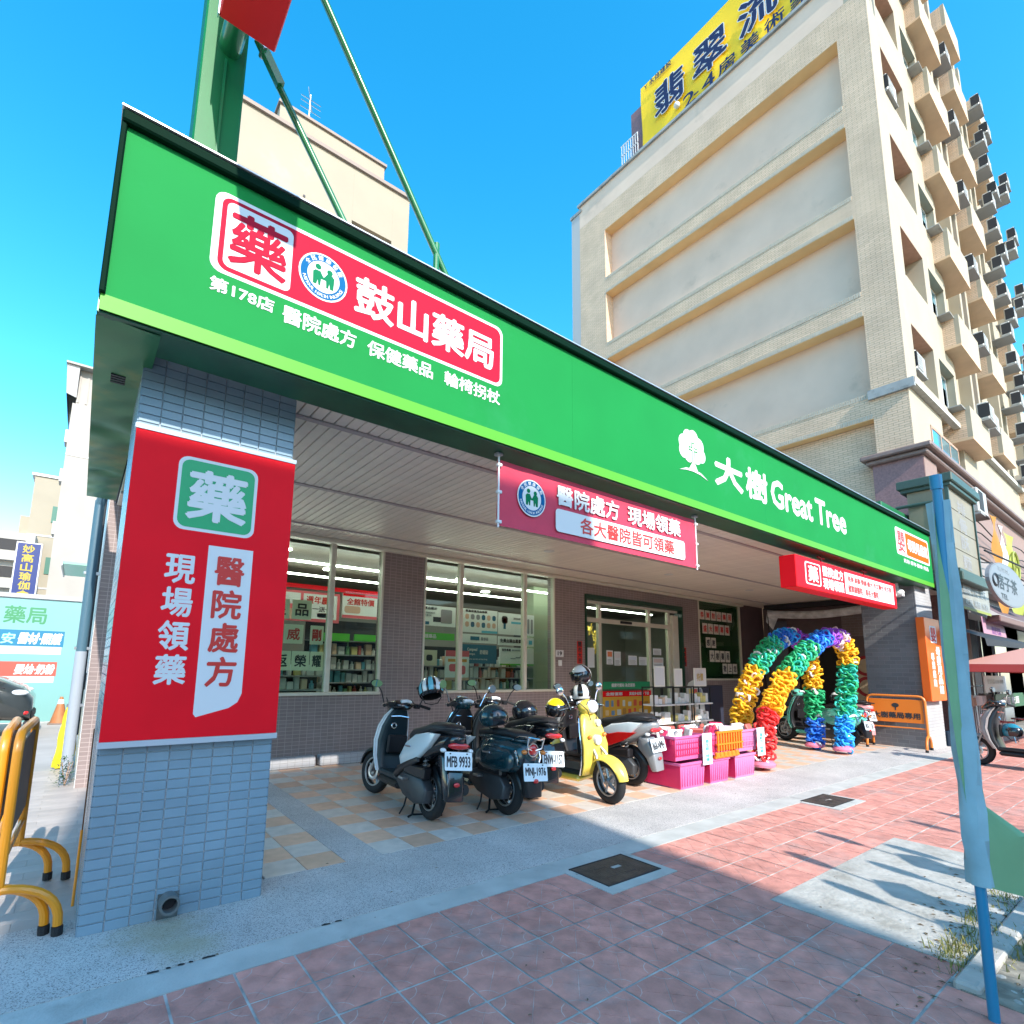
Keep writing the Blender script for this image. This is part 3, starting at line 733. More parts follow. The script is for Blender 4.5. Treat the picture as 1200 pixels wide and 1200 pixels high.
# ------------------------------------------------------------ tiled pillar at the near corner
TP = thing('tiled_pillar', 'square pillar clad in blue grey tiles at the near corner under the sign', 'pillar', (.62, 4.1, 0), absolute=True)
PX0, PX1, PY0, PY1 = .145, 1.10, 3.795, 4.6
MB().box(PX0 + .006, PX1 - .006, PY0 + .006, PY1 - .006, 0, 3.44).build('core', mat('tile_grout', (.44, .49, .52), .85), TP)
TM = mat('pillar_tile', (.21, .30, .36), .25, var=.08, nscale=2, world=True, rnd=.05, spec=.6)
TW, TH = (PX1 - PX0) / 8, .056
tt = MB().cbox(0, TW - .006, -.004, .006, 0, TH - .005, .0018).mesh('tile', TM)
n = 0
rest = MB()
for j in range(61):
    z = .012 + j * TH
    if z + TH > 3.44: break
    if 1.10 < z and z + TH < 2.86: continue
    for i in range(8):
        jx = random.uniform(-.0006, .0006)
        if n < 216: link('tile', tt, TP).location = (PX0 + i * TW + .003 + jx, PY0, z); n += 1
        else: rest.box(PX0 + i * TW + .003, PX0 + (i + 1) * TW - .003, PY0 - .004, PY0 + .006, z, z + TH - .005)
TM2 = mat('pillar_side_tile', (.42, .43, .43), .25, var=.08, rnd=.08)
ts_ = MB().cbox(-.004, .006, 0, .128, 0, TH - .005, .0018).mesh('tile', TM2)
for j in range(61):
    for i in range(6): rest.box(PX0 - .004, PX0 + .006, PY0 + .006 + i * .132, PY0 + i * .132 + .13, .012 + j * TH, .012 + j * TH + TH - .005)
    for i in range(6): rest.box(PX1 - .006, PX1 + .004, PY0 + .006 + i * .132, PY0 + i * .132 + .13, .012 + j * TH, .012 + j * TH + TH - .005)
r_ = rest.build('side_tiling', TM, TP); r_['kind'] = 'stuff'
# drain pipe stub
DP = thing('drain_outlet', 'grey drain pipe stub at the foot of the tiled pillar', 'drain pipe', (.57, 3.79, .1), absolute=True)
q = MB(); 
for r0_, r1_, y in ((.046, .055, 3.72),):
    pts = []
    q.loft([[(.57 + r * math.cos(a), yy, .105 + r * math.sin(a)) for a in [2 * math.pi * k / 20 for k in range(20)]] for r, yy in ((.040, 3.80), (.040, 3.705), (.053, 3.705), (.053, 3.80))], cap=False)
q.build('pipe', mat('pvc_pipe', (.12, .13, .13), .5, var=.15), DP, smooth=True)
MB().box(.515, .625, 3.780, 3.789, .012, .15).build('patch', mat('grimy_mortar', (.10, .11, .11), .9, var=.3, nscale=20), DP)
MB().cyl((.57, 3.79, .105), (.57, 3.77, .105), .039).build('opening', INK, DP)

# red board on the pillar
RB = thing('pillar_board', 'red vertical board with green medicine badge on the near pillar', 'shop sign', (.62, 3.75, 1.04), absolute=True)
BY = 3.745; bb = Board((0, BY, 0), N=(0, -1, 0), parent=RB)
MB().box(.145, 1.103, BY + .002, BY + .045, 1.045, 2.905).build('box', mat('board_side', (.5, .5, .5), .4), RB)
bb.rect('panel', .14, 1.108, 1.04, 2.91, -.001, .006, RED)
fr = MB(); fr.box(.134, 1.114, BY - .012, BY + .05, 2.911, 2.94); fr.box(.134, 1.114, BY - .012, BY + .05, 1.005, 1.039); fr.build('edge_trim', mat('satin_aluminium', (.55, .58, .62), .35, metal=.3), RB)
bb.rect('badge', .385, .865, 2.32, 2.80, .0065, .007, W, .06); bb.rect('badge', .405, .845, 2.34, 2.78, .0075, .008, mat('badge_green', (.01, .33, .12), .4), .05)
bb.text('藥', .455, .80, 2.40, 2.72, .0085, W, .03)
pts = [(.645, 1.33), (.72, 1.27), (.80, 1.24), (.87, 1.30), (.875, 1.40), (.872, 2.24), (.60, 2.24), (.60, 1.22)]
bb.plate('badge', [(.615, 1.16), (.80, 1.21), (.85, 1.245), (.872, 1.30), (.872, 2.24), (.60, 2.24), (.60, 1.18)], .0065, .007, W)
bb.column('醫院處方', .652, .822, 2.19, 1.33, .0075, REDINK, .028, gap=.16)
bb.column('現場領藥', .372, .535, 2.17, 1.345, .0065, W, .028, gap=.16)

# ------------------------------------------------------------ pylon mast with red sign box and stays behind the fascia
PY = thing('sign_mast', 'tall green steel box column rising behind the fascia with a red sign box', 'sign mast', (.45, 3.7, 4.4), absolute=True)
MG = mat('mast_green', (.004, .13, .035), .45, var=.12, nscale=2, spec=.3)
MG2 = mat('stay_green', (.012, .16, .055), .3, var=.1, coat=.3)
MB().cbox(.252, .535, 3.66, 3.95, 3.6, 12.5, .012).build('column', MG, PY)
MB().box(.395, .41, 3.64, 3.659, 4.4, 5.7).build('stiffener', MG2, PY)
a = MB(); a.tube([(.42, 3.70, 5.82), (.43, 3.2, 5.82)], .075, 16); a.build('arm', MG2, PY, smooth=True)
SBX = thing('mast_sign_box', 'red sign box seen from below at the top of the green mast', 'shop sign', (.5, 2.9, 5.2), absolute=True)
MB().cbox(.297, .645, 1.35, 3.30, 5.57, 9.5, .008).build('box', mat('mast_red', (.85, .01, .01), .4), SBX)
MB().box(.290, .2965, 3.27, 3.302, 5.56, 9.5).build('edge_trim', STEEL, SBX)
# stays
S1 = [(.60, 3.72, 6.10), (1.62, 3.72, 4.62)]; S2 = [(1.08, 3.7, 7.02), (2.58, 3.7, 4.60)]
st = MB(); st.tube([(.60, 3.68, 6.08), (.78, 3.68, 5.80)], .04, 4); st.tube([(.74, 3.7, 5.86), (1.66, 3.7, 4.5)], .027, 12); st.build('stay', MG2, PY, smooth=True)
MB().cyl((.64, 3.63, 6.0), (.64, 3.73, 6.0), .022).build('bolt', STEEL, PY)
st = MB(); st.tube([(-.35, 3.7, 9.0), (2.62, 3.7, 4.5)], .03, 12); st.build('stay', MG2, PY, smooth=True)
MB().tube([(2.2, 3.7, 4.5), (2.2, 3.7, 5.24)], .028, 10).build('strut', MG2, PY, smooth=True)

# ------------------------------------------------------------ red cloth banner under the canopy
BN = thing('cloth_banner', 'red fabric banner with round blue emblem strung below the canopy edge', 'banner', (4.2, 3.46, 3.0), absolute=True)
BZ0, BZ1, BX0, BX1 = 2.69, 3.275, 2.735, 5.76; BYY = 3.455
nx, nz = 60, 12; g = MB()
def ban(u, v): 
    x = BX0 + (BX1 - BX0) * u; z = BZ0 + (BZ1 - BZ0) * v
    y = BYY + .004 * math.sin(u * 60 + v * 3) * (abs(u - .5) * 2) ** 3 + .006 * math.sin(v * 9) * (abs(u - .5) * 2) ** 4
    return (x, y, z)
g.add([ban(i / nx, j / nz) for j in range(nz + 1) for i in range(nx + 1)], [(j * (nx + 1) + i, j * (nx + 1) + i + 1, (j + 1) * (nx + 1) + i + 1, (j + 1) * (nx + 1) + i) for j in range(nz) for i in range(nx)])
g.build('cloth', mat('banner_red', (.55, .035, .075), .7, var=.05, bump=.25, bscale=7), BN, smooth=True)
nb = Board((0, BYY - .012, 0), N=(0, -1, 0), parent=BN)
emblem(nb, 3.12, 3.0, .17, .001)
nb.text('醫院處方', 3.44, 4.33, 3.01, 3.2, .001, W, .03); nb.text('現場領藥', 4.48, 5.42, 3.01, 3.2, .001, W, .03)
nb.rect('badge', 3.42, 5.5, 2.75, 2.97, .001, .0015, W, .04); nb.text('各大醫院皆可領藥', 3.75, 5.28, 2.785, 2.94, .0025, REDINK, .02)
for x in (BX0 + .01, BX1 - .01):
    p = MB(); p.tube([(x, BYY - .005, BZ0 - .02), (x, BYY - .005, BZ1 + .06)], .009, 8); p.build('rod', W, BN, smooth=True)
    for z in (BZ0 + .03, (BZ0 + BZ1) / 2, BZ1 - .05): MB().cbox(x - .018, x + .03, BYY - .02, BYY + .012, z - .014, z + .014, .004).build('clip', W, BN)
    MB().cbox(x - .03, x + .03, BYY - .03, BYY + .03, BZ1 + .03, 3.333, .006).build('bracket', GREYM, BN)

# red lightbox under the far end of the canopy
LB = thing('hanging_lightbox', 'red hanging lightbox sign with white text panel under the far fascia', 'shop sign', (10.2, 3.4, 2.7), absolute=True)
LX0, LX1, LY0, LY1, LZ0, LZ1 = 8.13, 12.3, 3.352, 3.58, 2.715, 3.185
MB().cbox(LX0, LX1, LY0, LY1, LZ0, LZ1, .008).build('box', RED, LB)
lb = Board((0, LY0, 0), N=(0, -1, 0), parent=LB)
lb.rect('panel', 9.88, 12.16, LZ0 + .06, LZ1 - .055, .001, .003, W); lb.rect('badge', 8.42, 8.96, LZ0 + .07, LZ1 - .06, .001, .002, W, .05); lb.rect('badge', 8.46, 8.92, LZ0 + .09, LZ1 - .08, .0025, .003, RED, .04)
lb.text('藥', 8.52, 8.86, LZ0 + .12, LZ1 - .11, .0035, W, .03); lb.text('醫院處方', 9.03, 9.82, LZ0 + .255, LZ1 - .06, .001, W, .045); lb.text('現場領藥', 9.03, 9.82, LZ0 + .06, LZ0 + .225, .001, W, .045)
lb.text('長庚·高醫·榮總·義大·市立聯合·民生院', 10.0, 12.05, LZ0 + .27, LZ1 - .105, .0035, REDINK, .03); lb.text('國軍總醫院…等各大醫院', 10.0, 11.35, LZ0 + .1, LZ0 + .215, .0035, REDINK, .03)
for x in (9.3, 11.1):
    q = MB(); q.tube([(x, 3.46, LZ1), (x, 3.46, 3.34)], .015, 8); q.tube([(x - .12, 3.46, 3.3), (x + .12, 3.46, 3.3)], .015, 8); q.build('bracket', mat('bracket_red', (.2, .01, .01), .5), LB)

# ------------------------------------------------------------ far pillar with orange signs
FP = thing('brick_pillar', 'grey tiled pillar carrying an orange sign at the far end of the canopy', 'pillar', (14.3, 4, 0), absolute=True)
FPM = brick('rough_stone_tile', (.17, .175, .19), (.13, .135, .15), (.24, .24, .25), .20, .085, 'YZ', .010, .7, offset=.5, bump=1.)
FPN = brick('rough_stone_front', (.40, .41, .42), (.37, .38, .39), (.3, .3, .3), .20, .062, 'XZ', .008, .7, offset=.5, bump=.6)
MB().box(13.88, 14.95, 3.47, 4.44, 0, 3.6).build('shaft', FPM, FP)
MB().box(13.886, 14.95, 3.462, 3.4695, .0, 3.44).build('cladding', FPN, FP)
OS = thing('vertical_sign', 'tall orange box sign mounted on the front of the far pillar', 'shop sign', (14.2, 3.3, 1), absolute=True)
MB().cbox(13.72, 14.75, 3.32, 3.46, .97, 2.66, .008).build('box', ORANGE, OS)
ob = Board((0, 3.32, 0), N=(0, -1, 0), parent=OS)
ob.rect('badge', 14.02, 14.45, 2.15, 2.5, .001, .002, W, .04); ob.text('嬰', 14.07, 14.4, 2.18, 2.46, .003, REDINK, .03)
ob.column('母嬰用品館', 14.30, 14.58, 2.08, 1.1, .001, W, .05); ob.column('專業諮詢', 13.95, 14.15, 1.95, 1.25, .001, W, .05)
# grey projector under the canopy beside that pillar
q = thing('floodlight', 'small white floodlight under the canopy beside the far pillar', 'lamp', (13.3, 3.7, 3.2), absolute=True)
MB().tube([(13.3, 3.6, 3.335), (13.3, 3.6, 3.2)], .03, 10).build('bracket', W, q)
bb2 = MB(); bb2.ball((13.3, 3.6, 3.14), (.12, .12, .09)); bb2.build('head', mat('lamp_white', (.6, .6, .58), .4), q, smooth=True)
for k in range(6):
    a = k * math.pi / 3; MB().cbox(13.3 + .1 * math.cos(a) - .015, 13.3 + .1 * math.cos(a) + .015, 3.6 + .1 * math.sin(a) - .015, 3.6 + .1 * math.sin(a) + .015, 3.06, 3.12, .004).build('fin', W, q)

# ------------------------------------------------------------ inside the shop: posters, shelves, goods
CARD = mat('cream_card', (.78, .72, .55), .7, rnd=.06); POST = mat('poster_white', (.75, .78, .78), .4)
def card(x0, x1, z0, z1, ch, y, label, ink=INK, grp='paper cards in the shop windows', bg=CARD):
    o = thing('paper_card', label, 'card', ((x0 + x1) / 2, y, z0), absolute=True, group=grp)
    b = Board((0, y, 0), N=(0, -1, 0), parent=o); b.rect('sheet', x0, x1, z0, z1, 0, .003, bg, .008)
    if ch: b.text(ch, x0 + (x1 - x0) * .18, x1 - (x1 - x0) * .18, z0 + (z1 - z0) * .2, z1 - (z1 - z0) * .2, .004, ink, .03)
for x0, x1, z0, z1, ch, ink, l in ((2.20, 2.49, 2.16, 2.46, '星', INK, 'first row, beside the board edge'), (2.53, 2.83, 2.16, 2.46, '品', INK, 'topmost row, with three squares character'),
        (2.10, 2.40, 1.79, 2.08, '永', REDINK, 'middle row, half behind the red board'), (2.43, 2.72, 1.79, 2.08, '威', REDINK, 'middle row with red character'), (2.83, 3.04, 1.79, 2.08, '剛', REDINK, 'middle row next to the mullion'),
        (2.26, 2.56, 1.39, 1.68, '返', INK, 'lowest row, first of three'), (2.57, 2.84, 1.39, 1.68, '榮', INK, 'lowest row, second of three'), (2.85, 3.06, 1.39, 1.68, '耀', INK, 'lowest row against the mullion')):
    card(x0, x1, z0, z1, ch, YW + .12, 'cream card lettered %s in the left shop window, %s' % (ch, l), ink)
rows = (('恭賀鼓山藥局', 13.40, 2.88, 3.14, REDINK, .285), ('盛大開幕囉', 13.52, 2.50, 2.78, REDINK, .285), ('感謝', 13.66, 2.12, 2.40, INK, .27), ('大樹藥局', 13.82, 1.74, 2.05, INK, .27), ('敬上您', 14.45, 1.42, 1.70, INK, .27))
for ri, (s_, x, z0, z1, ink, w) in enumerate(rows):
    for i, ch in enumerate(s_):
        card(x + i * w + .02, x + (i + 1) * w - .02, z0, z1, ch, YW - .002, '%s card of the %s row on the green side window, %s lettering' % (('first', 'second', 'third', 'fourth', 'fifth', 'sixth')[i], ('top', 'second', 'middle', 'fourth', 'bottom')[ri], 'red' if ri < 2 else 'black'), ink, 'white cards on the green side window', mat('card_white', (.66, .62, .52), .6))
card(9.06, 9.30, 1.52, 1.96, '', YW + .11, 'white notice on the narrow fixed door light', bg=POST)
GW = mat('dark_green_glass', (.03, .07, .03), .15)
MB().box(13.4, 15.52, YW + .06, YW + .08, 1.30, 3.38).build('backing', GW, PB)
# notices on the door glass
yd = YW + .1
for x0, x1, z0, z1, c, l in ((9.70, 9.92, 1.60, 1.92, (.8, .25, .1), 'orange topped notice on the sliding door'), (9.97, 10.20, 1.58, 1.90, (.75, .7, .7), 'white notice with red ring on the sliding door'), (10.48, 10.80, 1.60, 1.82, (.6, .65, .75), 'pale blue notice on the sliding door'),
        (10.88, 11.18, 1.60, 1.80, (.7, .72, .75), 'small white notice at the edge of the sliding door'), (11.45, 11.78, 1.86, 2.02, (.8, .8, .8), 'upper white notice on the right door light'), (11.43, 11.86, 1.52, 1.80, (.75, .6, .55), 'pinkish notice on the right door light')):
    o = thing('notice', l, 'notice', (x0, yd, z0), absolute=True); b = Board((0, yd, 0), N=(0, -1, 0), parent=o)
    b.rect('sheet', x0, x1, z0, z1, 0, .004, POST); b.rect('print', x0 + .03, x1 - .03, z1 - (z1 - z0) * .45, z1 - .03, .005, .006, mat('print_%d' % int(c[0] * 100 + c[2] * 7), c, .5))
    for k in range(4): b.rect('print', x0 + .03, x1 - .04 - .02 * (k % 2), z0 + .02 + k * .028, z0 + .03 + k * .028, .005, .006, GREYM)
o = thing('door_banner', 'green banner with white lettering across the lower door glass', 'banner', (9.6, yd, 1.04), absolute=True); b = Board((0, yd, 0), N=(0, -1, 0), parent=o)
b.rect('cloth', 9.56, 11.28, 1.04, 1.21, 0, .004, mat('banner_green', (.02, .30, .12), .5)); b.text('健康守護站 為您服務', 9.85, 10.7, 1.09, 1.17, .005, W, .05)
o = thing('product_poster', 'red and yellow product poster low on the entrance door', 'poster', (9.6, yd - .02, .4), absolute=True); b = Board((0, yd - .02, 0), N=(0, -1, 0), parent=o)
YE = mat('poster_yellow', (.75, .42, .04), .5)
b.rect('panel', 9.52, 11.28, .40, 1.0, 0, .006, YE); b.rect('panel', 9.52, 11.28, .87, 1.0, .0065, .008, RED); b.text('全館優惠', 9.62, 10.2, .90, .97, .009, W, .05); b.text('買越多省越多 下殺', 10.45, 11.2, .90, .97, .009, W, .05)
random.seed(21)
for k in range(16):
    x = 9.6 + (k % 8) * .2; z = .46 + (k // 8) * .19; c = random.choice(((.7, .1, .05), (.8, .6, .3), (.15, .3, .5), (.7, .7, .65), (.5, .25, .05)))
    b.rect('print', x, x + random.uniform(.08, .16), z, z + random.uniform(.09, .16), .007, .008, mat('pack_%.1f%.1f' % c[:2], c, .5), .02)
# advertising boards over the shelves
def ad(x0, x1, z0, z1, y, label, bgm, items=(), txt=()):
    o = thing('wall_poster', label, 'poster', (x0, y, z0), absolute=True); b = Board((0, y, 0), N=(0, -1, 0), parent=o)
    b.rect('board', x0, x1, z0, z1, 0, .03, bgm)
    for a in items: b.rect('print', x0 + a[0] * (x1 - x0), x0 + a[1] * (x1 - x0), z0 + a[2] * (z1 - z0), z0 + a[3] * (z1 - z0), .031, .033, a[4], a[5] if len(a) > 5 else 0)
    for a in txt: b.text(a[0], x0 + a[1] * (x1 - x0), x0 + a[2] * (x1 - x0), z0 + a[3] * (z1 - z0), z0 + a[4] * (z1 - z0), .034, a[5], .03)
TEAL = mat('poster_teal', (.01, .13, .22), .4); SKY = mat('poster_sky', (.1, .45, .6), .4); PNK = mat('poster_pink', (.75, .12, .15), .5); LG = mat('poster_lime', (.08, .45, .03), .4); GRY = mat('poster_grey', (.25, .27, .3), .4); FL = mat('poster_skin', (.6, .38, .28), .5)
ya = 9.3
ad(5.35, 6.27, 2.30, 2.71, ya, 'white device poster with a grey gadget in the middle window', POST, ((.6, .9, .15, .85, GRY, .03), (.4, .6, .2, .45, INK), (.05, .3, .05, .2, TEAL)), (('智慧血壓計', .08, .5, .8, .93, INK), ('血糖測試組合', .08, .45, .6, .7, GREYM), ('居家量測', .08, .35, .46, .55, GREYM)))
ad(6.42, 7.39, 2.22, 2.72, ya, 'white poster with rows of small round product pictures', POST, tuple((.1 + .15 * i, .2 + .15 * i, .55 - .33 * j, .78 - .33 * j, random.choice((SKY, GRY, TEAL, FL)), .04) for i in range(6) for j in range(2)) + ((.55, 1, 0, .1, SKY),), (('專業保健用品推薦', .1, .7, .86, .96, INK),))
ad(7.43, 8.49, 2.22, 2.70, ya, 'white poster with a portrait and blue caption', POST, ((.08, .24, .5, .85, INK, .05), (.11, .21, .52, .76, FL, .04), (.13, .19, .25, .5, TEAL), (.34, .66, .52, .62, SKY), (.8, .86, .1, .8, GRY, .02), (.9, .96, .1, .8, GRY, .02)), (('藥師推薦', .4, .6, .72, .82, GREYM),))
ad(5.35, 6.25, 2.02, 2.16, ya, 'lime shelf header sign with white lettering', LG, (), (('專櫃藥品', .1, .5, .2, .8, W),))
ad(6.42, 7.38, 2.0, 2.18, ya, 'white shelf header with teal word mark', POST, ((.25, .5, .3, .75, TEAL),), (('醫療級', .54, .75, .3, .7, GRY),))
ad(7.43, 8.48, 1.98, 2.17, ya, 'white shelf header with a line of dark lettering', POST, ((.85, .95, .2, .7, SKY),), (('免費血糖血壓量測站', .04, .8, .3, .75, INK),))
ad(6.44, 7.36, 1.56, 1.96, ya - .02, 'dark teal poster with white words above the bottles', TEAL, (), (('Compeed', .14, .42, .62, .82, W), ('Tempo', .14, .36, .42, .56, W), ('舒緩貼', .5, .74, .5, .72, W), ('Warm and dry all day long', .14, .72, .18, .27, W)))
ad(7.46, 8.46, 1.54, 1.93, ya - .02, 'white poster with a rising grey curve', POST, ((.3, .45, .35, .4, GRY), (.45, .6, .4, .47, GRY), (.58, .72, .46, .58, GRY), (.0, 1, 0, .08, LG)), (('衛教專欄', .05, .3, .78, .93, INK), ('關節保養與骨質密度', .34, .72, .8, .9, GRY)))
ad(5.72, 6.28, 1.22, 1.80, 8.8, 'small pink flower poster standing inside the middle window', POST, ((0, 1, .8, 1, PNK), (.1, .9, .62, .72, mat('p_o', (.7, .3, .05))), (.15, .5, .3, .55, PNK, .05), (.5, .85, .2, .5, PNK, .05), (0, 1, 0, .1, FL)))
ad(5.3, 5.65, 1.5, 1.8, 9.0, 'brown skincare carton display behind the middle window', CARD, ((.3, .7, .3, .7, DARK, .04),))
ad(2.9, 4.0, 2.28, 2.85, 10.0, 'pink sale poster behind the left window', PNK, ((.05, .3, .55, .92, POST), (.35, .95, .1, .92, POST), (.1, .3, .05, .4, FL, .05), (.6, .9, .15, .3, PNK, .03)), (('週年慶', .4, .8, .6, .85, REDINK), ('買一送一', .4, .85, .34, .52, INK)))
ad(4.06, 4.9, 2.40, 2.88, 10.0, 'second pink and white sale poster nearer the wall pier', POST, ((0, 1, .9, 1, RED), (0, 1, 0, .12, PNK), (.05, .45, .2, .5, FL, .05)), (('全館特價', .1, .8, .55, .82, REDINK),))
ad(2.6, 5.0, 2.90, 2.98, 10.02, 'long red header strip behind the left window', RED)
ad(3.6, 4.2, 1.93, 2.08, 9.9, 'lime shelf label behind the left window, wider one', LG); ad(4.3, 4.8, 1.95, 2.08, 9.9, 'lime shelf label behind the left window, narrower one', LG)
# shelves with goods
GC = [mat('goods_%d' % i, c, .5) for i, c in enumerate(((.7, .7, .68), (.6, .62, .6), (.1, .35, .45), (.65, .55, .2), (.15, .35, .15), (.5, .1, .08), (.72, .5, .35), (.2, .22, .3), (.75, .72, .7)))]
gm = [MB().cbox(-.5, .5, -.5, .5, 0, 1, .06).mesh('goods_box', m) for m in GC]
bt = MB().tower([(0, 0, .5, .5), (.62, 0, .5, .5), (.74, 0, .22, .22), (1, 0, .22, .22)], 8, 2)
bm_ = [bt.mesh('bottle', m) for m in GC]
random.seed(31)
OR_ = ['first', 'second', 'third', 'fourth', 'fifth', 'sixth', 'seventh', 'eighth', 'ninth', 'tenth', 'eleventh', 'twelfth', 'thirteenth', 'fourteenth', 'fifteenth', 'sixteenth', 'seventeenth', 'eighteenth', 'nineteenth', 'twentieth'] + ['twenty-' + w for w in ('first', 'second', 'third', 'fourth', 'fifth', 'sixth', 'seventh', 'eighth', 'ninth')] + ['thirtieth', 'thirty-first', 'thirty-second', 'thirty-third', 'thirty-fourth', 'thirty-fifth', 'thirty-sixth', 'thirty-seventh', 'thirty-eighth', 'thirty-ninth']
CN_ = ['white', 'off-white', 'petrol blue', 'mustard', 'dark green', 'dark red', 'peach', 'navy', 'pale grey']
def shelf(x0, x1, y, levels, depth=.34, label='', side=GREYM, where=''):
    o = thing('goods_shelf', label, 'shelf', ((x0 + x1) / 2, y, 0), absolute=True)
    for z in levels: MB().box(x0, x1, y, y + depth, z - .02, z).build('shelf_board', side, o)
    MB().box(x0, x1, y + depth, y + depth + .02, 0, levels[-1] + .4).build('back_panel', DARK, o)
    for i, z in enumerate(levels[:-1] if len(levels) > 3 else levels):
        x = x0 + .05; nn_ = -1
        while x < x1 - .1:
            nn_ += 1
            w = random.uniform(.06, .14); h = random.uniform(.12, .25); d = random.uniform(.06, .14)
            k = random.choice((0, 0, 0, 0, 8, 8, 8, 1, 1, 2, 3, 4, 5, 6)); bot = random.random() < .45
            ob = link('bottle' if bot else 'goods_box', (bm_ if bot else gm)[k], None, loc=(x + w / 2, y + .1 + d / 2, z + .001))
            ob.scale = ((min(w, .08),) * 2 if bot else (w * .92, d)) + (h,)
            tag(ob, '%s %s, %s from left, %s board of the %s' % (CN_[k], 'bottle' if bot else 'carton', OR_[nn_], OR_[i], where), 'goods', 'goods on the pharmacy shelves')
            x += w + random.uniform(0, .03)
shelf(5.4, 8.5, 9.3, (1.02, 1.26, 1.5), label='long shelf of bottles and cartons under the posters in the middle window', where='middle window shelf')
shelf(3.45, 5.0, 9.9, (.9, 1.15, 1.4, 1.68, 1.95), label='dark shelf of small cartons behind the left window', where='left window shelf')
shelf(2.3, 3.3, 8.7, (1.08, 1.3), label='low shelf close to the glass of the left window', where='low left window shelf')
shelf(9.3, 11.5, 10.6, (.4, .8, 1.2, 1.6, 2.0), label='tall shelf of goods seen through the entrance door', where='shelf behind the door')
w_ = thing('gold_garland', 'round gold festive wreath hanging inside the entrance', 'wreath', (10.6, 9.6, 2.3), absolute=True)
q = MB(); random.seed(2)
for k in range(160):
    a = random.uniform(0, 6.28); r = .3 + random.gauss(0, .06); z = 2.25 + r * math.sin(a); x = 10.7 + r * math.cos(a)
    q.add([(x, 9.6, z), (x + .05, 9.57, z + random.uniform(-.06, .06)), (x + random.uniform(-.05, .05), 9.56, z - .08)], [(0, 1, 2)])
q.build('foil', mat('gold_foil', (.55, .38, .05), .3, metal=.6), w_)

# ------------------------------------------------------------ display stands, crates and racks by the entrance
BM = mat('stand_black', (.02, .02, .02), .4)
for i, (x, cw, ch_) in enumerate(((9.00, .34, .40), (9.66, .28, .36), (10.36, .46, .38))):
    o = thing('display_stand', ('black wire display stand with white shelves, %s of three by the entrance' % ('leftmost', 'middle', 'rightmost')[i]), 'display stand', (x + .3, 6.5, 0), absolute=True, group='display stands by the entrance')
    f_ = MB()
    for px, py in ((x, 6.42), (x + .62, 6.42), (x, 6.68), (x + .62, 6.68)): f_.box(px - .01, px + .01, py - .01, py + .01, .02, 1.16)
    f_.box(x - .01, x + .63, 6.41, 6.43, 1.14, 1.165); f_.box(x - .01, x + .63, 6.67, 6.69, 1.14, 1.165)
    f_.build('frame', BM, o)
    for z in (.12, .45, .80): MB().cbox(x + .0, x + .62, 6.36, 6.70, z, z + .03, .006).build('shelf_board', W, o)
    b = Board((0, 6.42, 0), N=(0, -1, 0), parent=o); b.rect('sign_card', x + .02, x + .02 + cw, 1.17, 1.17 + ch_, 0, .012, mat('sign_cream', (.75, .74, .66), .6), .01)
    b.rect('print', x + .05, x + cw - .01, 1.2, 1.17 + ch_ - .03, .0125, .013, W)
    if i == 2: b.text('特價', x + .12, x + .12 + .24, 1.28, 1.44, .0135, mat('gold_ink', (.5, .35, .1)), .02)
    random.seed(40 + i)
    for z in (.48, .83):
        xx = x + .06; nn_ = -1
        while xx < x + .52:
            nn_ += 1
            w = random.uniform(.07, .14); h = random.uniform(.1, .22); k = random.choice((0, 3, 6, 8, 8, 0))
            ob = link('goods_box', gm[k], None, loc=(xx + w / 2, 6.5, z + .001)); ob.scale = (w * .92, .12, h)
            tag(ob, '%s carton, %s on the %s shelf of the %s display stand' % (CN_[k], OR_[nn_], 'lower' if z < .6 else 'upper', ('left', 'middle', 'right')[i]), 'goods', 'cartons on the display stands'); xx += w
o = thing('leaflet_rack', 'leaning white leaflet rack with rounded top right of the display stands', 'leaflet rack', (11.1, 7, 0), absolute=True)
b = Board((11.2, 7.0, .06), U=(1, 0, 0), V=(0, .12, 1), N=(0, -1, .12), parent=o)
b.plate('panel', [(0, 0), (.62, 0), (.62, 1.0), (.5, 1.16), (.31, 1.22), (.12, 1.16), (0, 1.0)], 0, .02, mat('rack_grey', (.5, .52, .5), .5))
for k in range(5):
    for i in range(3):
        b.rect('leaflet', .06 + i * .18, .21 + i * .18, .08 + k * .2, .22 + k * .2, .021, .03, GC[(k * 3 + i * 2) % 9])
tag(MB().cbox(12.0, 12.9, 7.2, 7.3, 0, 1.15, .01).build('dark_screen', mat('navy_panel', (.03, .035, .06), .4)), 'dark navy screen panel standing below the green side window', 'panel')
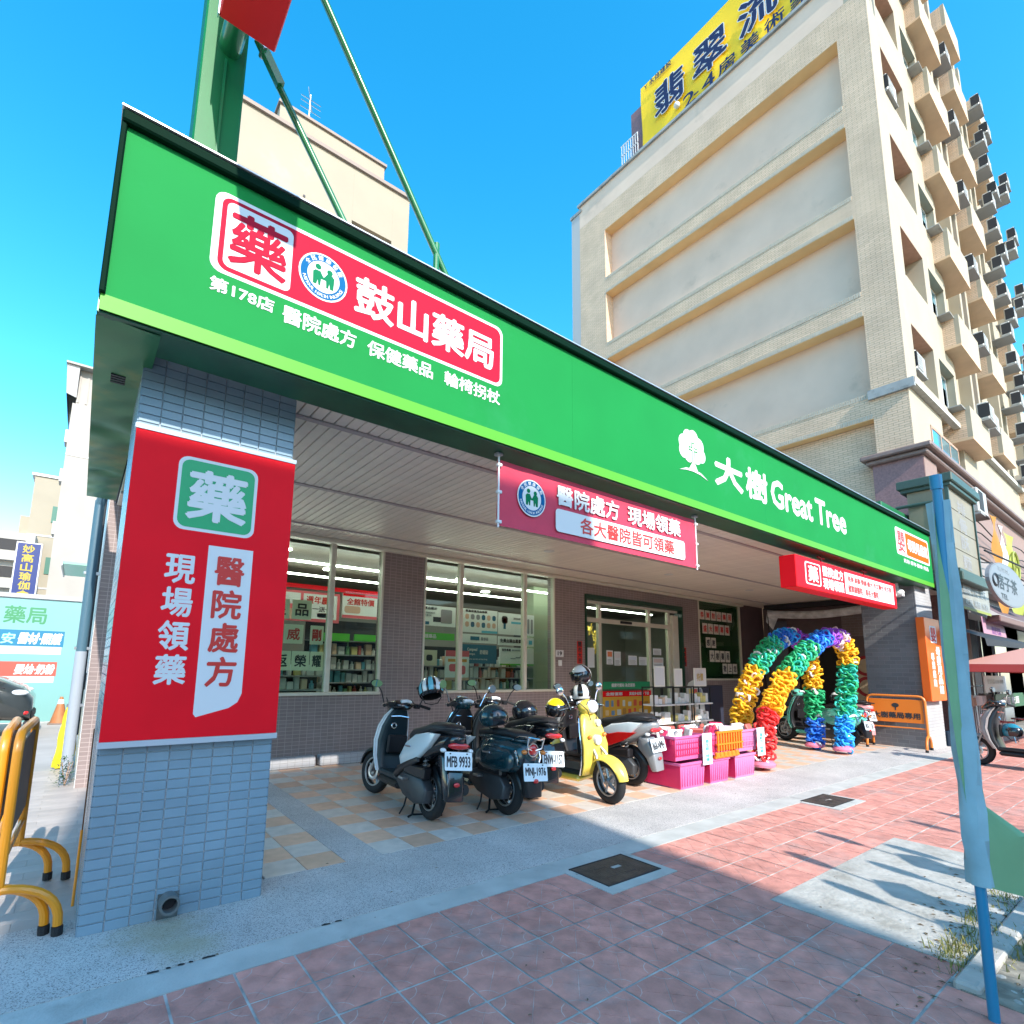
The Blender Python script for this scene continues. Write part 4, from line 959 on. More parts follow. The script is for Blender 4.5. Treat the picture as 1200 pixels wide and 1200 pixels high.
# stackable crates
PK = mat('crate_pink', (.58, .12, .30), .45, var=.05); PK2 = mat('crate_magenta', (.60, .02, .10), .45, var=.05); ORP = mat('basket_orange', (.85, .20, .01), .4)
def crate(x0, x1, y0, y1, z0, z1, m, label, lattice=False, endm=None):
    x0 -= .04; x1 -= .12
    o = thing('plastic_crate', label, 'crate', ((x0 + x1) / 2, (y0 + y1) / 2, z0), absolute=True, group='pink crates by the arch')
    q = MB(); t = .015; k = .02
    q.add([(x0 + k, y0 + k, z0), (x1 - k, y0 + k, z0), (x1 - k, y1 - k, z0), (x0 + k, y1 - k, z0), (x0, y0, z1), (x1, y0, z1), (x1, y1, z1), (x0, y1, z1),
           (x0 + k + t, y0 + k + t, z0 + t), (x1 - k - t, y0 + k + t, z0 + t), (x1 - k - t, y1 - k - t, z0 + t), (x0 + k + t, y1 - k - t, z0 + t), (x0 + t, y0 + t, z1), (x1 - t, y0 + t, z1), (x1 - t, y1 - t, z1), (x0 + t, y1 - t, z1)],
          [(0, 3, 2, 1), (0, 1, 5, 4), (1, 2, 6, 5), (2, 3, 7, 6), (3, 0, 4, 7), (8, 9, 10, 11), (9, 8, 12, 13), (10, 9, 13, 14), (11, 10, 14, 15), (8, 11, 15, 12), (4, 5, 13, 12), (5, 6, 14, 13), (6, 7, 15, 14), (7, 4, 12, 15)])
    q.build('shell', m, o)
    q = MB(); q.cbox(x0 - .012, x1 + .012, y0 - .014, y0 - .001, z1 - .03, z1 + .003, .003); q.cbox(x0 - .014, x0 - .001, y0, y1, z1 - .03, z1 + .003, .003)
    q.build('rim', m, o)
    if lattice:
        q = MB(); n = 14
        for i in range(n): xx = x0 + .03 + (x1 - x0 - .06) * i / (n - 1); q.box(xx - .006, xx + .006, y0 - .006 + .01, y0 - .001 + .01, z0 + .05, z1 - .04)
        for zz in (z0 + .06, z0 + .13, z0 + .2): q.box(x0 + .02, x1 - .02, y0 + .001, y0 + .007, zz, zz + .012)
        q.build('lattice', PK2 if m is PK else m, o)
    else:
        q = MB(); n = 9
        for i in range(n): xx = x0 + .05 + (x1 - x0 - .1) * i / (n - 1); q.box(xx - .005, xx + .005, y0 + .002, y0 + .012, z0 + .03, z1 - .06)
        q.build('rib', m, o)
    b = Board((x0 - .001, y0, z0), U=(0, 1, 0), V=(0, 0, 1), N=(-1, 0, 0), parent=o); w = y1 - y0
    if lattice: 
        b.rect('panel', .0, w, .0, z1 - z0 - .04, 0, .006, PK2)
        for i in range(5): b.rect('rib', .03 + i * w / 5.4, .05 + i * w / 5.4 + .02, .2, .3, .007, .012, PK2)
    else:
        b.rect('panel', .0, w, .02, z1 - z0 - .03, -.0, .004, PK2)
    return o
crate(6.26, 6.90, 4.08, 4.62, .012, .33, PK, 'lower pink crate with magenta end nearest the scooters')
crate(6.94, 7.50, 4.08, 4.62, .012, .33, PK, 'lower pink crate in the middle of the row'); crate(7.58, 8.22, 4.08, 4.62, .012, .33, mat('crate_pale', (.58, .19, .37), .45), 'lower pale pink crate nearest the balloon arch')
crate(6.20, 6.98, 4.10, 4.66, .36, .66, PK, 'upper lattice crate over the first lower crate', True); crate(7.0, 7.62, 4.10, 4.66, .36, .66, PK, 'upper lattice crate behind the orange basket', True); crate(7.64, 8.36, 4.10, 4.66, .36, .66, mat('crate_pale', (0, 0, 0)), 'upper lattice crate next to the balloon arch', True)
o = thing('orange_basket', 'orange slatted basket fixed to the front of the pink crates', 'basket', (7.4, 4.05, .35), absolute=True)
q = MB()
for i in range(10): q.box(7.08 + i * .068, 7.11 + i * .068, 4.055, 4.075, .42, .66)
q.box(7.06, 7.74, 4.05, 4.08, .655, .68); q.box(7.06, 7.74, 4.05, 4.08, .50, .52); q.build('upper_slats', ORP, o)
q = MB()
for i in range(6): q.cbox(7.0 + i * .1, 7.08 + i * .1, 4.03, 4.07, .34, .41, .01)
q.box(6.98, 7.6, 4.04, 4.075, .335, .36); q.build('lower_slats', ORP, o)
for x0, s_ in ((6.68, '衛生紙 特價'), (8.12, '濕紙巾 特價')):
    o = thing('price_card', 'tall white price card on the pink crates, %s' % ('near the scooters' if x0 < 7 else 'next to the arch'), 'price card', (x0, 4.05, .4), absolute=True)
    b = Board((0, 4.045, 0), N=(0, -1, 0), parent=o); b.rect('sheet', x0, x0 + .22, .28, .68, 0, .004, mat('price_blue', (.6, .72, .74), .5)); b.column(s_, x0 + .07, x0 + .15, .60, .32, .005, mat('teal_ink', (.05, .35, .35)), .02)
random.seed(17); TX_ = [6.2 + 2.0 * ((k * .618) % 1) for k in range(34)]
for k in range(34):
    x = TX_[k]; y = 4.15 + random.random() * .42; a = random.uniform(-1, 1); m = random.choice((W, W, W, GC[1], PK2, GC[5]))
    ob = MB(); ob.T = Matrix.Translation((x, y, .62)) @ Matrix.Rotation(a, 4, 'Z') @ Matrix.Rotation(random.uniform(-.6, .6), 4, 'X'); ob.cbox(-.09, .09, -.02, .02, -.03, .11, .01)
    tag(ob.build('tissue_pack', m), 'soft pack in the upper crates, %s counted from the scooter end' % OR_[sorted(TX_).index(x)], 'tissue pack', 'packs in the pink crates')

# ------------------------------------------------------------ balloon arches
BC = {k: mat('balloon_' + k, tuple(min(.9, q * 1.15 + .01) for q in c), .48, rnd=.18, spec=.35) for k, c in dict(red=(.72, .03, .03), gold=(.85, .42, .01), green=(.01, .34, .13), teal=(.02, .45, .35), blue=(.01, .14, .62), sky=(.02, .32, .75), purple=(.26, .06, .55), white=(.75, .75, .75), magenta=(.5, .04, .40), pale=(.75, .55, .55)).items()}
def loop_mesh(m, r, sc=1.):
    P = []
    n = 9
    for i in range(n):
        a = 2 * math.pi * i / n; P.append((.045 * sc * math.sin(a), .02 * math.sin(2 * a) * sc, .055 * sc - .062 * sc * math.cos(a)))
    return MB().tube(P, r, 5, closed=True).mesh('balloon', m, smooth=True, angle=80)
BL = {k: [loop_mesh(m, .017, 1.0), loop_mesh(m, .02, 1.25)] for k, m in BC.items()}
def arch(label, path, y, stops, seed):
    random.seed(seed)
    o = thing('balloon_arch', label, 'balloon arch', (path[0][0], y, 0), group='balloon arches at the entrance'); P = [Vector((x, y, z)) for x, z in path]
    # resample a smooth curve
    pts = []
    for i in range(len(P) - 1):
        p0, p1, p2, p3 = P[max(i - 1, 0)], P[i], P[i + 1], P[min(i + 2, len(P) - 1)]
        for k in range(12):
            t = k / 12; pts.append(.5 * ((2 * p1) + (p2 - p0) * t + (2 * p0 - 5 * p1 + 4 * p2 - p3) * t * t + (3 * p1 - p0 - 3 * p2 + p3) * t ** 3))
    pts.append(P[-1]); L = [0]
    for a, b in zip(pts, pts[1:]): L.append(L[-1] + (b - a).length)
    tot = L[-1]; n = 74; per = 4; big = {}; base = Vector((path[0][0], y, 0)); cnt = 0
    def at(s_):
        for i in range(1, len(L)):
            if L[i] >= s_: u = (s_ - L[i - 1]) / max(L[i] - L[i - 1], 1e-6); return pts[i - 1].lerp(pts[i], u), (pts[i] - pts[i - 1]).normalized()
        return pts[-1], (pts[-1] - pts[-2]).normalized()
    for i in range(n):
        s_ = tot * (i + .5) / n; p, d = at(s_); fr = s_ / tot
        col = next(c for f, c in stops if fr <= f)
        N = Vector((0, 1, 0)); B = d.cross(N).normalized()
        for k in range(per * 2):
            a = 2 * math.pi * (k + (i % 2) * .5) / (per * 2) + random.uniform(-.25, .25)
            out = N * math.cos(a) + B * math.sin(a)
            X = d; M = Matrix((X.cross(out).normalized(), X, out)).transposed().to_4x4() @ Matrix.Rotation(random.uniform(-.9, .9), 4, 'Z') @ Matrix.Rotation(random.uniform(-.35, .35), 4, 'X')
            c2 = random.choice(col) if isinstance(col, tuple) else col
            if random.random() < .05: c2 = 'white'  # a few loops turned white as painted highlights on the balloons
            loc = p - base + out * (.036 if p.z > .75 else .024) + d * random.uniform(-.02, .02)
            if k % 2 == 0 and cnt < 296:
                ob = link('balloon', BL[c2][random.randint(0, 1)], o); ob.matrix_local = Matrix.Translation(loc) @ M; cnt += 1
            else:
                big.setdefault(c2, []).append((Matrix.Translation(loc) @ M, random.randint(0, 1)))
    for c2, Ms in big.items():
        q = MB()
        for M, w in Ms:
            q.T = M; me = BL[c2][w]; q.add([tuple(v.co) for v in me.vertices], [tuple(f.vertices) for f in me.polygons])
        e = q.build('balloon_filling', BC[c2], o, smooth=True, angle=80); e['kind'] = 'stuff'
    for p in (P[0], P[-1]):
        q = MB(); q.T = Matrix.Translation(p - base)
        q.tower([(.013, 0, .20, .16), (.05, 0, .21, .17), (.09, 0, .17, .13), (.11, 0, .05, .05)], 20, 2); q.build('foot', mat('foot_pink', (.75, .2, .3), .5), o, smooth=True)
    return o
arch('rainbow balloon arch nearer the street standing at the entrance', [(8.58, 0.06), (8.66, .5), (8.95, .95), (9.45, 1.38), (10.15, 1.78), (10.85, 2.06), (11.45, 2.19), (11.98, 2.12), (12.2, 1.8), (12.02, 1.2), (11.75, .6), (11.62, .06)], 4.2,
     ((.135, 'red'), (.27, 'gold'), (.43, ('green', 'green', 'teal')), (.53, ('blue', 'sky')), (.585, 'purple'), (.645, ('pale', 'purple')), (.665, ('pale', 'gold')), (.75, 'gold'), (.80, ('teal', 'green')), (.90, ('teal', 'green')), (1.01, 'sky')), 1)
arch('rainbow balloon arch behind the other, closer to the shop wall', [(8.80, 0.06), (8.92, .6), (9.2, 1.12), (9.6, 1.55), (10.1, 1.92), (10.7, 2.15), (11.3, 2.14), (11.68, 1.9), (11.84, 1.4), (11.80, .7), (11.72, .06)], 4.72,
     ((.04, 'red'), (.28, 'gold'), (.44, ('green', 'teal')), (.55, ('blue', 'blue', 'sky')), (.68, ('magenta', 'purple')), (.70, 'pale'), (.815, 'gold'), (.91, 'green'), (1.01, 'blue')), 2)

# ------------------------------------------------------------ scooters and helmets
RUB = mat('tyre_rubber', (.014, .014, .015), .75, bump=.4, bscale=120)
SEATM = mat('seat_vinyl', (.015, .014, .015), .45, bump=.3, bscale=200)
PLW = mat('plate_white', (.72, .78, .80), .4)
GLOSSB = mat('gloss_black', (.008, .009, .012), .15, coat=.8)
ALU = mat('cast_aluminium', (.35, .36, .37), .4, metal=.8, var=.1)
LENS = mat('clear_lens', (.75, .78, .8), .05, spec=.8, coat=1)
TAIL = mat('tail_red', (.55, .01, .01), .12, coat=1)
AMB = mat('indicator_amber', (.7, .2, .02), .2, coat=1)
MIRR = mat('mirror_glass', (.9, .92, .93), .02, metal=1)
def wheel(o, x, r, y=0., tw=.052, disc=True, steer=0.):
    q = MB(); q.tube([(x, y - .05, r), (x, y + .05, r)], .035, 12); w = q.build('wheel', ALU, o, smooth=True)
    q = MB(); q.torus((x, y, r), r - tw, tw, 'Y', 36, 10, .95); q.build('tyre', RUB, w, smooth=True, angle=60)
    q = MB(); ri = r - tw * 1.75
    for s_ in (-1, 1): q.torus((x, y + s_ * .03, r), ri, .011, 'Y', 30, 6)
    for k in range(5):
        a = 2 * math.pi * k / 5 + .3
        q.tube([(x + .03 * math.cos(a), y, r + .03 * math.sin(a)), (x + ri * math.cos(a + .25), y, r + ri * math.sin(a + .25))], .014, 6)
    q.build('rim', ALU, w, smooth=True)
    if disc:
        q = MB(); q.torus((x, y + .045, r), .075, .018, 'Y', 24, 4, .12); q.build('brake_disc', STEEL, w)
    return w
def arcfender(x, r, a0, a1, hw, th=.012, n=16, nose=0.):
    rings = []
    for i in range(n + 1):
        a = R(a0 + (a1 - a0) * i / n); t = i / n; w = hw * (1 - .35 * (2 * t - 1) ** 2); rr = r + nose * t
        ring = []
        for k in range(9):
            b = -1 + 2 * k / 8; q = rr - (b * b) * .045; ring.append((x + q * math.cos(a), w * b, r0z(r) + q * math.sin(a)))
        for k in range(9):
            b = 1 - 2 * k / 8; q = rr - th - (b * b) * .045; ring.append((x + q * math.cos(a), w * b * .96, r0z(r) + q * math.sin(a)))
        rings.append(ring)
    return rings
WR = .245
def r0z(r): return WR
def plate(o, x, z, s_, tilt=12, w=.30, h=.165, bluish=True, yaw=180):
    """number plate facing backwards, lettering straight on it"""
    q = Board((x, w / 2, z), U=(0, -1, 0), V=(math.sin(R(tilt)), 0, math.cos(R(tilt))), N=(-math.cos(R(tilt)), 0, math.sin(R(tilt))))
    base = q.rect('number_plate', 0, w, 0, h, 0, .004, PLW, .012); base.parent = o; q.p = base
    e = q.rect('plate_backing', -.004, w + .004, -.004, h + .004, -.004, -.0005, BLACK, .012)
    t = q.text(s_, .022, w - .022, .03, h - .04, .0045, INK, .03)
    q.rect('plate_bolt', .05, .065, h - .022, h - .010, .0045, .008, INK); q.rect('plate_bolt', w - .065, w - .05, h - .022, h - .010, .0045, .008, INK)
    return base
def mirror(o, s_, x=.93, z=1.03, top=.2, oval=(.075, .045), chrome=False, spread=.12):
    q = MB(); q.tube([(x, s_ * .22, z), (x - .01, s_ * (.22 + spread * .5), z + top * .7), (x - .02, s_ * (.22 + spread), z + top)], .007, 6)
    m_ = q.build('mirror', CHROME if chrome else BLACK, o, smooth=True)
    q = MB(); q.T = Matrix.Translation((x - .02, s_ * (.22 + spread) + s_ * .02, z + top + .02)); q.ball((0, 0, 0), (.022, oval[0], oval[1]), 16, 8); q.build('mirror_shell', CHROME if chrome else BLACK, m_, smooth=True)
    q = MB(); q.T = Matrix.Translation((x - .043, s_ * (.22 + spread) + s_ * .02, z + top + .02)); q.add([(0, oval[0] * .88 * math.cos(a), oval[1] * .88 * math.sin(a)) for a in [2 * math.pi * k / 20 for k in range(20)]], [tuple(range(20))]); q.build('mirror_face', MIRR, m_)
def scooter(label, loc, heading, lean, body, panel, shield, fender, plate_s, style='sport', seatm=SEATM, floorm=BLACK, steer=0., chrome=False, group='scooters parked under the canopy', tail=None, pz=None):
    o = thing('scooter', label, 'scooter', loc, (0, R(lean) * 0, 0), group=group)
    o.rotation_euler = (Matrix.Rotation(R(heading), 3, 'Z') @ Matrix.Rotation(R(lean), 3, 'X')).to_euler()
    L = 1.28; cl = style == 'classic'
    wheel(o, 0, WR)
    # ---- rear body
    if cl:
        secs = [(-.36, .60, .03, .05), (-.33, .60, .10, .12), (-.25, .60, .155, .16), (-.1, .60, .19, .185), (.08, .60, .205, .19), (.25, .59, .19, .185), (.38, .56, .14, .18), (.46, .52, .09, .15)]
        MB().body(secs, 24, 2.5).build('body', body, o, smooth=True, angle=70)
        for s_ in (-1, 1):
            q = MB(); q.T = Matrix.Translation((0, s_ * .16, 0)); q.body([(-.27, .55, .01, .04), (-.2, .55, .045, .10), (-.02, .55, .065, .14), (.18, .55, .06, .135), (.34, .53, .035, .09), (.40, .52, .01, .04)], 18, 2.4); q.build('side_panel', panel, o, smooth=True, angle=70)
            q = MB(); q.tube([(-.305, s_ * .125, .53), (-.30, s_ * .15, .60), (-.27, s_ * .155, .66)], .012, 8); q.build('trim', CHROME, o, smooth=True)
        MB().body([(-.30, .79, .05, .015), (-.26, .80, .12, .035), (-.05, .81, .145, .045), (.2, .80, .14, .045), (.42, .775, .12, .04), (.48, .76, .06, .02)], 18, 3).build('seat', seatm, o, smooth=True, angle=70)
        MB().body([(-.31, .755, .08, .02), (-.2, .76, .14, .025), (.1, .76, .15, .025), (.44, .735, .11, .02)], 18, 3).build('seat_base', panel, o, smooth=True, angle=70)
    else:
        secs = [(-.43, .80, .04, .03), (-.37, .785, .10, .065), (-.25, .75, .15, .10), (-.1, .70, .18, .13), (.08, .65, .195, .15), (.25, .59, .19, .16), (.38, .54, .155, .17), (.46, .50, .12, .16)]
        MB().body(secs, 22, 2.8).build('body', body, o, smooth=True, angle=60)
        for s_ in (-1, 1):
            q = MB(); q.T = Matrix.Translation((0, s_ * .178, 0)) @ Matrix.Rotation(s_ * R(-4), 4, 'Z')
            q.slab([(-.34, .84), (-.14, .835), (.14, .79), (.36, .68), (.49, .52), (.42, .43), (.22, .50), (.02, .57), (-.18, .70)], .032, .026); q.build('side_panel', panel, o, smooth=True, angle=50)
            q = MB(); q.T = Matrix.Translation((0, s_ * .185, 0)); q.slab([(.02, .59), (.26, .51), (.44, .44), (.52, .34), (.46, .32), (.3, .42), (.0, .54)], .018, .015); q.build('lower_trim', BLACK, o, smooth=True, angle=50)
        q = MB(); q.body([(-.38, .855, .07, .025), (-.30, .885, .125, .05), (-.08, .88, .155, .06), (.04, .84, .16, .06), (.2, .80, .155, .065), (.36, .775, .12, .06), (.46, .74, .09, .05), (.52, .70, .04, .02)], 20, 2.8); q.build('seat', seatm, o, smooth=True, angle=70)
    # ---- floor, tunnel, leg shield
    MB().cbox(.42, .98, -.17, .17, .27, .335, .02).build('floorboard', floorm, o)
    MB().cbox(.44, .96, -.185, .185, .20, .272, .03).build('belly_cover', body if cl else BLACK, o)
    MB().cbox(.40, .50, -.13, .13, .30, .55, .02).build('seat_front_cover', floorm, o)
    if cl: sh = [(.29, 1.01, .03, .20), (.42, 1.06, .035, .22), (.60, 1.07, .04, .215), (.78, 1.03, .045, .19), (.92, .99, .05, .14), (.985, .965, .04, .08)]
    else: sh = [(.30, .99, .035, .18), (.45, 1.06, .06, .20), (.62, 1.10, .08, .20), (.78, 1.08, .085, .18), (.90, 1.03, .07, .14), (.98, .98, .05, .09)]
    MB().tower([(z, x + .02, hx, hy) for z, x, hx, hy in sh], 24, 2.6).build('leg_shield', shield, o, smooth=True, angle=70)
    q = MB(); q.tower([(z, x - .03, hx * .9, hy * .88) for z, x, hx, hy in sh], 20, 3.5); ins = q.build('inner_shield', floorm, o, smooth=True, angle=70)
    q = MB(); q.torus((.935, .06, .80), .028, .008, 'X', 20, 6); q.build('key_ring', CHROME, ins, smooth=True)
    q = MB(); q.cbox(.90, .945, -.12, .12, .50, .70, .015); q.build('glove_box', BLACK, ins)
    q = MB(); q.tube([(.93, -.11, .90), (.93, 0, .91), (.93, .11, .90)], .01, 8); q.build('trim', CHROME, ins, smooth=True)
    for s_ in (-1, 1):
        q = MB(); q.tube([(x - .01, s_ * (hy + .005), z) for z, x, hx, hy in sh], .009, 6); q.build('edge_trim', CHROME if (cl or chrome) else shield, o, smooth=True)
    # ---- front end on the steering axis
    F = bpy.data.objects.new('steering', None); COL.objects.link(F); F.parent = o
    def st(me_obj): return me_obj
    Ms = Matrix.Translation((1.05, 0, 0)) @ Matrix.Rotation(R(steer), 4, 'Z') @ Matrix.Translation((-1.05, 0, 0))
    bpy.data.objects.remove(F)
    front = []
    front.append(wheel(o, L, WR))
    q = MB(); q.loft(arcfender(L, WR + .045, 10, 165, .085 if not cl else .10)); front.append(q.build('front_fender', fender, o, smooth=True, angle=60))
    q = MB()
    for s_ in (-1, 1): q.tube([(L, s_ * .075, WR), (L - .1, s_ * .075, .52), (L - .2, s_ * .05, .62)], .018, 8)
    front.append(q.build('fork', ALU, o, smooth=True))
    q = MB()
    if cl: q.ball((1.0, 0, 1.04), (.11, .13, .09), 20, 12)
    else: q.body([(.86, 1.02, .05, .03), (.92, 1.03, .13, .05), (1.0, 1.03, .15, .06), (1.08, 1.0, .12, .06), (1.16, .95, .05, .03)], 18, 2.4)
    q.T = Matrix.Identity(4); front.append(MB().tube([(.90, -.07, 1.075), (.885, 0, 1.085), (.90, .07, 1.075)], .022, 10).build('gauge', LENS, o, smooth=True)); front.append(q.build('handlebar_cover', shield if cl else GLOSSB, o, smooth=True, angle=70))
    q = MB(); q.tube([(.86, -.33, 1.02), (.92, -.2, 1.05), (.95, 0, 1.03), (.92, .2, 1.05), (.86, .33, 1.02)], .012, 8); hbar = q.build('handlebar', BLACK, o, smooth=True); front.append(hbar)
    for s_ in (-1, 1):
        q = MB(); q.tube([(.905, s_ * .23, 1.045), (.852, s_ * .345, 1.018)], .018, 10); q.build('grip', RUB, hbar, smooth=True)
        q = MB(); q.tube([(.96, s_ * .19, 1.05), (.93, s_ * .3, 1.035), (.90, s_ * .345, 1.02)], .006, 6); q.build('brake_lever', CHROME, hbar, smooth=True)
    q = MB()
    if cl: q.T = Matrix.Translation((1.085, 0, 1.05)); q.ball((0, 0, 0), (.045, .075, .075), 20, 10); hl = q.build('headlight', LENS, o, smooth=True); 
    else: q.ball((1.155, 0, .80), (.04, .11, .06), 18, 9); hl = q.build('headlight', LENS, o, smooth=True)
    front.append(hl)
    if cl:
        q = MB(); q.torus((1.07, 0, 1.05), .078, .009, 'X', 28, 6); q.build('lamp_ring', CHROME, hl, smooth=True)
    for s_ in (-1, 1): 
        q = MB(); q.ball((1.12, s_ * .13, .78 if not cl else .72), (.03, .03, .025), 10, 6); q.build('indicator', AMB, o, smooth=True)
    if steer:
        for e in front: e.matrix_local = Ms @ e.matrix_local
    for s_ in (-1, 1): mirror(o, s_, chrome=cl, oval=(.055, .055) if cl else (.075, .045))
    # ---- engine, exhaust, shocks, stand
    q = MB(); q.T = Matrix.Translation((0, .125, 0)); q.slab([(-.14, .18), (-.17, .30), (-.08, .39), (.25, .44), (.45, .38), (.47, .28), (.3, .18), (.05, .14)], .055, .025); en = q.build('engine_case', mat('engine_grey', (.06, .065, .07), .45, metal=.4, var=.1), o, smooth=True, angle=50)
    q = MB(); q.cbox(-.12, .30, .09, .20, .385, .50, .02); q.build('air_box', BLACK, en)
    q = MB(); q.cyl((0, .17, .25), (0, .178, .25), .07, 20); q.build('cover_disc', ALU, en); q = MB(); q.cyl((.32, .17, .3), (.32, .178, .3), .06, 20); q.build('cover_disc', ALU, en)
    q = MB(); q.tube([(.4, -.1, .2), (.2, -.15, .17), (.1, -.16, .22)], .016, 8); q.tube([(.12, -.165, .23), (.06, -.168, .26), (-.28, -.172, .33), (-.31, -.172, .335)], .052, 16); ex = q.build('exhaust', mat('exhaust_black', (.03, .03, .032), .4, metal=.5), o, smooth=True)
    q = MB(); q.T = Matrix.Translation((-.1, -.225, .30)) @ Matrix.Rotation(R(-12), 4, 'Y'); q.cbox(-.12, .12, -.006, .006, -.035, .035, .005); q.build('heat_shield', ALU, ex)
    for s_ in (-1, 1):
        q = MB(); n = 40; q.tube([(-.07 + .04 * t / n + .026 * math.cos(t * 1.1), s_ * .13 + .026 * math.sin(t * 1.1), .30 + .28 * t / n) for t in range(n)], .006, 5); sp_ = q.build('shock_spring', CHROME if s_ < 0 else ALU, o, smooth=True)
        q = MB(); q.tube([(-.07, s_ * .13, .27), (-.03, s_ * .13, .60)], .014, 8); q.build('shock_rod', BLACK, sp_, smooth=True)
    q = MB(); q.tube([(.22, .05, .2), (.1, .14, .03), (.06, .2, .02)], .012, 6); q.tube([(.22, -.05, .2), (.1, -.14, .03), (.06, -.18, .02)], .012, 6); q.tube([(.1, .14, .03), (.1, -.14, .03)], .01, 6); q.tube([(.24, .14, .24), (.16, .21, .1), (.14, .26, .03)], .009, 6); q.build('stand', BLACK, o, smooth=True)
    # ---- tail: mudguard, plate, lights, rail
    q = MB(); q.slab([(-.32, .64), (-.20, .66), (-.17, .52), (-.30, .38), (-.37, .24), (-.43, .25), (-.42, .44)], .10, .03); q.build('rear_mudguard', body if not cl else BLACK, o, smooth=True, angle=50)
    plate(o, -.435, pz if pz else (.40 if cl else .53), plate_s)
    q = MB()
    if cl: q.ball((-.345, 0, .68), (.03, .06, .055), 18, 9)
    else: q.T = Matrix.Translation((-.40, 0, .745)); q.ball((0, 0, 0), (.035, .12, .035), 18, 8)
    q.build('tail_light', tail or TAIL, o, smooth=True)
    if cl:
        q = MB(); q.torus((-.36, 0, .68), .062, .007, 'X', 24, 6); q.build('lamp_ring', CHROME, o, smooth=True)
    for s_ in (-1, 1):
        q = MB(); q.ball((-.37, s_ * (.12 if cl else .15), .66 if cl else .70), (.035, .03, .022), 12, 7); q.build('indicator', LENS if not cl else AMB, o, smooth=True)
    q = MB(); z = .78 if cl else .83
    if cl: q.tube([(-.18, .13, .75), (-.3, .13, .80), (-.40, .1, .80), (-.43, 0, .79), (-.40, -.1, .80), (-.3, -.13, .80), (-.18, -.13, .75)], .010, 8); q.tube([(-.40, .1, .80), (-.38, .09, .70), (-.36, 0, .67), (-.38, -.09, .70), (-.40, -.1, .80)], .008, 8)
    else: q.tube([(-.1, .15, .84), (-.3, .14, .88), (-.42, .1, .89), (-.46, 0, .885), (-.42, -.1, .89), (-.3, -.14, .88), (-.1, -.15, .84)], .012, 8)
    q.build('grab_rail', CHROME if cl else BLACK, o, smooth=True)
    q = MB(); q.ball((-.435, 0, .40), (.012, .035, .022), 12, 6); q.build('reflector', TAIL, o, smooth=True)
    for s_ in (-1, 1):                       # control cables, pegs, turn lamps on the bars
        q = MB(); q.tube([(.92, s_ * .17, 1.04), (1.02, s_ * .16, 1.10), (1.08, s_ * .10, 1.02), (1.08, s_ * .05, .90)], .006, 5); q.build('cable', BLACK, o, smooth=True)
        q = MB(); q.cbox(.20, .30, s_ * .20 - .045, s_ * .20 + .045, .335, .36, .006); q.build('foot_peg', ALU, o)
        q = MB(); q.T = Matrix.Translation((.93, s_ * .20, 1.03)); q.cbox(-.03, .03, -.035, .035, -.025, .03, .008); q.build('switch_box', BLACK, hbar)
        q = MB(); q.T = Matrix.Translation((.22 if not cl else .1, s_ * (.214 if not cl else .228), .66 if not cl else .60)); q.slab([(-.06, -.006), (.07, -.012), (.08, .004), (-.05, .010)], .004, .002); q.build('badge_strip', CHROME, o)
    q = MB(); q.loft(arcfender(0, WR + .03, 75, 170, .06)); q.build('hugger', BLACK, o, smooth=True, angle=60)
    q = MB(); q.cbox(-.10, .10, -.05, .05, .425, .47, .01); q.T = Matrix.Identity(4); q.build('inner_frame', DARK, o)
    q = MB(); q.torus((0, .0, WR), .10, .012, 'Y', 24, 6); q.build('brake_drum', DARK, o)
    return o
def helmet(label, loc, rot, shell, face=BLACK, stripes=(), r=.135, group=None):
    o = thing('helmet', label, 'helmet', loc, tuple(R(a) for a in rot), group=group)
    q = MB(); vs = []; n, m_ = 24, 14                # shell, cut away in front for the face
    for j in range(m_ + 1):
        for i in range(n):
            p = 2 * math.pi * i / n; front = max(0, math.cos(p)); tmax = R(128) - R(48) * front ** 1.5
            t = tmax * j / m_; vs.append((r * 1.12 * math.sin(t) * math.cos(p), r * .95 * math.sin(t) * math.sin(p), r * math.cos(t)))
    q.add(vs, [(j * n + i, (j + 1) * n + i, (j + 1) * n + (i + 1) % n, j * n + (i + 1) % n) for j in range(m_) for i in range(n)]); q.build('shell', shell, o, smooth=True, angle=80)
    q = MB(); q.ball((0, 0, -.01), (r * 1.0, r * .85, r * .88), 20, 12, 0, R(125)); q.build('lining', DARK, o, smooth=True)
    q = MB(); q.ball((0, 0, 0), (r * 1.2, r * 1.01, r * 1.03), 18, 10, R(58), R(118), R(-72), R(72)); q.build('visor', face, o, smooth=True)
    q = MB()
    for s_ in (-1, 1): q.cyl((r * .32, s_ * r * .9, r * .25), (r * .32, s_ * r * 1.04, r * .25), .018, 12)
    q.build('hinge', BLACK, o)
    q = MB(); q.tube([(0, -r * .8, -r * .6), (.03, -r * .5, -r * 1.05), (.035, 0, -r * 1.15), (.03, r * .5, -r * 1.05), (0, r * .8, -r * .6)], .006, 6); q.build('strap', BLACK, o, smooth=True)
    for k, (a0, a1, m) in enumerate(stripes):
        q = MB(); q.ball((0, 0, 0), (r * 1.12 + .003 + .0008 * k, r * .95 + .003 + .0008 * k, r + .003 + .0008 * k), 10, 12, R(14), R(112), R(a0), R(a1)); q.build('stripe', m, o, smooth=True)
    return o
PTEAL = mat('paint_dark_teal', (.006, .035, .045), .2, coat=.8, var=.04)
PWH = mat('paint_pearl_white', (.72, .78, .80), .25, coat=.7)
PYE = mat('paint_yellow', (.78, .60, .09), .3, coat=.6)
PMINT = mat('paint_mint', (.12, .52, .42), .25, coat=.7)
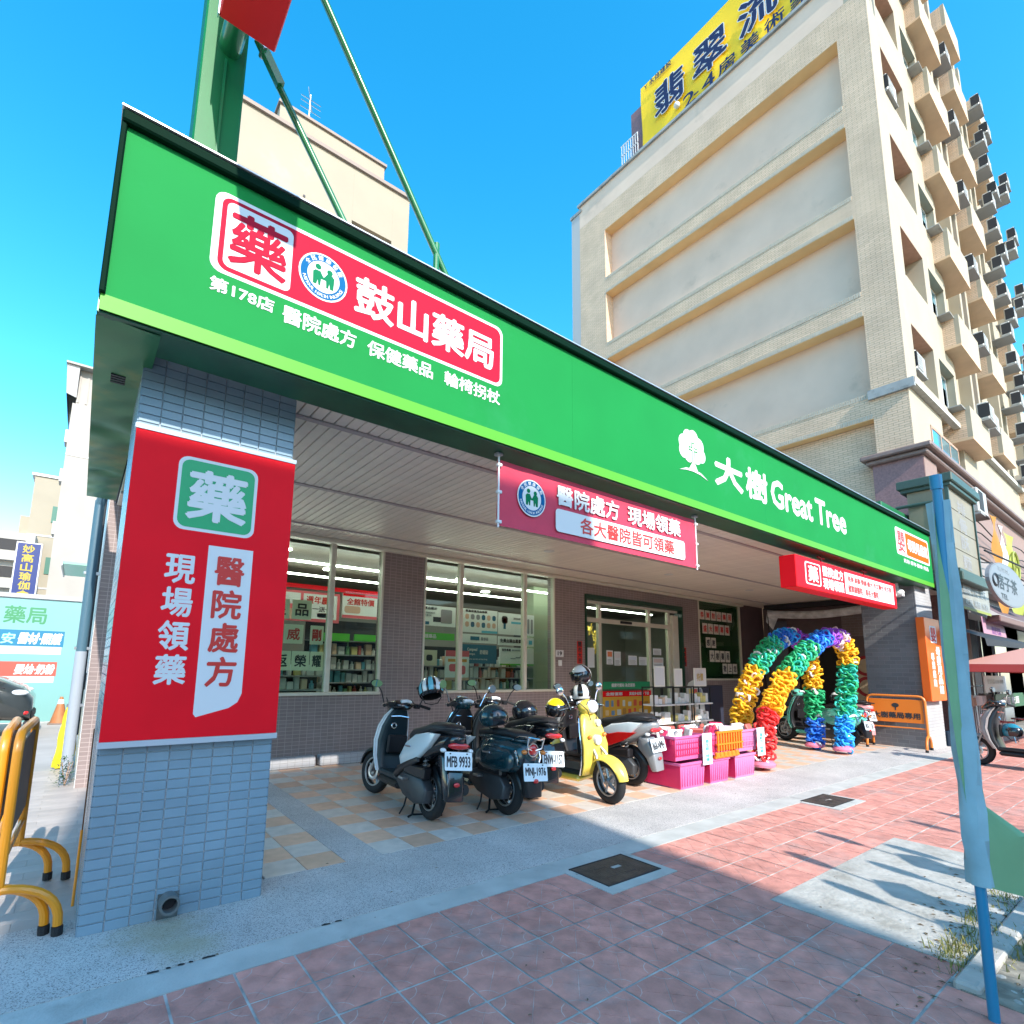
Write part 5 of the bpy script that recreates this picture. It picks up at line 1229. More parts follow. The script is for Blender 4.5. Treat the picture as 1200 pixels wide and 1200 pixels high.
PRED_ = mat('paint_red', (.6, .01, .01), .2, coat=.8)
PGRY = mat('paint_grey', (.30, .27, .26), .3, coat=.5)
DKT = mat('dark_teal_plastic', (.008, .022, .028), .4)
s1 = scooter('black scooter with pearl white side panel and plate MFB 9933 nearest the tiled pillar', (2.91, 4.68, .012), 87, 6, GLOSSB, PWH, PWH, DKT, 'MFB 9933', floorm=DKT, steer=14)
s2 = scooter('dark teal retro scooter with plate MNJ-1976 second from the pillar', (3.66, 4.42, .012), 88, 5, PTEAL, PTEAL, PTEAL, PTEAL, 'MNJ-1976', 'classic', floorm=BLACK, steer=8)
s3 = scooter('black scooter with wide red tail light and plate ENW-1157', (4.30, 4.80, .012), 84, 5, GLOSSB, GLOSSB, GLOSSB, GLOSSB, 'ENW-1157', floorm=BLACK, steer=10, pz=.42)
s4 = scooter('yellow scooter parked facing the street between the black and the red one', (4.92, 5.42, .012), -87, 4, PYE, BLACK, PYE, PYE, 'NKE-5587', 'classic', floorm=DKT, steer=-10)
s5 = scooter('white and red sporty scooter with its tail out beside the pink crates', (5.93, 4.60, .012), 93, -3, mat('body_silver', (.28, .29, .3), .35, metal=.3), PWH, mat('body_silver', (0, 0, 0)), PWH, '868-NMH', floorm=BLACK, steer=-8, pz=.48)
q = MB()
for s_ in (-1, 1): q.T = Matrix.Translation((0, s_ * .205, 0)); q.slab([(-.26, .72), (.02, .70), (.36, .62), (.53, .46), (.46, .38), (.22, .49), (-.06, .60)], .02, .012)
q.build('red_flank', PRED_, s5, smooth=True)
s6 = scooter('mint green scooter parked behind the balloon arch legs', (12.52, 4.45, .012), 80, 4, PMINT, PMINT, PMINT, PMINT, 'NSV-1150', 'classic', floorm=BLACK, group='scooters at the far pillar')
s7 = scooter('pink scooter with black tail half hidden behind the mint one', (13.22, 4.62, .012), 84, 4, mat('paint_pink', (.62, .3, .3), .3, coat=.5), mat('paint_pink', (0, 0, 0)), GLOSSB, GLOSSB, 'MPC-3321', floorm=BLACK, group='scooters at the far pillar')
s8 = scooter('grey brown scooter seen side on under the pink parasol', (12.35, 1.22, .0), 84, 4, PGRY, BLACK, PGRY, PGRY, 'NHK-2206', floorm=BLACK, group='scooters at the far pillar')
WHT = mat('helmet_white', (.7, .72, .72), .2, coat=.7); SKYB = mat('helmet_sky', (.15, .5, .6), .25, coat=.5)
helmet('black helmet with white and sky blue flashes on the right mirror of the first scooter', (3.38, 5.48, 1.22), (0, 25, 75), GLOSSB, GLOSSB, ((60, 80, WHT), (88, 112, SKYB), (120, 140, WHT), (150, 172, SKYB), (185, 205, WHT), (215, 238, SKYB), (250, 275, WHT), (285, 300, SKYB)), .15)
helmet('dark teal open helmet on the seat of the teal scooter', (3.62, 4.60, .965), (0, -4, -60), PTEAL, GLOSSB, r=.14)
helmet('glossy black helmet on the seat of the ENW-1157 scooter', (4.42, 5.0, .965), (0, 0, -75), GLOSSB, GLOSSB, r=.14)
helmet('yellow helmet with dark visor on the yellow scooter', (4.93, 4.98, .985), (0, 10, -125), mat('helmet_yellow', (.85, .66, .01), .3, coat=.4), GLOSSB, r=.135)
helmet('upper black and white helmet hooked on the mirror of the red scooter', (5.92, 5.45, 1.40), (0, 15, -165), WHT, GLOSSB, ((75, 100, GLOSSB), (140, 160, GLOSSB), (190, 215, GLOSSB), (260, 285, GLOSSB)), .15)
helmet('lower black and white helmet resting on the bars of the red scooter', (5.88, 5.42, 1.14), (0, 10, 70), WHT, GLOSSB, ((75, 100, GLOSSB), (130, 160, GLOSSB), (200, 225, GLOSSB), (260, 280, GLOSSB)), .14)
helmet('teal helmet hung on the leg shield hook of the grey scooter', (12.46, 2.03, .60), (0, 0, -120), mat('helmet_petrol', (.02, .18, .25), .25, coat=.5), GLOSSB, r=.13)
helmet('white helmet on the seat of the pink scooter', (13.2, 4.8, .97), (0, 0, 150), WHT, GLOSSB, r=.13)
for e, c in ((s4, (.5, .5, .48)),):
    for k, (y, z, r) in enumerate(((.06, .86, .04), (-.02, .68, .055))):
        b = Board((1.155 - .0 * k + (.0 if k else -.045), y, z), U=(0, 1, 0), V=(0, 0, 1), N=(1, 0, 0)); s_ = b.plate('sticker', circle(0, 0, r, 20), -.05, .0, mat('sticker_grey', (.55, .56, .55), .5)); s_.parent = e

# ------------------------------------------------------------ beige apartment tower on the right
AB = thing('apartment_tower', 'tall beige brick apartment tower with recessed bands and stacked balconies', 'apartment building', (25, 10, 0), absolute=True)
BRX = brick('beige_brick_side', (.72, .52, .36), (.64, .46, .31), (.38, .28, .19), .24, .066, 'YZ', .012, .7, offset=.5, bump=.8, big=.1)
BRY = brick('beige_brick_front', (.5, .44, .35), (.46, .40, .32), (.5, .44, .36), .24, .066, 'XZ', .008, .7, offset=.5, bump=.4)
PLS = mat('pink_plaster', (.70, .52, .40), .85, var=.07, nscale=.8, bump=.15, dirt=((.42, .32, .24), .7, .58, .5))
SOF = mat('ochre_soffit', (.85, .56, .26), .7, var=.08, nscale=1.2)
CEM = mat('weathered_cement', (.33, .34, .33), .85, var=.2, nscale=2, dirt=((.12, .13, .12), 3, .52, .6))
AX, AY, AT = 17.0, 3.92, 23.2; YR, YL = 4.74, 13.95; AE = 37.0
SO = [20.98, 17.86, 14.73, 11.60, 8.48]
MB().box(AX + .5, AE, AY + .55, 15.44, 0, AT - .4).build('core', mat('core_plaster', (.5, .44, .36), .9), AB)
w_ = lambda y0, y1, z0, z1, m=BRX, x1=AX + .5, name='wall', x0=AX: MB().box(x0, x1, y0, y1, z0, z1).build(name, m, AB)
w_(AY + .561, YR, 7.45, 20.98); w_(YL, 15.44, 0, 20.98); w_(AY + .561, 15.44, 20.981, 22.05)
w_(AY + .561, 15.44, 22.051, AT, PLS)
for k, z in enumerate(SO[1:]):
    w_(YR + .001, YL - .001, z, z + .76)
    b = MB()                                   # soldier course along the beam's top edge
    n = 150
    for i in range(n): yy = YR + .01 + (YL - YR - .02) * i / n; b.box(AX - .012, AX + .0, yy + .008, yy + (YL - YR) / n - .006, z + .62, z + .757)
    for i in range(n): yy = YR + .01 + (YL - YR - .02) * i / n; b.box(AX - .012, AX + .0, yy + .008, yy + (YL - YR) / n - .006, z + .004, z + .13)
    o = b.build('soldier_course', mat('pale_brick', (.52, .44, .34), .7, var=.1), AB); o['kind'] = 'stuff'
for z in SO:
    MB().box(AX + .002, AX + .5, YR + .001, YL - .001, z - .012, z - .001).build('soffit', SOF, AB)
w_(YR + .001, YL - .001, 9.25, 20.97, PLS, AX + .499, 'recessed_wall', AX + .46)
w_(YR + .001, YL - .001, 0, 8.46, BRX, AX + .5, 'wall', AX + .3)
MB().box(AX - .10, AX + .6, AY - .12, 15.5, AT, AT + .12).build('coping', CEM, AB)
MB().box(AX + .002, AX + 1.6, 15.442, 15.95, 14, 22.9).build('rear_duct', mat('duct_grey', (.42, .42, .42), .8), AB)
MB().box(AX - .05, AX + 1.6, 15.3, 16.0, 22.9, 23.05).build('coping', CEM, AB)
MB().box(AX + .4, AX + 3, 15.96, 16.5, 10, 16.2).build('rear_tank', CEM, AB)
# roof rail and parapet items
# front face
FP_ = mat('front_plaster', (.36, .32, .24), .8, var=.05, nscale=1, bump=.1, dirt=((.5, .44, .34), 1.2, .6, .4))
BRN = mat('balcony_brown', (.38, .25, .18), .8, var=.1)
def fr(x0, x1, z0, z1, m=FP_, y0=AY, y1=AY + .56, name='wall'): return MB().box(x0, x1, y0, y1, z0, z1).build(name, m, AB)
levels = [9.72 + 3.12 * k for k in range(-0, 5)]
fr(AX + .003, 17.92, 7.45, 30); MB().box(AX, AX + .0025, AY, AY + .56, 7.45, 22.05).build('brick_return', BRX, AB); fr(20.0, 20.55, 9.4, 30)
z_prev = 7.45
fr(17.921, 20.0, 7.45, 9.70) 
WF = mat('window_frame_white', (.6, .62, .6), .4); WGL = mat('blue_window_glass', (.06, .25, .32), .05, spec=1, coat=1)
for k in range(7):
    z = 9.70 + 3.12 * k
    fr(17.921, 20.0, z + 1.62, z + 3.12)                                     # spandrel over the loggia
    fr(17.921, 20.0, z, z + 1.62, BRN, AY + .5, AY + .56, 'recessed_wall')
    MB().box(17.921, 20.0, AY + .002, AY + .5, z + 1.602, z + 1.619).build('soffit', BRN, AB)
    fr(19.35, 19.999, z + .0, z + .9, FP_, AY + .3, AY + .498, 'low_wall')
    # window bay
    fr(20.551, 22.3, z - .32, z + .02); fr(20.551, 22.3, z + 1.55, z + 2.8)
    fw_ = MB(); fw_.box(20.56, 22.28, AY + .22, AY + .28, z + .02, z + .08); fw_.box(20.56, 22.28, AY + .22, AY + .28, z + 1.48, z + 1.55)
    for x in (20.56, 21.1, 21.7, 22.22): fw_.box(x, x + .05, AY + .22, AY + .28, z + .08, z + 1.48)
    wn = fw_.build('window', WF, AB); MB().box(20.6, 22.24, AY + .25, AY + .26, z + .08, z + 1.48).build('pane', WGL, wn)
    if k < 6: 
        a = MB(); a.box(20.9, 21.9, AY - .32, AY - .002, z - .02, z + .01); a.build('ledge', CEM, AB)
fr(22.301, AE, 7.45, 30, FP_, AY + .35, AY + .56)
fr(22.301, AE, 7.45, 9.2, FP_, AY, AY + .349)
MB().box(AX - .06, AE, AY - .16, AY - .001, 9.12, 9.28).build('string_course', mat('string_stone', (.42, .42, .38), .8, var=.15), AB)
MB().box(AX - .1, AX - .001, AY - .16, YR + .06, 9.02, 9.28).build('string_course', CEM, AB)
# balconies: brick ends, plastered front, tan underside, dark opening above
bi = 0
TAN = mat('tan_underside', (.62, .44, .28), .8, var=.08, nscale=2)
for c, (x0, x1, dz, yo) in enumerate(((21.4, 23.9, 0, 3.5), (26.2, 28.4, .75, 3.54), (31.2, 33.2, 0, 3.56))):
    for k in range(7):
        z = 8.35 + dz + 3.12 * k + 0.35
        q = MB(); q.box(x0, x0 + .12, yo + .12, AY + .34, z + .08, z + 1.05); bal = q.build('balcony', BRX, AB); q = MB(); q.box(x1 - .12, x1, yo + .12, AY + .34, z + .08, z + 1.05); q.build('end_wall', BRX, bal)
        MB().box(x0, x1, yo, yo + .119, z + .08, z + 1.08).build('parapet', FP_, bal); MB().box(x0, x1, yo, AY + .34, z, z + .079).build('slab', TAN, bal)
        q = MB(); q.box(x0 + .1, x1 - .1, AY + .3, AY + .345, z + .1, z + 2.35); q.build('opening', BRN, AB)
        q = MB(); q.box(x0 + .3, x0 + 1.5, AY + .26, AY + .3, z + 1.0, z + 2.2); wn = q.build('window', WF, AB)
        q = MB(); q.box(x0 + .36, x0 + 1.44, AY + .25, AY + .259, z + 1.06, z + 2.14); q.build('pane', WGL, wn)
    for k in range(7):
        z = 8.35 + dz + 3.12 * k; fr(x1 + .3, x1 + 1.4, z + 1.6, z + 2.2, mat('shade_band', (.45, .42, .36), .8), AY + .1, AY + .349, 'hood')
for x in (22.301, 24.75, 25.7, 29.55, 30.6, 34.6): fr(x, x + .28, 9.281, 30, FP_, AY + .02, AY + .349, 'rib')
fr(25.0, 25.65, 9.281, 30, mat('plum_strip', (.25, .17, .15), .8), AY + .2, AY + .349, 'strip')
# low windows
q = MB(); q.box(18.7, 21.5, AY - .02, AY - .001, 7.72, 7.80); q.box(18.7, 21.5, AY - .02, AY - .001, 8.42, 8.5)
for x in (18.7, 19.6, 20.5, 21.42): q.box(x, x + .08, AY - .02, AY - .001, 7.8, 8.42)
wn = q.build('window', BRN, AB); MB().box(18.78, 21.42, AY - .008, AY - .002, 7.8, 8.42).build('pane', WGL, wn)
# ochre-and-plum granite base pier with cornice
GRN = mat('plum_granite', (.24, .13, .13), .45, var=.2, nscale=25, bump=.1)
PIN = mat('pale_pink_plaster', (.25, .165, .14), .7, var=.08)
MB().box(AX - .02, AX + 1.1, AY - .15, AY + .95, 0, 7.12).build('base_pier', GRN, AB)
MB().box(AX + .0, AX + 1.1, AY - .16, AY - .151, 3, 7.1).build('pier_face', PIN, AB)
q = MB(); q.cbox(AX - .16, AE, AY - .28, AY + 1.06, 7.121, 7.24, .03); q.cbox(AX - .28, AE, AY - .40, AY + 1.16, 7.242, 7.38, .03); q.build('cornice', mat('brown_cornice', (.22, .15, .13), .5, var=.15), AB)
MB().box(AX + 1.102, AE, AY - .05, AY + .5, 5.2, 7.11).build('fascia_wall', PIN, AB)
MB().box(AX + 1.102, AE, AY - .35, AY - .052, 3.9, 4.1).build('beam', mat('brown_beam', (.16, .07, .06), .5), AB)
MB().box(AX + 1.102, AE, AY + .0, AY + .5, 3.3, 5.19).build('sign_wall', mat('grey_band', (.3, .27, .26), .7), AB)
# air conditioners
ACW = mat('ac_casing', (.45, .45, .42), .5, rnd=.12, dirt=((.3, .27, .22), 3, .6, .4)); RUS = mat('bracket_grey', (.3, .3, .29), .7)
def ac_unit(loc, label, w=.85):
    o = thing('air_conditioner', label, 'air conditioner', loc, group='air conditioners on the apartment tower')
    MB().cbox(0, w, -.30, 0, 0, .60, .03).build('casing', ACW, o)
    q = MB(); q.box(.06, w * .62, -.308, -.301, .06, .54); gr_ = q.build('grille', mat('grille_grey', (.3, .3, .29), .6), o)
    q = MB()
    for i in range(7): q.box(.06, w * .62, -.316, -.309, .08 + i * .065, .115 + i * .065)
    q.build('louvre', ACW, gr_)
    q = MB(); q.box(-.006, -.001, -.32, -.04, .08, .54); q.build('side_grille', DARK, o)
    q = MB(); q.box(-.02, w + .02, -.32, .3, -.045, -.01); q.add([(0, .3, -.25), (.03, .3, -.25), (.03, -.3, -.05), (0, -.3, -.05)], [(0, 1, 2, 3)]); q.add([(w - .03, .3, -.25), (w, .3, -.25), (w, -.3, -.05), (w - .03, -.3, -.05)], [(0, 1, 2, 3)]); q.build('bracket', RUS, o)
    return o
ac0 = ac_unit((22.9, 3.6, 9.75), 'white air conditioner standing on brackets just above the string course')
spots = []
for k in range(6):
    for x, dz, y in ((24.95, .9, 3.8), (29.9, 0.2, 3.65), (30.9, 1.3, 3.6), (34.6, .4, 3.65), (35.4, 1.5, 3.65), (29.7, 1.9, 3.6)): spots.append((x, y, 9.2 + 3.12 * k + dz))
ORD = ['lowest', 'second', 'third', 'fourth', 'fifth', 'sixth', 'seventh', 'eighth', 'ninth', 'tenth', 'eleventh', 'twelfth', 'thirteenth', 'fourteenth', 'fifteenth', 'sixteenth', 'seventeenth', 'eighteenth', 'nineteenth', 'twentieth'] + ['twenty-' + w for w in ('first', 'second', 'third', 'fourth', 'fifth', 'sixth', 'seventh', 'eighth', 'ninth')] + ['thirtieth', 'thirty-first', 'thirty-second', 'thirty-third', 'thirty-fourth', 'thirty-fifth', 'thirty-sixth', 'thirty-seventh']
for i, s_ in enumerate(spots):
    dup(ac0, s_, (0, 0, 0), 'air conditioner, %s level up, %s' % (ORD[i // 6], ('beside the first balconies', 'left unit past the second balconies', 'right unit past the second balconies', 'left unit past the third balconies', 'farthest from the corner', 'upper unit past the second balconies')[i % 6]), 'air conditioners among the stacked balconies')
dup(ac0, (18.0, 4.2, 9.95), (0, 0, 0), 'air conditioner in the lowest corner loggia above the plum pier'); dup(ac0, (18.0, 4.15, 19.1), (0, 0, 0), 'air conditioner high in the corner loggia')
# yellow banner on the roof
YB = thing('roof_banner', 'huge yellow advertising banner with dark blue characters on the tower roof', 'banner', (17.1, 8, 23.3), absolute=True)
YL_ = mat('banner_yellow', (.95, .60, .01), .6, var=.04, nscale=.7, bump=.2, bscale=2); NAV = mat('navy_ink', (.01, .015, .07), .6)
nx, nz = 60, 14; g = MB()
def yb(u, v): return (17.12 + .05 * math.sin(u * 38) * (1 - v) * .6 + .03 * math.sin(v * 6 + u * 9), 11.93 - 10.5 * u, 23.33 + (3.15) * v)
g.add([yb(i / nx, j / nz) for j in range(nz + 1) for i in range(nx + 1)], [(j * (nx + 1) + i, j * (nx + 1) + i + 1, (j + 1) * (nx + 1) + i + 1, (j + 1) * (nx + 1) + i) for j in range(nz) for i in range(nx)])
g.build('cloth', YL_, YB, smooth=True)
MB().box(17.35, 17.5, 1.5, 11.9, 23.3, 26.4).build('backing_frame', CEM, YB)
yb_ = Board((17.02, 11.93, 23.33), U=(0, -1, 0), V=(0, 0, 1), N=(-1, 0, 0), parent=YB)
for ch, u in (('翡', .75), ('翠', 2.5), ('流', 4.3), ('域', 6.2)): yb_.text(ch, u, u + 1.3, .85, 2.25, .01, W, .05); yb_.text(ch, u, u + 1.3, .85, 2.25, .014, NAV, .025)
for ch, u in (('2', 2.0), ('-', 2.45), ('4', 2.8), ('房', 3.45), ('美', 4.3), ('術', 5.15), ('家', 6.0)): yb_.text(ch, u, u + (.5 if ch in '24' else .65 if ch != '-' else .2), (.3 if ch == '-' else .08), (.36 if ch == '-' else .66), .01, NAV, .02)
yb_.text('Y 永信建設', .25, 1.55, 2.72, 2.98, .01, NAV, .03)
RR = thing('roof_cage', 'white barred cage and plum box at the rear corner of the tower roof', 'roof cage', (17.2, 12.6, 23.3), absolute=True)
q = MB()
for i in range(8):
    y = 12.15 + i * .12; q.box(17.1, 17.13, y, y + .03, 23.32, 24.5)
for z in (23.4, 24.0, 24.5): q.box(17.1, 17.13, 12.15, 13.05, z, z + .04)
q.build('bars', W, RR); MB().box(17.3, 18, 11.95, 12.6, 23.3, 25.9).build('box', GRN, RR)
tag(MB().ball((17.0, 10.2, 23.9), .12).build('roof_lamp', W, smooth=True), 'small white globe lamp at the foot of the yellow roof banner', 'lamp')

# ------------------------------------------------------------ cream building rising behind the canopy
CB = thing('cream_building', 'plain cream building with brown cornice rising behind the pharmacy sign', 'building', (3, 14, 0), absolute=True)
CR = mat('cream_wall', (.31, .275, .21), .85, var=.05, nscale=.8, bump=.1, dirt=((.45, .4, .3), .8, .6, .4)); CO = mat('brown_coping', (.25, .2, .17), .7)
NI = mat('niche_tan', (.42, .33, .22), .8)
q = MB(); q.box(-.2 + 1.5, 4.55, 12, 12.3, 4, 14.5); q.box(4.551, 5.7, 12, 12.3, 4, 10.4); q.box(4.551, 5.7, 12, 12.3, 12.95, 14.5); q.box(5.701, 6.2, 12, 12.3, 4, 14.5); q.box(1.3, 6.2, 12.3, 20, 4, 14.5); q.build('wall', CR, CB)
q = MB(); q.box(4.551, 5.7, 12.2, 12.299, 10.4, 12.949); q.build('niche', NI, CB)
MB().box(1.25, 6.25, 11.93, 20, 14.501, 14.6).build('coping', CO, CB)
q = MB(); q.box(2.75, 5.75, 12.8, 19, 14.601, 15.95); q.build('penthouse', CR, CB); MB().box(2.7, 5.8, 12.74, 19, 15.951, 16.03).build('coping', CO, CB)
for x in (3.1, 3.75, 4.6): MB().box(x, x + (.5 if x < 4 else 1.0), 12.785, 12.799, 15.15, 15.5).build('vent_slot', NI, CB)
MB().cyl((3.3, 11.99, 12.9), (3.3, 11.98, 12.9), .03).build('wall_hole', INK, CB)
AN = thing('tv_antenna', 'thin rooftop television antenna on the cream building', 'antenna', (3.5, 13, 16), absolute=True)
q = MB(); q.tube([(3.55, 13, 16), (3.55, 13, 17.0)], .018, 6)
for z in (16.5, 16.7, 16.85): q.tube([(3.3, 13, z), (3.85, 13, z)], .01, 5)
q.tube([(3.4, 12.7, 16.85), (3.7, 13.3, 16.85)], .01, 5); q.build('mast', STEEL, AN)
DS = thing('distant_sign', 'cream tower top with a brown sign peeking over the fascia left of the mast', 'building', (.8, 16, 0), absolute=True)
MB().box(1.33, 2.6, 18, 22, 4, 20.6).build('wall', CR, DS)
b = Board((0, 17.99, 0), N=(0, -1, 0), parent=DS); b.rect('sign', 1.36, 2.4, 18.1, 20.0, 0, .02, mat('sign_brown', (.13, .09, .07), .6)); b.text('旺', 1.75, 2.35, 19.1, 19.7, .025, INK, .05); b.text('角', 1.75, 2.35, 18.3, 18.9, .025, W, .05)

# ------------------------------------------------------------ white and cream buildings at the end of the alley
WB = thing('white_building', 'tall narrow white rendered building with a jutting roof sheet beyond the alley', 'building', (0, 26, 0), absolute=True)
WR_ = mat('white_render', (.36, .345, .32), .8, var=.06, nscale=1.5, dirt=((.4, .38, .35), .9, .58, .5))
MB().box(-1.2, 3, 25, 32, 0, 11.3).build('wall', WR_, WB)
q = MB(); q.box(-1.1, 3, 25, 32, 11.301, 12.7)
for k in range(16): q.box(-1.08 + k * .26, -1.02 + k * .26, 24.97, 24.999, 11.35, 12.65)
q.build('ribbed_storey', WR_, WB)
q = MB(); q.box(-1.52, 3, 24.6, 32, 12.701, 12.78); q.build('roof', WR_, WB)
q = MB(); q.add([(-1.5, 24.7, 12.7), (-1.1, 24.7, 12.7), (-1.1, 24.9, 11.5), (-1.42, 24.9, 11.6)], [(0, 1, 2, 3)]); q.add([(-1.5, 24.7, 12.7), (-1.42, 24.9, 11.6), (-1.42, 30, 11.6), (-1.5, 30, 12.7)], [(0, 1, 2, 3)]); q.build('awning', GREYM, WB)
for z in (6.2, 8.3, 9.9): MB().box(-1.32, -1.19, 25.6, 26.3, z, z + .5).build('side_unit', GREYM, WB)
MB().box(-1.2, 3, 24.98, 24.999, 9.2, 9.26).build('band', GREYM, WB)
CW = thing('cream_apartment', 'low cream apartment block left of the white building', 'building', (-2, 40, 0), absolute=True)
q = MB(); q.box(-3.15, 3, 40, 48, 0, 12.2); q.build('wall', CR, CW); MB().box(-3.3, 3, 39.9, 48, 12.201, 12.35).build('coping', W, CW)
q = MB(); q.box(-3.6, -3.151, 40.5, 44, 6, 9.8); q.build('side_bay', CR, CW)
for z in (6.4, 9.5): MB().box(-2.15, -1.7, 39.95, 39.999, z, z + 1.0).build('window', mat('green_window', (.04, .14, .10), .3), CW); MB().box(-3.15, 3, 39.97, 39.999, z - .9, z - .8).build('band', GREYM, CW)
GB = thing('grey_house', 'low grey and white house behind the blue sign', 'building', (-4, 38, 0), absolute=True)
q = MB(); q.box(-9, -2.6, 38, 39.9, 0, 8.3); q.build('wall', WR_, GB)
for z in (5.2, 6.7): MB().box(-9, -2.6, 37.6, 37.999, z, z + .5).build('balcony', WR_, GB); MB().box(-6, -3.0, 37.97, 37.999, z + .6, z + 1.2).build('window', DARK, GB)
BS = thing('blue_sign', 'blue vertical sign with yellow brush characters behind the pale green wall', 'shop sign', (-1.6, 24, 3.7), absolute=True)
MB().cbox(-2.12, -1.42, 24, 24.2, 3.4, 5.5, .01).build('box', W, BS); b = Board((0, 23.999, 0), N=(0, -1, 0), parent=BS)
b.rect('panel', -2.08, -1.46, 3.44, 5.46, 0, .01, mat('sign_blue', (.004, .02, .14), .4)); b.column('妙高山瑜伽會', -1.93, -1.62, 5.42, 3.5, .012, mat('brush_yellow', (.4, .3, .03), .5), .03)
# pale green hoarding with pharmacy print
HB = thing('printed_hoarding', 'pale turquoise printed hoarding wall at the end of the alley', 'hoarding', (-1.3, 16.6, 0), absolute=True)
HY = 16.6; MB().box(-5, .12, HY + .002, HY + .15, 0, 2.92).build('wall', mat('hoarding_back', (.5, .5, .5)), HB)
b = Board((0, HY, 0), N=(0, -1, 0), parent=HB)
b.rect('panel', -5, -.02, .02, 2.9, 0, .004, mat('hoarding_turquoise', (.17, .36, .35), .4, var=.05, nscale=.8))
MB().box(-5, .14, HY - .05, HY + .2, 2.921, 3.02).build('coping', GREYM, HB)
b.text('藥局', -1.50, -.72, 2.32, 2.72, .005, mat('print_green', (.04, .22, .09), .5), .02)
b.rect('print', -3.6, -.33, 1.78, 2.16, .005, .006, mat('print_cyan', (.004, .15, .27), .5)); b.rect('print', -3.6, -.36, 1.60, 1.779, .005, .0055, W, .0)
b.text('醫材·照護', -1.20, -.40, 1.84, 2.1, .007, W, .04, slant=.15); b.text('安', -1.50, -1.27, 1.84, 2.08, .007, mat('print_mint', (.3, .7, .6), .5), .03, slant=.15); b.text('Medical Supplies', -1.25, -.62, 1.65, 1.74, .0065, GREYM, .02)
b.rect('print', -3.6, -.40, 1.08, 1.42, .005, .006, mat('print_coral', (.40, .075, .05), .5)); b.rect('print', -3.6, -.43, .93, 1.079, .005, .0055, W)
b.text('嬰幼·奶粉', -1.18, -.46, 1.13, 1.36, .007, W, .04, slant=.15); b.text('Formula', -.98, -.7, .965, 1.05, .0065, GREYM, .02)

# ------------------------------------------------------------ things in the alley
DPp = thing('drainpipe', 'blue grey drainpipe with white lower length down the alley wall', 'drainpipe', (.06, 8.6, 0), absolute=True)
q = MB(); q.tube([(.02, 8.6, 1.6), (.02, 8.6, 3.6)], .058, 12); q.tube([(.02, 8.6, 3.55), (.06, 8.5, 3.75), (.1, 8.0, 3.9)], .058, 12); q.build('upper_pipe', mat('pipe_blue', (.05, .11, .15), .4), DPp, smooth=True)
q = MB(); q.tube([(.02, 8.6, .0), (.02, 8.6, 1.6)], .064, 12); q.build('lower_pipe', mat('pipe_pale', (.27, .3, .34), .4), DPp, smooth=True)
for z in (.9, 1.62, 2.6): MB().cbox(-.06, .118, 8.58, 8.62, z, z + .04, .004).build('clamp', STEEL, DPp)
q = thing('wall_conduit', 'thin dark conduit and meter box on the alley wall beside the drainpipe', 'conduit', (.1, 9, 0), absolute=True)
MB().tube([(.09, 9.1, .5), (.09, 9.1, 3.5), (.09, 9.1, 4.0)], .015, 6).build('tube', DARK, q); MB().cbox(.02, .118, 9.0, 9.14, 1.1, 1.32, .01).build('box', DARK, q)
q = thing('alley_canopy', 'small green edged glass canopy sticking out from the alley wall', 'canopy', (.1, 11, 3), absolute=True)
MB().box(-.35, .118, 10.5, 12, 2.98, 3.02).build('sheet', mat('canopy_green', (.25, .45, .35), .3), q); MB().box(-.37, -.352, 10.5, 12, 2.95, 3.05).build('edge_trim', W, q)
o = thing('traffic_cone', 'faded orange traffic cone against the turquoise hoarding', 'traffic cone', (-.22, 16.1, 0))
MB().tower([(.03, 0, .17, .17), (.62, 0, .03, .03)], 20, 2).build('cone', mat('cone_orange', (.36, .14, .05), .6, var=.1), o, smooth=True)
MB().cbox(-.2, .2, -.2, .2, 0, .03, .01).build('base', mat('cone_base', (.2, .15, .12), .7), o); MB().tower([(.46, 0, .068, .068), (.56, 0, .05, .05)], 20, 2).build('band', W, o)
o = thing('folded_parasol', 'bright yellow folded parasol cloth standing by the alley wall', 'parasol', (-.03, 9.6, 0)); q = MB(); random.seed(6)
rings = []
for i in range(14):
    z = .02 + i * .075; r = .10 * (1 - (i / 14) ** 2 * .75); rings.append([((r * (1 + .28 * math.sin(a * 5 + i * .5))) * math.cos(a) + .05 * i / 14, r * (1 + .28 * math.sin(a * 5 + i * .5)) * math.sin(a), z) for a in [2 * math.pi * k / 20 for k in range(20)]])
q.loft(rings); q.build('cloth', mat('parasol_yellow', (.55, .43, .005), .7), o, smooth=True)
MB().tube([(0, 0, 0), (.06, 0, 1.15)], .015, 8).build('pole', W, o)
o = thing('potted_plant', 'small leafy shrub growing at the foot of the alley wall', 'plant', (.02, 8.25, 0)); random.seed(8); q = MB()
for k in range(260):
    a = random.uniform(0, 6.28); rr = abs(random.gauss(0, .06)); z = random.uniform(.02, .34); x, y = rr * math.cos(a) - .02, rr * math.sin(a); l = random.uniform(.02, .04); t = random.uniform(-.6, .9)
    q.add([(x, y, z), (x + l * .5 * math.cos(a + .6), y + l * .5 * math.sin(a + .6), z + l * .4 * t), (x + l * math.cos(a), y + l * math.sin(a), z + l * t), (x + l * .5 * math.cos(a - .6), y + l * .5 * math.sin(a - .6), z + l * .4 * t)], [(0, 1, 2, 3)])
q.build('leaf_mass', mat('leaf_green', (.05, .10, .04), .6, var=.4, nscale=40), o)['kind'] = 'stuff'
q = MB()
for k in range(5): a = k * 1.3; q.tube([(0, 0, 0), (.06 * math.cos(a), .06 * math.sin(a), .28)], .004, 5)
q.build('stem', BRN, o)
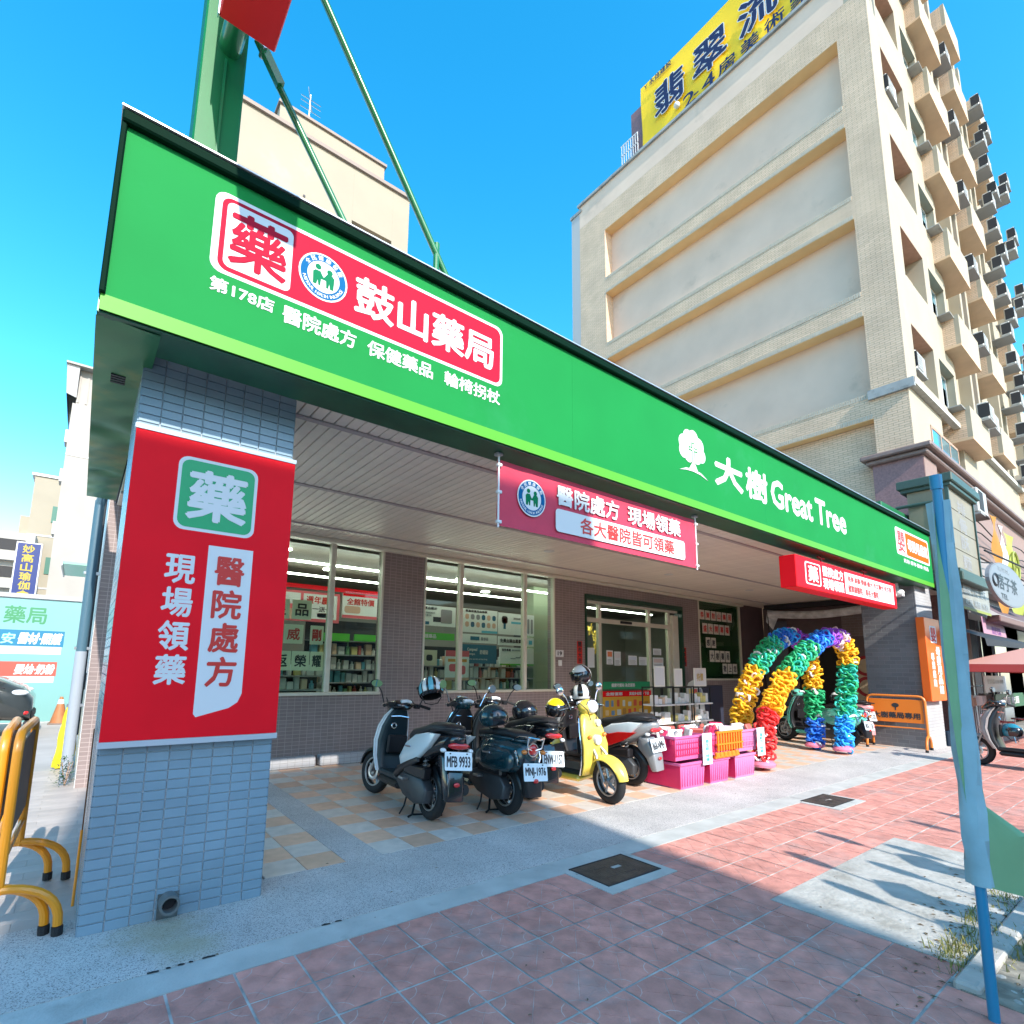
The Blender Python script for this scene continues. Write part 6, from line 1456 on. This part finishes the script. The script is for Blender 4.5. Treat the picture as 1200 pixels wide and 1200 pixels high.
# folded yellow barriers
YBR = mat('barrier_yellow', (.72, .27, .008), .35, coat=.3, dirt=((.3, .15, .05), 6, .62, .6))
def barrier(label, loc, rot, face, group, text=None, L=.92, H=1.08, YBR=YBR):
    """tube frame along local x, arched feet across it"""
    o = thing('barrier', label, 'barrier', loc, rot, group=group); h = L / 2; r = .0235
    q = MB(); P = [(-h, 0, .26), (-h, 0, H - .1)] + [(-h + .1 - .1 * math.cos(R(a)), 0, H - .1 + .1 * math.sin(R(a))) for a in (30, 60, 90)] + [(h - .1 + .1 * math.sin(R(a)), 0, H - .1 + .1 * math.cos(R(a))) for a in (0, 30, 60, 90)] + [(h, 0, .26)]
    q.tube(P, r, 10); q.tube([(-h, 0, .42), (h, 0, .42)], .014, 8); q.build('frame', YBR, o, smooth=True)
    for s_ in (-1, 1):
        q = MB(); q.tube([(s_ * h, .27 * math.sin(R(a_)), .05 + .23 * math.cos(R(a_)) ** .8) for a_ in range(-90, 91, 10)], r, 10); ft = q.build('foot', YBR, o, smooth=True)
        for t in (-1, 1): q = MB(); q.tube([(s_ * h, t * .270, .045), (s_ * h, t * .272, .0)], r + .004, 10); q.build('rubber_tip', RUB, ft)
    MB().cbox(-h + .035, h - .035, -.008, .008, .52, H - .07, .004).build('panel', face, o)
    if text:
        b = Board((0, -.009, 0), N=(0, -1, 0), parent=o); b.text(text, -h + .09, h - .09, .60, .72, .001, INK, .035)
        b.plate('emblem', circle(0, .86, .06, 16, .045), .0, .002, INK); b.plate('emblem', [(-.01, .76), (.01, .76), (.01, .83), (-.01, .83)], 0, .002, INK)
    return o
bf = mat('barrier_panel', (.10, .05, .04), .5, var=.2)
barrier('folded yellow barrier standing nearer the alley', (-.28, 4.40, .012), (0, 0, R(91)), bf, 'yellow barriers left of the pillar')
barrier('yellow barrier nested against the pillar side', (-.20, 4.36, .012), (0, 0, R(88.5)), bf, 'yellow barriers left of the pillar')
barrier('orange parking barrier lettered for the pharmacy before the far pillar', (13.52, 3.88, .012), (0, 0, R(-84)), mat('barrier_orange', (.70, .17, .006), .5), 'orange barrier by the far pillar', '大樹藥局專用', L=.95, H=1.05, YBR=mat('tube_orange', (.70, .20, .03), .4))
q = thing('wall_barrier', 'thin orange barrier edge leaning on the alley side of the pillar', 'barrier', (.1, 4.3, 0), absolute=True)
MB().tube([(.130, 4.28, .45), (.132, 4.4, 1.05)], .004, 6).build('tube', mat('rust_brown', (.16, .07, .03), .8), q); MB().tube([(.124, 4.22, .03), (.128, 4.28, .45)], .008, 8).build('tube', YBR, q)

# grey car entering at the left
CA = thing('parked_car', 'silver grey car whose nose shows at the left edge of the alley', 'car', (-2.84, 14.2, 0)); CA.scale = (1, 1, 1.12)
CP = mat('car_paint', (.055, .062, .062), .25, metal=.6, coat=.8)
q = MB(); secs = []
for x, zc, hw, hh in ((-2.2, .62, .6, .2), (-2.1, .68, .8, .32), (-1.2, .72, .87, .40), (0, .72, .88, .42), (1.0, .70, .88, .40), (1.7, .64, .86, .36), (2.05, .56, .80, .30), (2.2, .48, .66, .22)): secs.append((x, zc, hw, hh))
q.body(secs, 28, 3.6); q.build('body', CP, CA, smooth=True, angle=60)
q = MB(); q.body([(-1.9, 1.0, .5, .1), (-1.5, 1.2, .68, .24), (-.4, 1.28, .72, .27), (.4, 1.22, .70, .22), (1.1, 1.02, .62, .08)], 24, 3); q.build('cabin', mat('car_glass', (.02, .03, .035), .05, coat=1), CA, smooth=True, angle=60)
for x in (-1.35, 1.35):
    for s_ in (-1, 1):
        q = MB(); q.torus((x, s_ * .80, .32), .24, .09, 'Y', 28, 8); w = q.build('wheel', RUB, CA, smooth=True); q = MB(); q.cyl((x, s_ * .87, .32), (x, s_ * .80, .32), .2, 20); q.build('rim', ALU, w)
for s_ in (-1, 1):
    q = MB(); q.T = Matrix.Translation((2.0, s_ * .735, .76)); q.ball((0, 0, 0), (.15, .085, .05), 16, 8); q.build('headlight', LENS, CA, smooth=True)
    q = MB(); q.T = Matrix.Translation((2.12, s_ * .66, .42)); q.ball((0, 0, 0), (.07, .08, .045), 12, 6); q.build('fog_light', TAIL, CA, smooth=True)
MB().cbox(1.9, 2.24, -.5, .5, .3, .44, .03).build('grille', DARK, CA)
for s_ in (-1, 1):
    q = MB(); q.tube([(1.0, s_ * .86, .93), (1.5, s_ * .84, .90), (1.8, s_ * .80, .84)], .008, 6); q.tube([(.75, s_ * .885, .30), (.75, s_ * .895, .7), (.85, s_ * .87, .98)], .006, 6); q.build('panel_gap', DARK, CA)
    q = MB(); q.T = Matrix.Translation((.75, s_ * .98, 1.08)); q.ball((0, 0, 0), (.07, .12, .08), 14, 8); q.build('mirror', CP, CA, smooth=True)
q = MB(); q.cbox(2.12, 2.23, -.74, .74, .22, .28, .02); q.build('bumper_lip', DARK, CA)

# ------------------------------------------------------------ shops under the tower, far right
DB = mat('dark_shop', (.015, .012, .012), .8)
SHP = thing('noodle_shop', 'dark open shop front with brown beam under the apartment tower', 'shop front', (24, 5, 0), absolute=True)
MB().box(18.2, 36.9, 4.4, 4.42, 0, 3.29).build('opening', DB, SHP); MB().box(18.12, 18.7, 3.6, 3.9, 0, 3.5).build('pier', PIN, SHP)
for i in range(3): MB().box(22.5 + i * 5.7, 22.58 + i * 1.7, 4.1, 4.18, 0, 3.2).build('mullion', STEEL, SHP)
MB().cbox(18.5, 36, 2.95, 3.2, 2.86, 3.02, .02).build('awning_beam', mat('brown_beam', (0, 0, 0)), SHP)
q = MB(); q.add([(18.2, 3.5, 3.5), (36, 3.5, 3.5), (36, 2.95, 3.03), (18.2, 2.95, 3.03)], [(0, 1, 2, 3)]); q.build('awning_sheet', mat('awning_brown', (.12, .06, .05), .6), SHP)
# inner wall on the tower's left side: doorway, brick, printed panel and rolled awning
IN = thing('side_entrance', 'dark side doorway with brick jamb under a rolled awning behind the arches', 'entrance', (16.9, 6.5, 0), absolute=True)
MB().box(16.96, 16.99, 4.5, 8.04, 0, 3.44).build('wall', mat('plum_side', (.14, .10, .10), .6, var=.1), IN)
MB().box(16.93, 16.959, 6.05, 7.35, 0, 2.3).build('opening', DB, IN)
MB().box(16.86, 16.959, 7.36, 7.85, 0, 3.0).build('column', mat('slate_column', (.13, .14, .17), .5, var=.1), IN)
MB().box(16.9, 16.96, 7.1, 7.35, 0, 1.5).build('brick_jamb', brick('red_brick_side', (.30, .12, .08), (.25, .1, .07), (.3, .25, .22), .2, .07, 'YZ', .012, .8, offset=.5), IN)
MB().box(16.9, 16.96, 5.9, 6.8, 2.31, 2.43).build('lintel', CREAM, IN)
b = Board((16.95, 6.04, .2), U=(0, -1, 0), V=(0, 0, 1), N=(-1, 0, 0), parent=IN)
b.rect('printed_panel', 0, .85, 0, 1.72, 0, .01, mat('panel_beige', (.6, .48, .32), .6))
RD = mat('ring_red', (.40, .01, .02), .5)
for cu in (.12, .62):
    for cv in (.35, .95, 1.5):
        q = MB(); n = 24
        for rr in ((.19, .27),):
            pts = [b.pt(cu + rr[0] * math.cos(2 * math.pi * k / n), cv + rr[0] * math.sin(2 * math.pi * k / n), .012) for k in range(n)] + [b.pt(cu + rr[1] * math.cos(2 * math.pi * k / n), cv + rr[1] * math.sin(2 * math.pi * k / n), .012) for k in range(n)]
            q.add(pts, [(k, (k + 1) % n, n + (k + 1) % n, n + k) for k in range(n)])
        q.build('ring_print', RD, IN)
MB().box(16.9, 16.958, 5.1, 5.9, 2.5, 3.1).build('brick_panel', brick('mauve_brick', (.26, .2, .19), (.23, .18, .17), (.3, .27, .26), .2, .07, 'YZ', .012, .8, offset=.5), IN)
RA = thing('rolled_awning', 'rolled grey canvas awning sagging beneath the canopy behind the arches', 'awning', (16, 6.6, 3), absolute=True)
q = MB(); P = []
for i in range(25): t = i / 24; P.append((16.2, 7.5 - 2.6 * t, 3.18 - .10 * math.sin(math.pi * t) ))
q.tube(P, .11, 10); q.build('roll', mat('canvas_grey', (.7, .72, .73), .6, var=.3, nscale=5, bump=.4, bscale=9), RA, smooth=True)
q = MB(); q.add([(16.2, 7.55, 3.3), (16.2, 7.2, 3.25), (16.25, 7.45, 2.72), (16.2, 7.6, 2.95)], [(0, 1, 2, 3)]); q.add([(16.22, 7.55, 3.3), (16.25, 7.2, 3.25), (16.28, 7.45, 2.72), (16.23, 7.6, 2.95)], [(3, 2, 1, 0)]); q.build('flap', mat('canvas_grey', (0, 0, 0)), RA)
q = MB(); q.box(16.1, 16.4, 4.8, 7.6, 3.30, 3.43); q.build('rail', DARK, RA)
q = MB(); q.tube([(16.2, 7.55, 3.2), (16.15, 7.5, 2.5), (16.2, 7.5, 1.8)], .012, 6); q.build('cord', DARK, RA)
# dark backing behind the arches, upper part
tag(MB().box(16.5, 16.6, 4.5, 5.1, 2.45, 2.65).build('menu_box', DARK), 'small black menu box on the wall right of the side doorway', 'box')

# signs over the pavement
GS = thing('projecting_lamp_sign', 'old beige projecting sign box with dark green caps and white characters', 'shop sign', (16, 2.8, 4), absolute=True)
U = Vector((.985, -.17, 0)); b = Board((14.95, 3.0, 3.72), U=(1, 0, 0), V=(0, 0, 1), N=(0, -1, 0), parent=GS)
BG = mat('aged_acrylic', (.24, .195, .125), .5, var=.08, nscale=3)
MB().box(15.0, 17.1, 3.0, 3.7, 3.78, 5.62).build('box', BG, GS)
for k in range(4): b.rect('panel', .05 + .0, 2.15, .08 + k * .46, .52 + k * .46, .0, .012, BG)
CG = mat('cap_green', (.04, .075, .06), .5)
q = MB(); q.cbox(14.92, 17.2, 2.9, 3.8, 5.621, 5.72, .01); q.cbox(14.85, 17.28, 2.85, 3.85, 5.70, 5.90, .02); q.build('cap', CG, GS); q = MB(); q.cbox(14.92, 17.2, 2.9, 3.8, 3.69, 3.779, .01); q.cbox(14.85, 17.28, 2.85, 3.85, 3.50, 3.70, .02); q.build('cap', CG, GS)
for x in (14.95, 17.12): q = MB(); q.box(x, x + .06, 2.96, 3.02, 3.78, 5.62); q.build('corner_post', CG, GS)
fd = mat('faded_white', (.27, .255, .24), .6)
for ch, v in (('排', 1.42), ('骨', 1.0), ('酥', .6), ('麵', .15)): b.text(ch, .75, 1.45, v, v + .32, .014, fd, .03)
MB().tube([(14.9, 3.2, 5.3), (14.9, 3.9, 5.3)], .04, 8).build('bracket', CG, GS)
GP = thing('green_box_sign', 'dark green open box frame standing above the far end of the fascia', 'sign frame', (15, 3.7, 4.6), absolute=True)
q = MB(); q.cbox(13.4, 15.3, 3.75, 4.0, 4.4, 5.15, .01); q.build('box', mat('frame_green', (.01, .13, .045), .4), GP); q = MB(); q.box(15.301, 15.45, 3.7, 4.05, 4.4, 5.2); q.build('edge_trim', DARK, GP)
MB().tube([(15.4, 3.9, 5.0), (18.2, 3.9, 5.0)], .09, 10).build('strut', mat('brown_cornice', (0, 0, 0)), GP, smooth=True)
OV = thing('oval_sign', 'pale oval hanging sign with black brush writing and phone line', 'shop sign', (15, 2.2, 3.4), absolute=True)
b = Board((0, 2.2, 0), N=(0, -1, 0), parent=OV)
b.plate('panel', circle(14.95, 3.30, 1.66, 40, .43), -.06, 0, mat('oval_pale', (.17, .18, .2), .5)); b.plate('edge_trim', circle(14.95, 3.30, 1.60, 40, .40), .001, .002, mat('oval_inner', (.2, .215, .235), .5))
b.text('痞子茶', 13.9, 15.7, 3.16, 3.46, .004, INK, .02); b.text('TEL', 14.1, 14.7, 2.98, 3.08, .004, INK, .02); b.text('古早味', 14.1, 15.1, 3.53, 3.62, .004, GREYM, .02)
q = MB()
for k in range(3):
    pts = [b.pt(13.72 + .05 * k + .22 * math.cos(a), 3.28 + .11 * math.sin(a) + .02 * k, .004) for a in [2 * math.pi * i / 20 for i in range(20)]]; q.tube(pts, .008, 4, closed=True)
q.build('swirl_print', INK, OV)
MB().tube([(13.2, 2.2, 3.78), (18, 2.2, 3.95)], .02, 6).build('hanger', DARK, OV)
for i, (x0, x1, z0, z1, m, l) in enumerate(((19.7, 20.5, 3.2, 5.95, mat('flag_orange', (.42, .17, .015), .7), 'orange cloth strip hanging behind the oval sign'), (20.6, 21.2, 3.4, 5.8, W, 'white cloth strip hanging between orange and lime ones'), (21.2, 22.6, 3.3, 5.7, mat('flag_lime', (.33, .36, .05), .7), 'lime cloth banner with a round print behind the oval sign'))):
    o = thing('hanging_banner', l, 'banner', (x0, 3.1, z0), absolute=True); q = MB(); n = 16
    q.add([(x0 + (x1 - x0) * j, 3.1 + .05 * math.sin(t * .8 + j * 3), z0 + (z1 - z0) * t / n) for t in range(n + 1) for j in (0, .33, .66, 1)], [(t * 4 + j, t * 4 + j + 1, t * 4 + j + 5, t * 4 + j + 4) for t in range(n) for j in range(3)]); q.build('cloth', m, o, smooth=True)
    if i == 2:
        b = Board((0, 3.02, 0), N=(0, -1, 0), parent=o); q = MB(); pts = [b.pt(21.9 + .42 * math.cos(a), 4.7 + .42 * math.sin(a), 0) for a in [2 * math.pi * k / 24 for k in range(24)]]; q.tube(pts, .03, 5, closed=True); q.tube([b.pt(21.5, 4.7, 0), b.pt(22.3, 4.7, 0)], .03, 5); q.build('ring_print', mat('olive_ink', (.25, .28, .05), .6), o)
o = thing('faded_signboard', 'faded white signboard with sketchy lettering over the dark shop', 'shop sign', (17, 3, 3), absolute=True)
MB().box(15.3, 17.9, 3.02, 3.12, 2.98, 3.66).build('board', mat('faded_board', (.26, .265, .23), .6, var=.15, nscale=3), o); b = Board((0, 3.015, 0), N=(0, -1, 0), parent=o)
b.text('麵線 小吃 滷味', 15.5, 17.6, 3.3, 3.55, .004, GREYM, .02); b.text('乾麵 湯麵 水餃', 15.6, 17.7, 3.05, 3.2, .004, GREYM, .02)
b.rect('print', 15.3, 17.9, 2.94, 3.0, .0, .004, mat('olive_ink', (0, 0, 0)))
o = thing('pink_poster', 'pink poster with small characters hanging in the dark shop front', 'poster', (17.5, 3.2, 2.6), absolute=True)
b = Board((0, 3.25, 0), N=(0, -1, 0), parent=o); b.plate('sheet', [(18.2, 2.56), (20.9, 2.35), (20.6, 2.86), (18.1, 2.98)], 0, .01, mat('poster_rose', (.42, .22, .29), .6)); b.text('歡迎光臨', 19.1, 20.1, 2.58, 2.78, .012, mat('violet_ink', (.25, .08, .3)), .02)
# parasol, railings, stall
UM = thing('pink_parasol', 'flat pink parasol over the stall at the right edge', 'parasol', (17.2, 1.9, 0), absolute=True)
q = MB(); q.add([(15.3, 3.3, 1.74), (19.5, 3.3, 1.74), (19.5, .6, 1.74), (15.3, .6, 1.74), (17.4, 1.95, 2.28)], [(0, 1, 4), (1, 2, 4), (2, 3, 4), (3, 0, 4)]); q.build('cloth', mat('parasol_pink', (.5, .26, .22), .8), UM)
q = MB()
for a, c in (((15.3, 3.3), (19.5, 3.3)), ((19.5, 3.3), (19.5, .6)), ((19.5, .6), (15.3, .6)), ((15.3, .6), (15.3, 3.3))): q.add([(*a, 1.739), (*c, 1.739), (*c, 1.58), (*a, 1.58)], [(0, 1, 2, 3)])
q.build('valance', mat('parasol_red', (.42, .06, .055), .8), UM); MB().tube([(16.9, 1.95, 0), (16.9, 1.95, 2.27)], .025, 8).build('pole', STEEL, UM)
o = thing('stall_rack', 'clutter of metal racks and pots in front of the dark noodle shop', 'rack', (17, 3.4, 0), absolute=True); random.seed(12)
q = MB()
for i in range(26): x = 15.3 + i * .19; q.tube([(x, 3.35, .1), (x, 3.35, .75 + .1 * (i % 3))], .012, 5)
for z in (.15, .8, 1.25): q.tube([(15.2, 3.35, z), (20.2, 3.35, z)], .016, 5)
for i in range(6): x = 15.3 + i * .95; q.tube([(x, 3.35, 0), (x, 3.35, 1.7)], .02, 6)
q.build('frame', STEEL, o)
for k in range(10):
    x = 15.4 + k * .46; r = random.uniform(.08, .14); q = MB(); q.tower([(.81, 0, r, r), (.81 + r * 1.8, 0, r * .9, r * .9)], 12, 2); e = q.build('pot', random.choice((STEEL, W, GREYM, BRN)), o, smooth=True, angle=50); e.location = e.location + Vector((x, 3.35, 0)) 
o = thing('glass_notice', 'pale notice board behind the parasol edge', 'notice', (18, 3.2, 1.2), absolute=True); b = Board((0, 3.2, 0), N=(0, -1, 0), parent=o); b.rect('board', 17.3, 19.6, 1.1, 1.5, 0, .02, mat('notice_pale', (.5, .55, .57), .5)); b.text('營業時間 11:00-20:00', 17.6, 19.3, 1.3, 1.42, .022, GREYM, .02)
o = thing('menu_board', 'dark green board with white marks behind the grey scooter', 'menu board', (18.5, 3, .9), absolute=True); b = Board((0, 3.1, 0), N=(0, -1, 0), parent=o); b.rect('board', 17.6, 20.9, .72, 1.06, 0, .03, mat('board_green', (.02, .10, .04), .5), .12); b.text('湯麵 乾麵', 18.3, 20.2, .8, .98, .032, W, .02)
tag(MB().tower([(0, 0, .16, .16), (.3, 0, .16, .16), (.34, 0, .05, .05), (.38, 0, .05, .05)], 16, 2).build('gas_bottle', mat('bottle_navy', (.02, .05, .09), .5), smooth=True), 'dark blue gas bottle lying beside the far pillar front', 'gas bottle').location = (15.1, 3.35, .0)

# ------------------------------------------------------------ furled flag on the kerb, and its neighbours whose shadows fall on the paving
PB_ = mat('pole_blue', (.01, .20, .36), .35, coat=.3); FB = mat('flag_blue', (.27, .42, .47), .85, var=.2, nscale=4, bump=.6, bscale=12); FG = mat('flag_green', (.20, .38, .20), .8, var=.08, nscale=4)
def furled(label, x, y, flare=True):
    o = thing('feather_flag', label, 'flag', (x, y, 0), group='feather flags along the kerb')
    q = MB(); q.tube([(0, 0, 0), (.03, 0, 1.2), (.045, 0, 2.43)], .021, 16); q.build('pole', PB_, o, smooth=True)
    MB().tube([(.045, 0, 2.43), (.046, 0, 2.505)], .026, 16).build('cap', PB_, o, smooth=True)
    rows = [(2.37, -.012, .032, -.012, .03), (2.15, -.02, .038, -.03, .035), (1.92, -.025, .04, -.05, .038), (1.6, -.045, .04, -.08, .038), (1.35, -.045, .045, -.075, .04), (1.15, -.05, .05, -.06, .06), (1.0, -.045, .055, -.045, .11), (.88, -.045, .06, -.03, .17), (.76, -.048, .056, -.02, .27), (.66, -.042, .05, -.01, .37), (.56, -.036, .046, .0, .42)]
    q = MB(); n = 12; rings = []
    for i, (z, a, b, c, d) in enumerate(rows):
        a *= .82; b *= .82
        px = (.03 * z / 1.2 if z < 1.2 else .03 + .015 * (z - 1.2) / 1.23); rings.append([(px + (a + b) / 2 + (b - a) / 2 * math.cos(t) * (1 + .1 * math.sin(3 * t + i)), .042 * math.sin(t) * (1 + .25 * math.sin(5 * t + i * 1.3)), z) for t in [2 * math.pi * k / n for k in range(n)]])
    q.loft(rings); q.build('cloth', FB, o, smooth=True)
    q = MB(); m = 9; vs = []
    for i, (z, a, b, c, d) in enumerate(rows):
        px = (.03 * z / 1.2 if z < 1.2 else .03 + .015 * (z - 1.2) / 1.23)
        for j in range(m):
            t = j / (m - 1); xx = px + c + (d - c) * t; vs.append((xx, .012 * (1 - 2.4 * t) + .010 * math.sin(t * 9 + i * .5) - (.12 * t if d > .2 else 0), z - (.12 * t if i > 8 and t > .2 else 0) * (1 if i == 10 else .3)))
    q.add(vs, [(i * m + j, i * m + j + 1, (i + 1) * m + j + 1, (i + 1) * m + j) for i in range(len(rows) - 1) for j in range(m - 1)]); q.build('cloth_edge', FG, o, smooth=True)
    return o
furled('blue and green furled flag on a bright blue pole in the right foreground', 3.375, .72)
def spear(label, x, y):
    o = thing('spear_flag', label, 'flag', (x, y, 0), (0, R(10), 0), group='spear tipped flags along the kerb')
    q = MB(); q.tube([(0, 0, 0), (0, 0, 2.2)], .012, 8); q.build('pole', PB_, o); q = MB(); q.ball((0, 0, 2.3), (.06, .012, .16), 10, 8); q.build('tip', STEEL, o, smooth=True)
    q = MB(); q.add([(-.05, 0, 1.93), (.05, 0, 2.0), (.18, 0, 1.9), (.13, .02, 1.75), (.25, .03, 1.5), (.36, .02, 1.1), (.42, 0, .7), (.2, 0, .5), (-.02, 0, .55), (-.12, 0, 1.0), (-.06, 0, 1.55), (-.15, 0, 1.82)], [tuple(range(12))]); q.build('cloth', FG, o)
    return o
for i, (x, y) in enumerate(((3.67, -1.6), (4.42, -1.64), (5.06, -1.56), (6.2, -1.42), (4.1, -1.15), (4.95, -1.05), (6.9, -1.5))): spear('spear tipped flag on the kerb, its shadow over the %s' % ('concrete patch', 'patch edge', 'red pavers', 'farther red pavers', 'weeds by the pole, added for that shade', 'right part of the patch, added for that shade', 'pavers near the far pillar')[i], x, y)  # flags over the weeds and the patch's right part are added for shade

# townhouse put unseen across the street, shaped for its shade over the near forecourt
TH_ = thing('shade_house', 'narrow tall townhouse set unseen across the street to shade the near forecourt', 'building', (.1, -16, 0), absolute=True)
XL, XR, YF, ZT = -2.15, 2.05, -12.0, 13.95
TWM = mat('shade_house_render', (.5, .47, .42), .8, var=.1, nscale=1)
MB().box(XL, XR, -14.4, YF, -.1, ZT).build('wall', TWM, TH_); 
for k in range(3):
    z = 3.8 + 3.0 * k
    q = MB(); q.box(XL + .5, XR - .5, YF + .001, YF + .05, z, z + 1.5); wn = q.build('window', WF, TH_); MB().box(XL + .56, XR - .56, YF + .051, YF + .06, z + .06, z + 1.44).build('pane', WGL, wn)
MB().box(XL + .3, XR - .3, YF + .001, YF + .03, 0, 2.9).build('shutter', STEEL, TH_)

o = thing('air_conditioner', 'white air conditioner above the orange and lime cloth strips', 'air conditioner', (19.2, 3.6, 5.9)); MB().cbox(0, 1.0, -.4, 0, 0, .7, .03).build('casing', ACW, o); MB().box(.08, .55, -.408, -.401, .08, .62).build('grille', DARK, o)
q = MB(); q.box(0, 1.0, -.42, .3, -.06, -.01); q.build('bracket', RUS, o)
o = thing('utility_cables', 'loose cables looping along the tower front above the shop signs', 'cables', (20, 3.7, 5), absolute=True)
for k in range(5):
    z = 4.6 + .35 * k; MB().tube([(18.2 + i * 1.2, 3.72 - .02 * k, z + .14 * math.cos(i * 1.1 + k)) for i in range(14)], .018, 5).build('cable', DARK, o, smooth=True)
o = thing('dark_awning', 'black mesh awning edge above the pink parasol', 'awning', (17, 3, 2.3), absolute=True)
q = MB(); q.add([(15.2, 3.4, 2.62), (21, 3.4, 2.62), (21, 2.7, 2.34), (15.2, 2.7, 2.28)], [(0, 1, 2, 3)]); q.add([(15.2, 2.7, 2.28), (21, 2.7, 2.34), (21, 2.68, 2.22), (15.2, 2.68, 2.12)], [(0, 1, 2, 3)]); q.build('sheet', DARK, o)
for i, x in enumerate((15.9, 17.3, 18.9)):
    o = thing('stool', 'steel stool in front of the dark noodle shop, %s' % ('nearest', 'middle', 'farthest')[i], 'stool', (x, 2.9, 0), group='stools at the noodle shop'); MB().tower([(.44, 0, .16, .16), (.47, 0, .16, .16)], 14, 2).build('seat', mat('stool_red', (.35, .03, .03), .4), o)
    for sx in (-1, 1):
        for sy in (-1, 1): MB().tube([(sx * .1, sy * .1, .44), (sx * .16, sy * .16, 0)], .012, 6).build('leg', STEEL, o)
# unseen low houses added across the street to dim the window reflections
for i, (x0, x1, z, c) in enumerate(((3.2, 12, 6.2, (.42, .38, .33)), (12.1, 24, 5.4, (.5, .48, .44)), (24.1, 44, 6.6, (.38, .3, .26)), (-16, -1.9, 5.8, (.45, .42, .38)))):
    o = thing('added_house', 'unseen low house added across the street, %s' % ('right of the townhouse', 'second right of the townhouse', 'longest one at the right', 'left of the townhouse')[i], 'building', ((x0 + x1) / 2, -16, 0), absolute=True)
    MB().box(x0, x1, -22, -13, -.1, z).build('wall', mat('house_render_%d' % i, c, .85, var=.1), o)
    n = int((x1 - x0) / 3)
    for k in range(n):
        xx = x0 + .6 + k * 3; q = MB(); q.box(xx, xx + 1.6, -12.999, -12.95, 3.6, 4.8); wn = q.build('window', WF, o); MB().box(xx + .08, xx + 1.52, -12.949, -12.94, 3.68, 4.72).build('pane', WGL, wn)
        MB().box(xx - .3, xx + 2.2, -12.999, -12.96, 0, 2.8).build('shutter', GREYM, o)
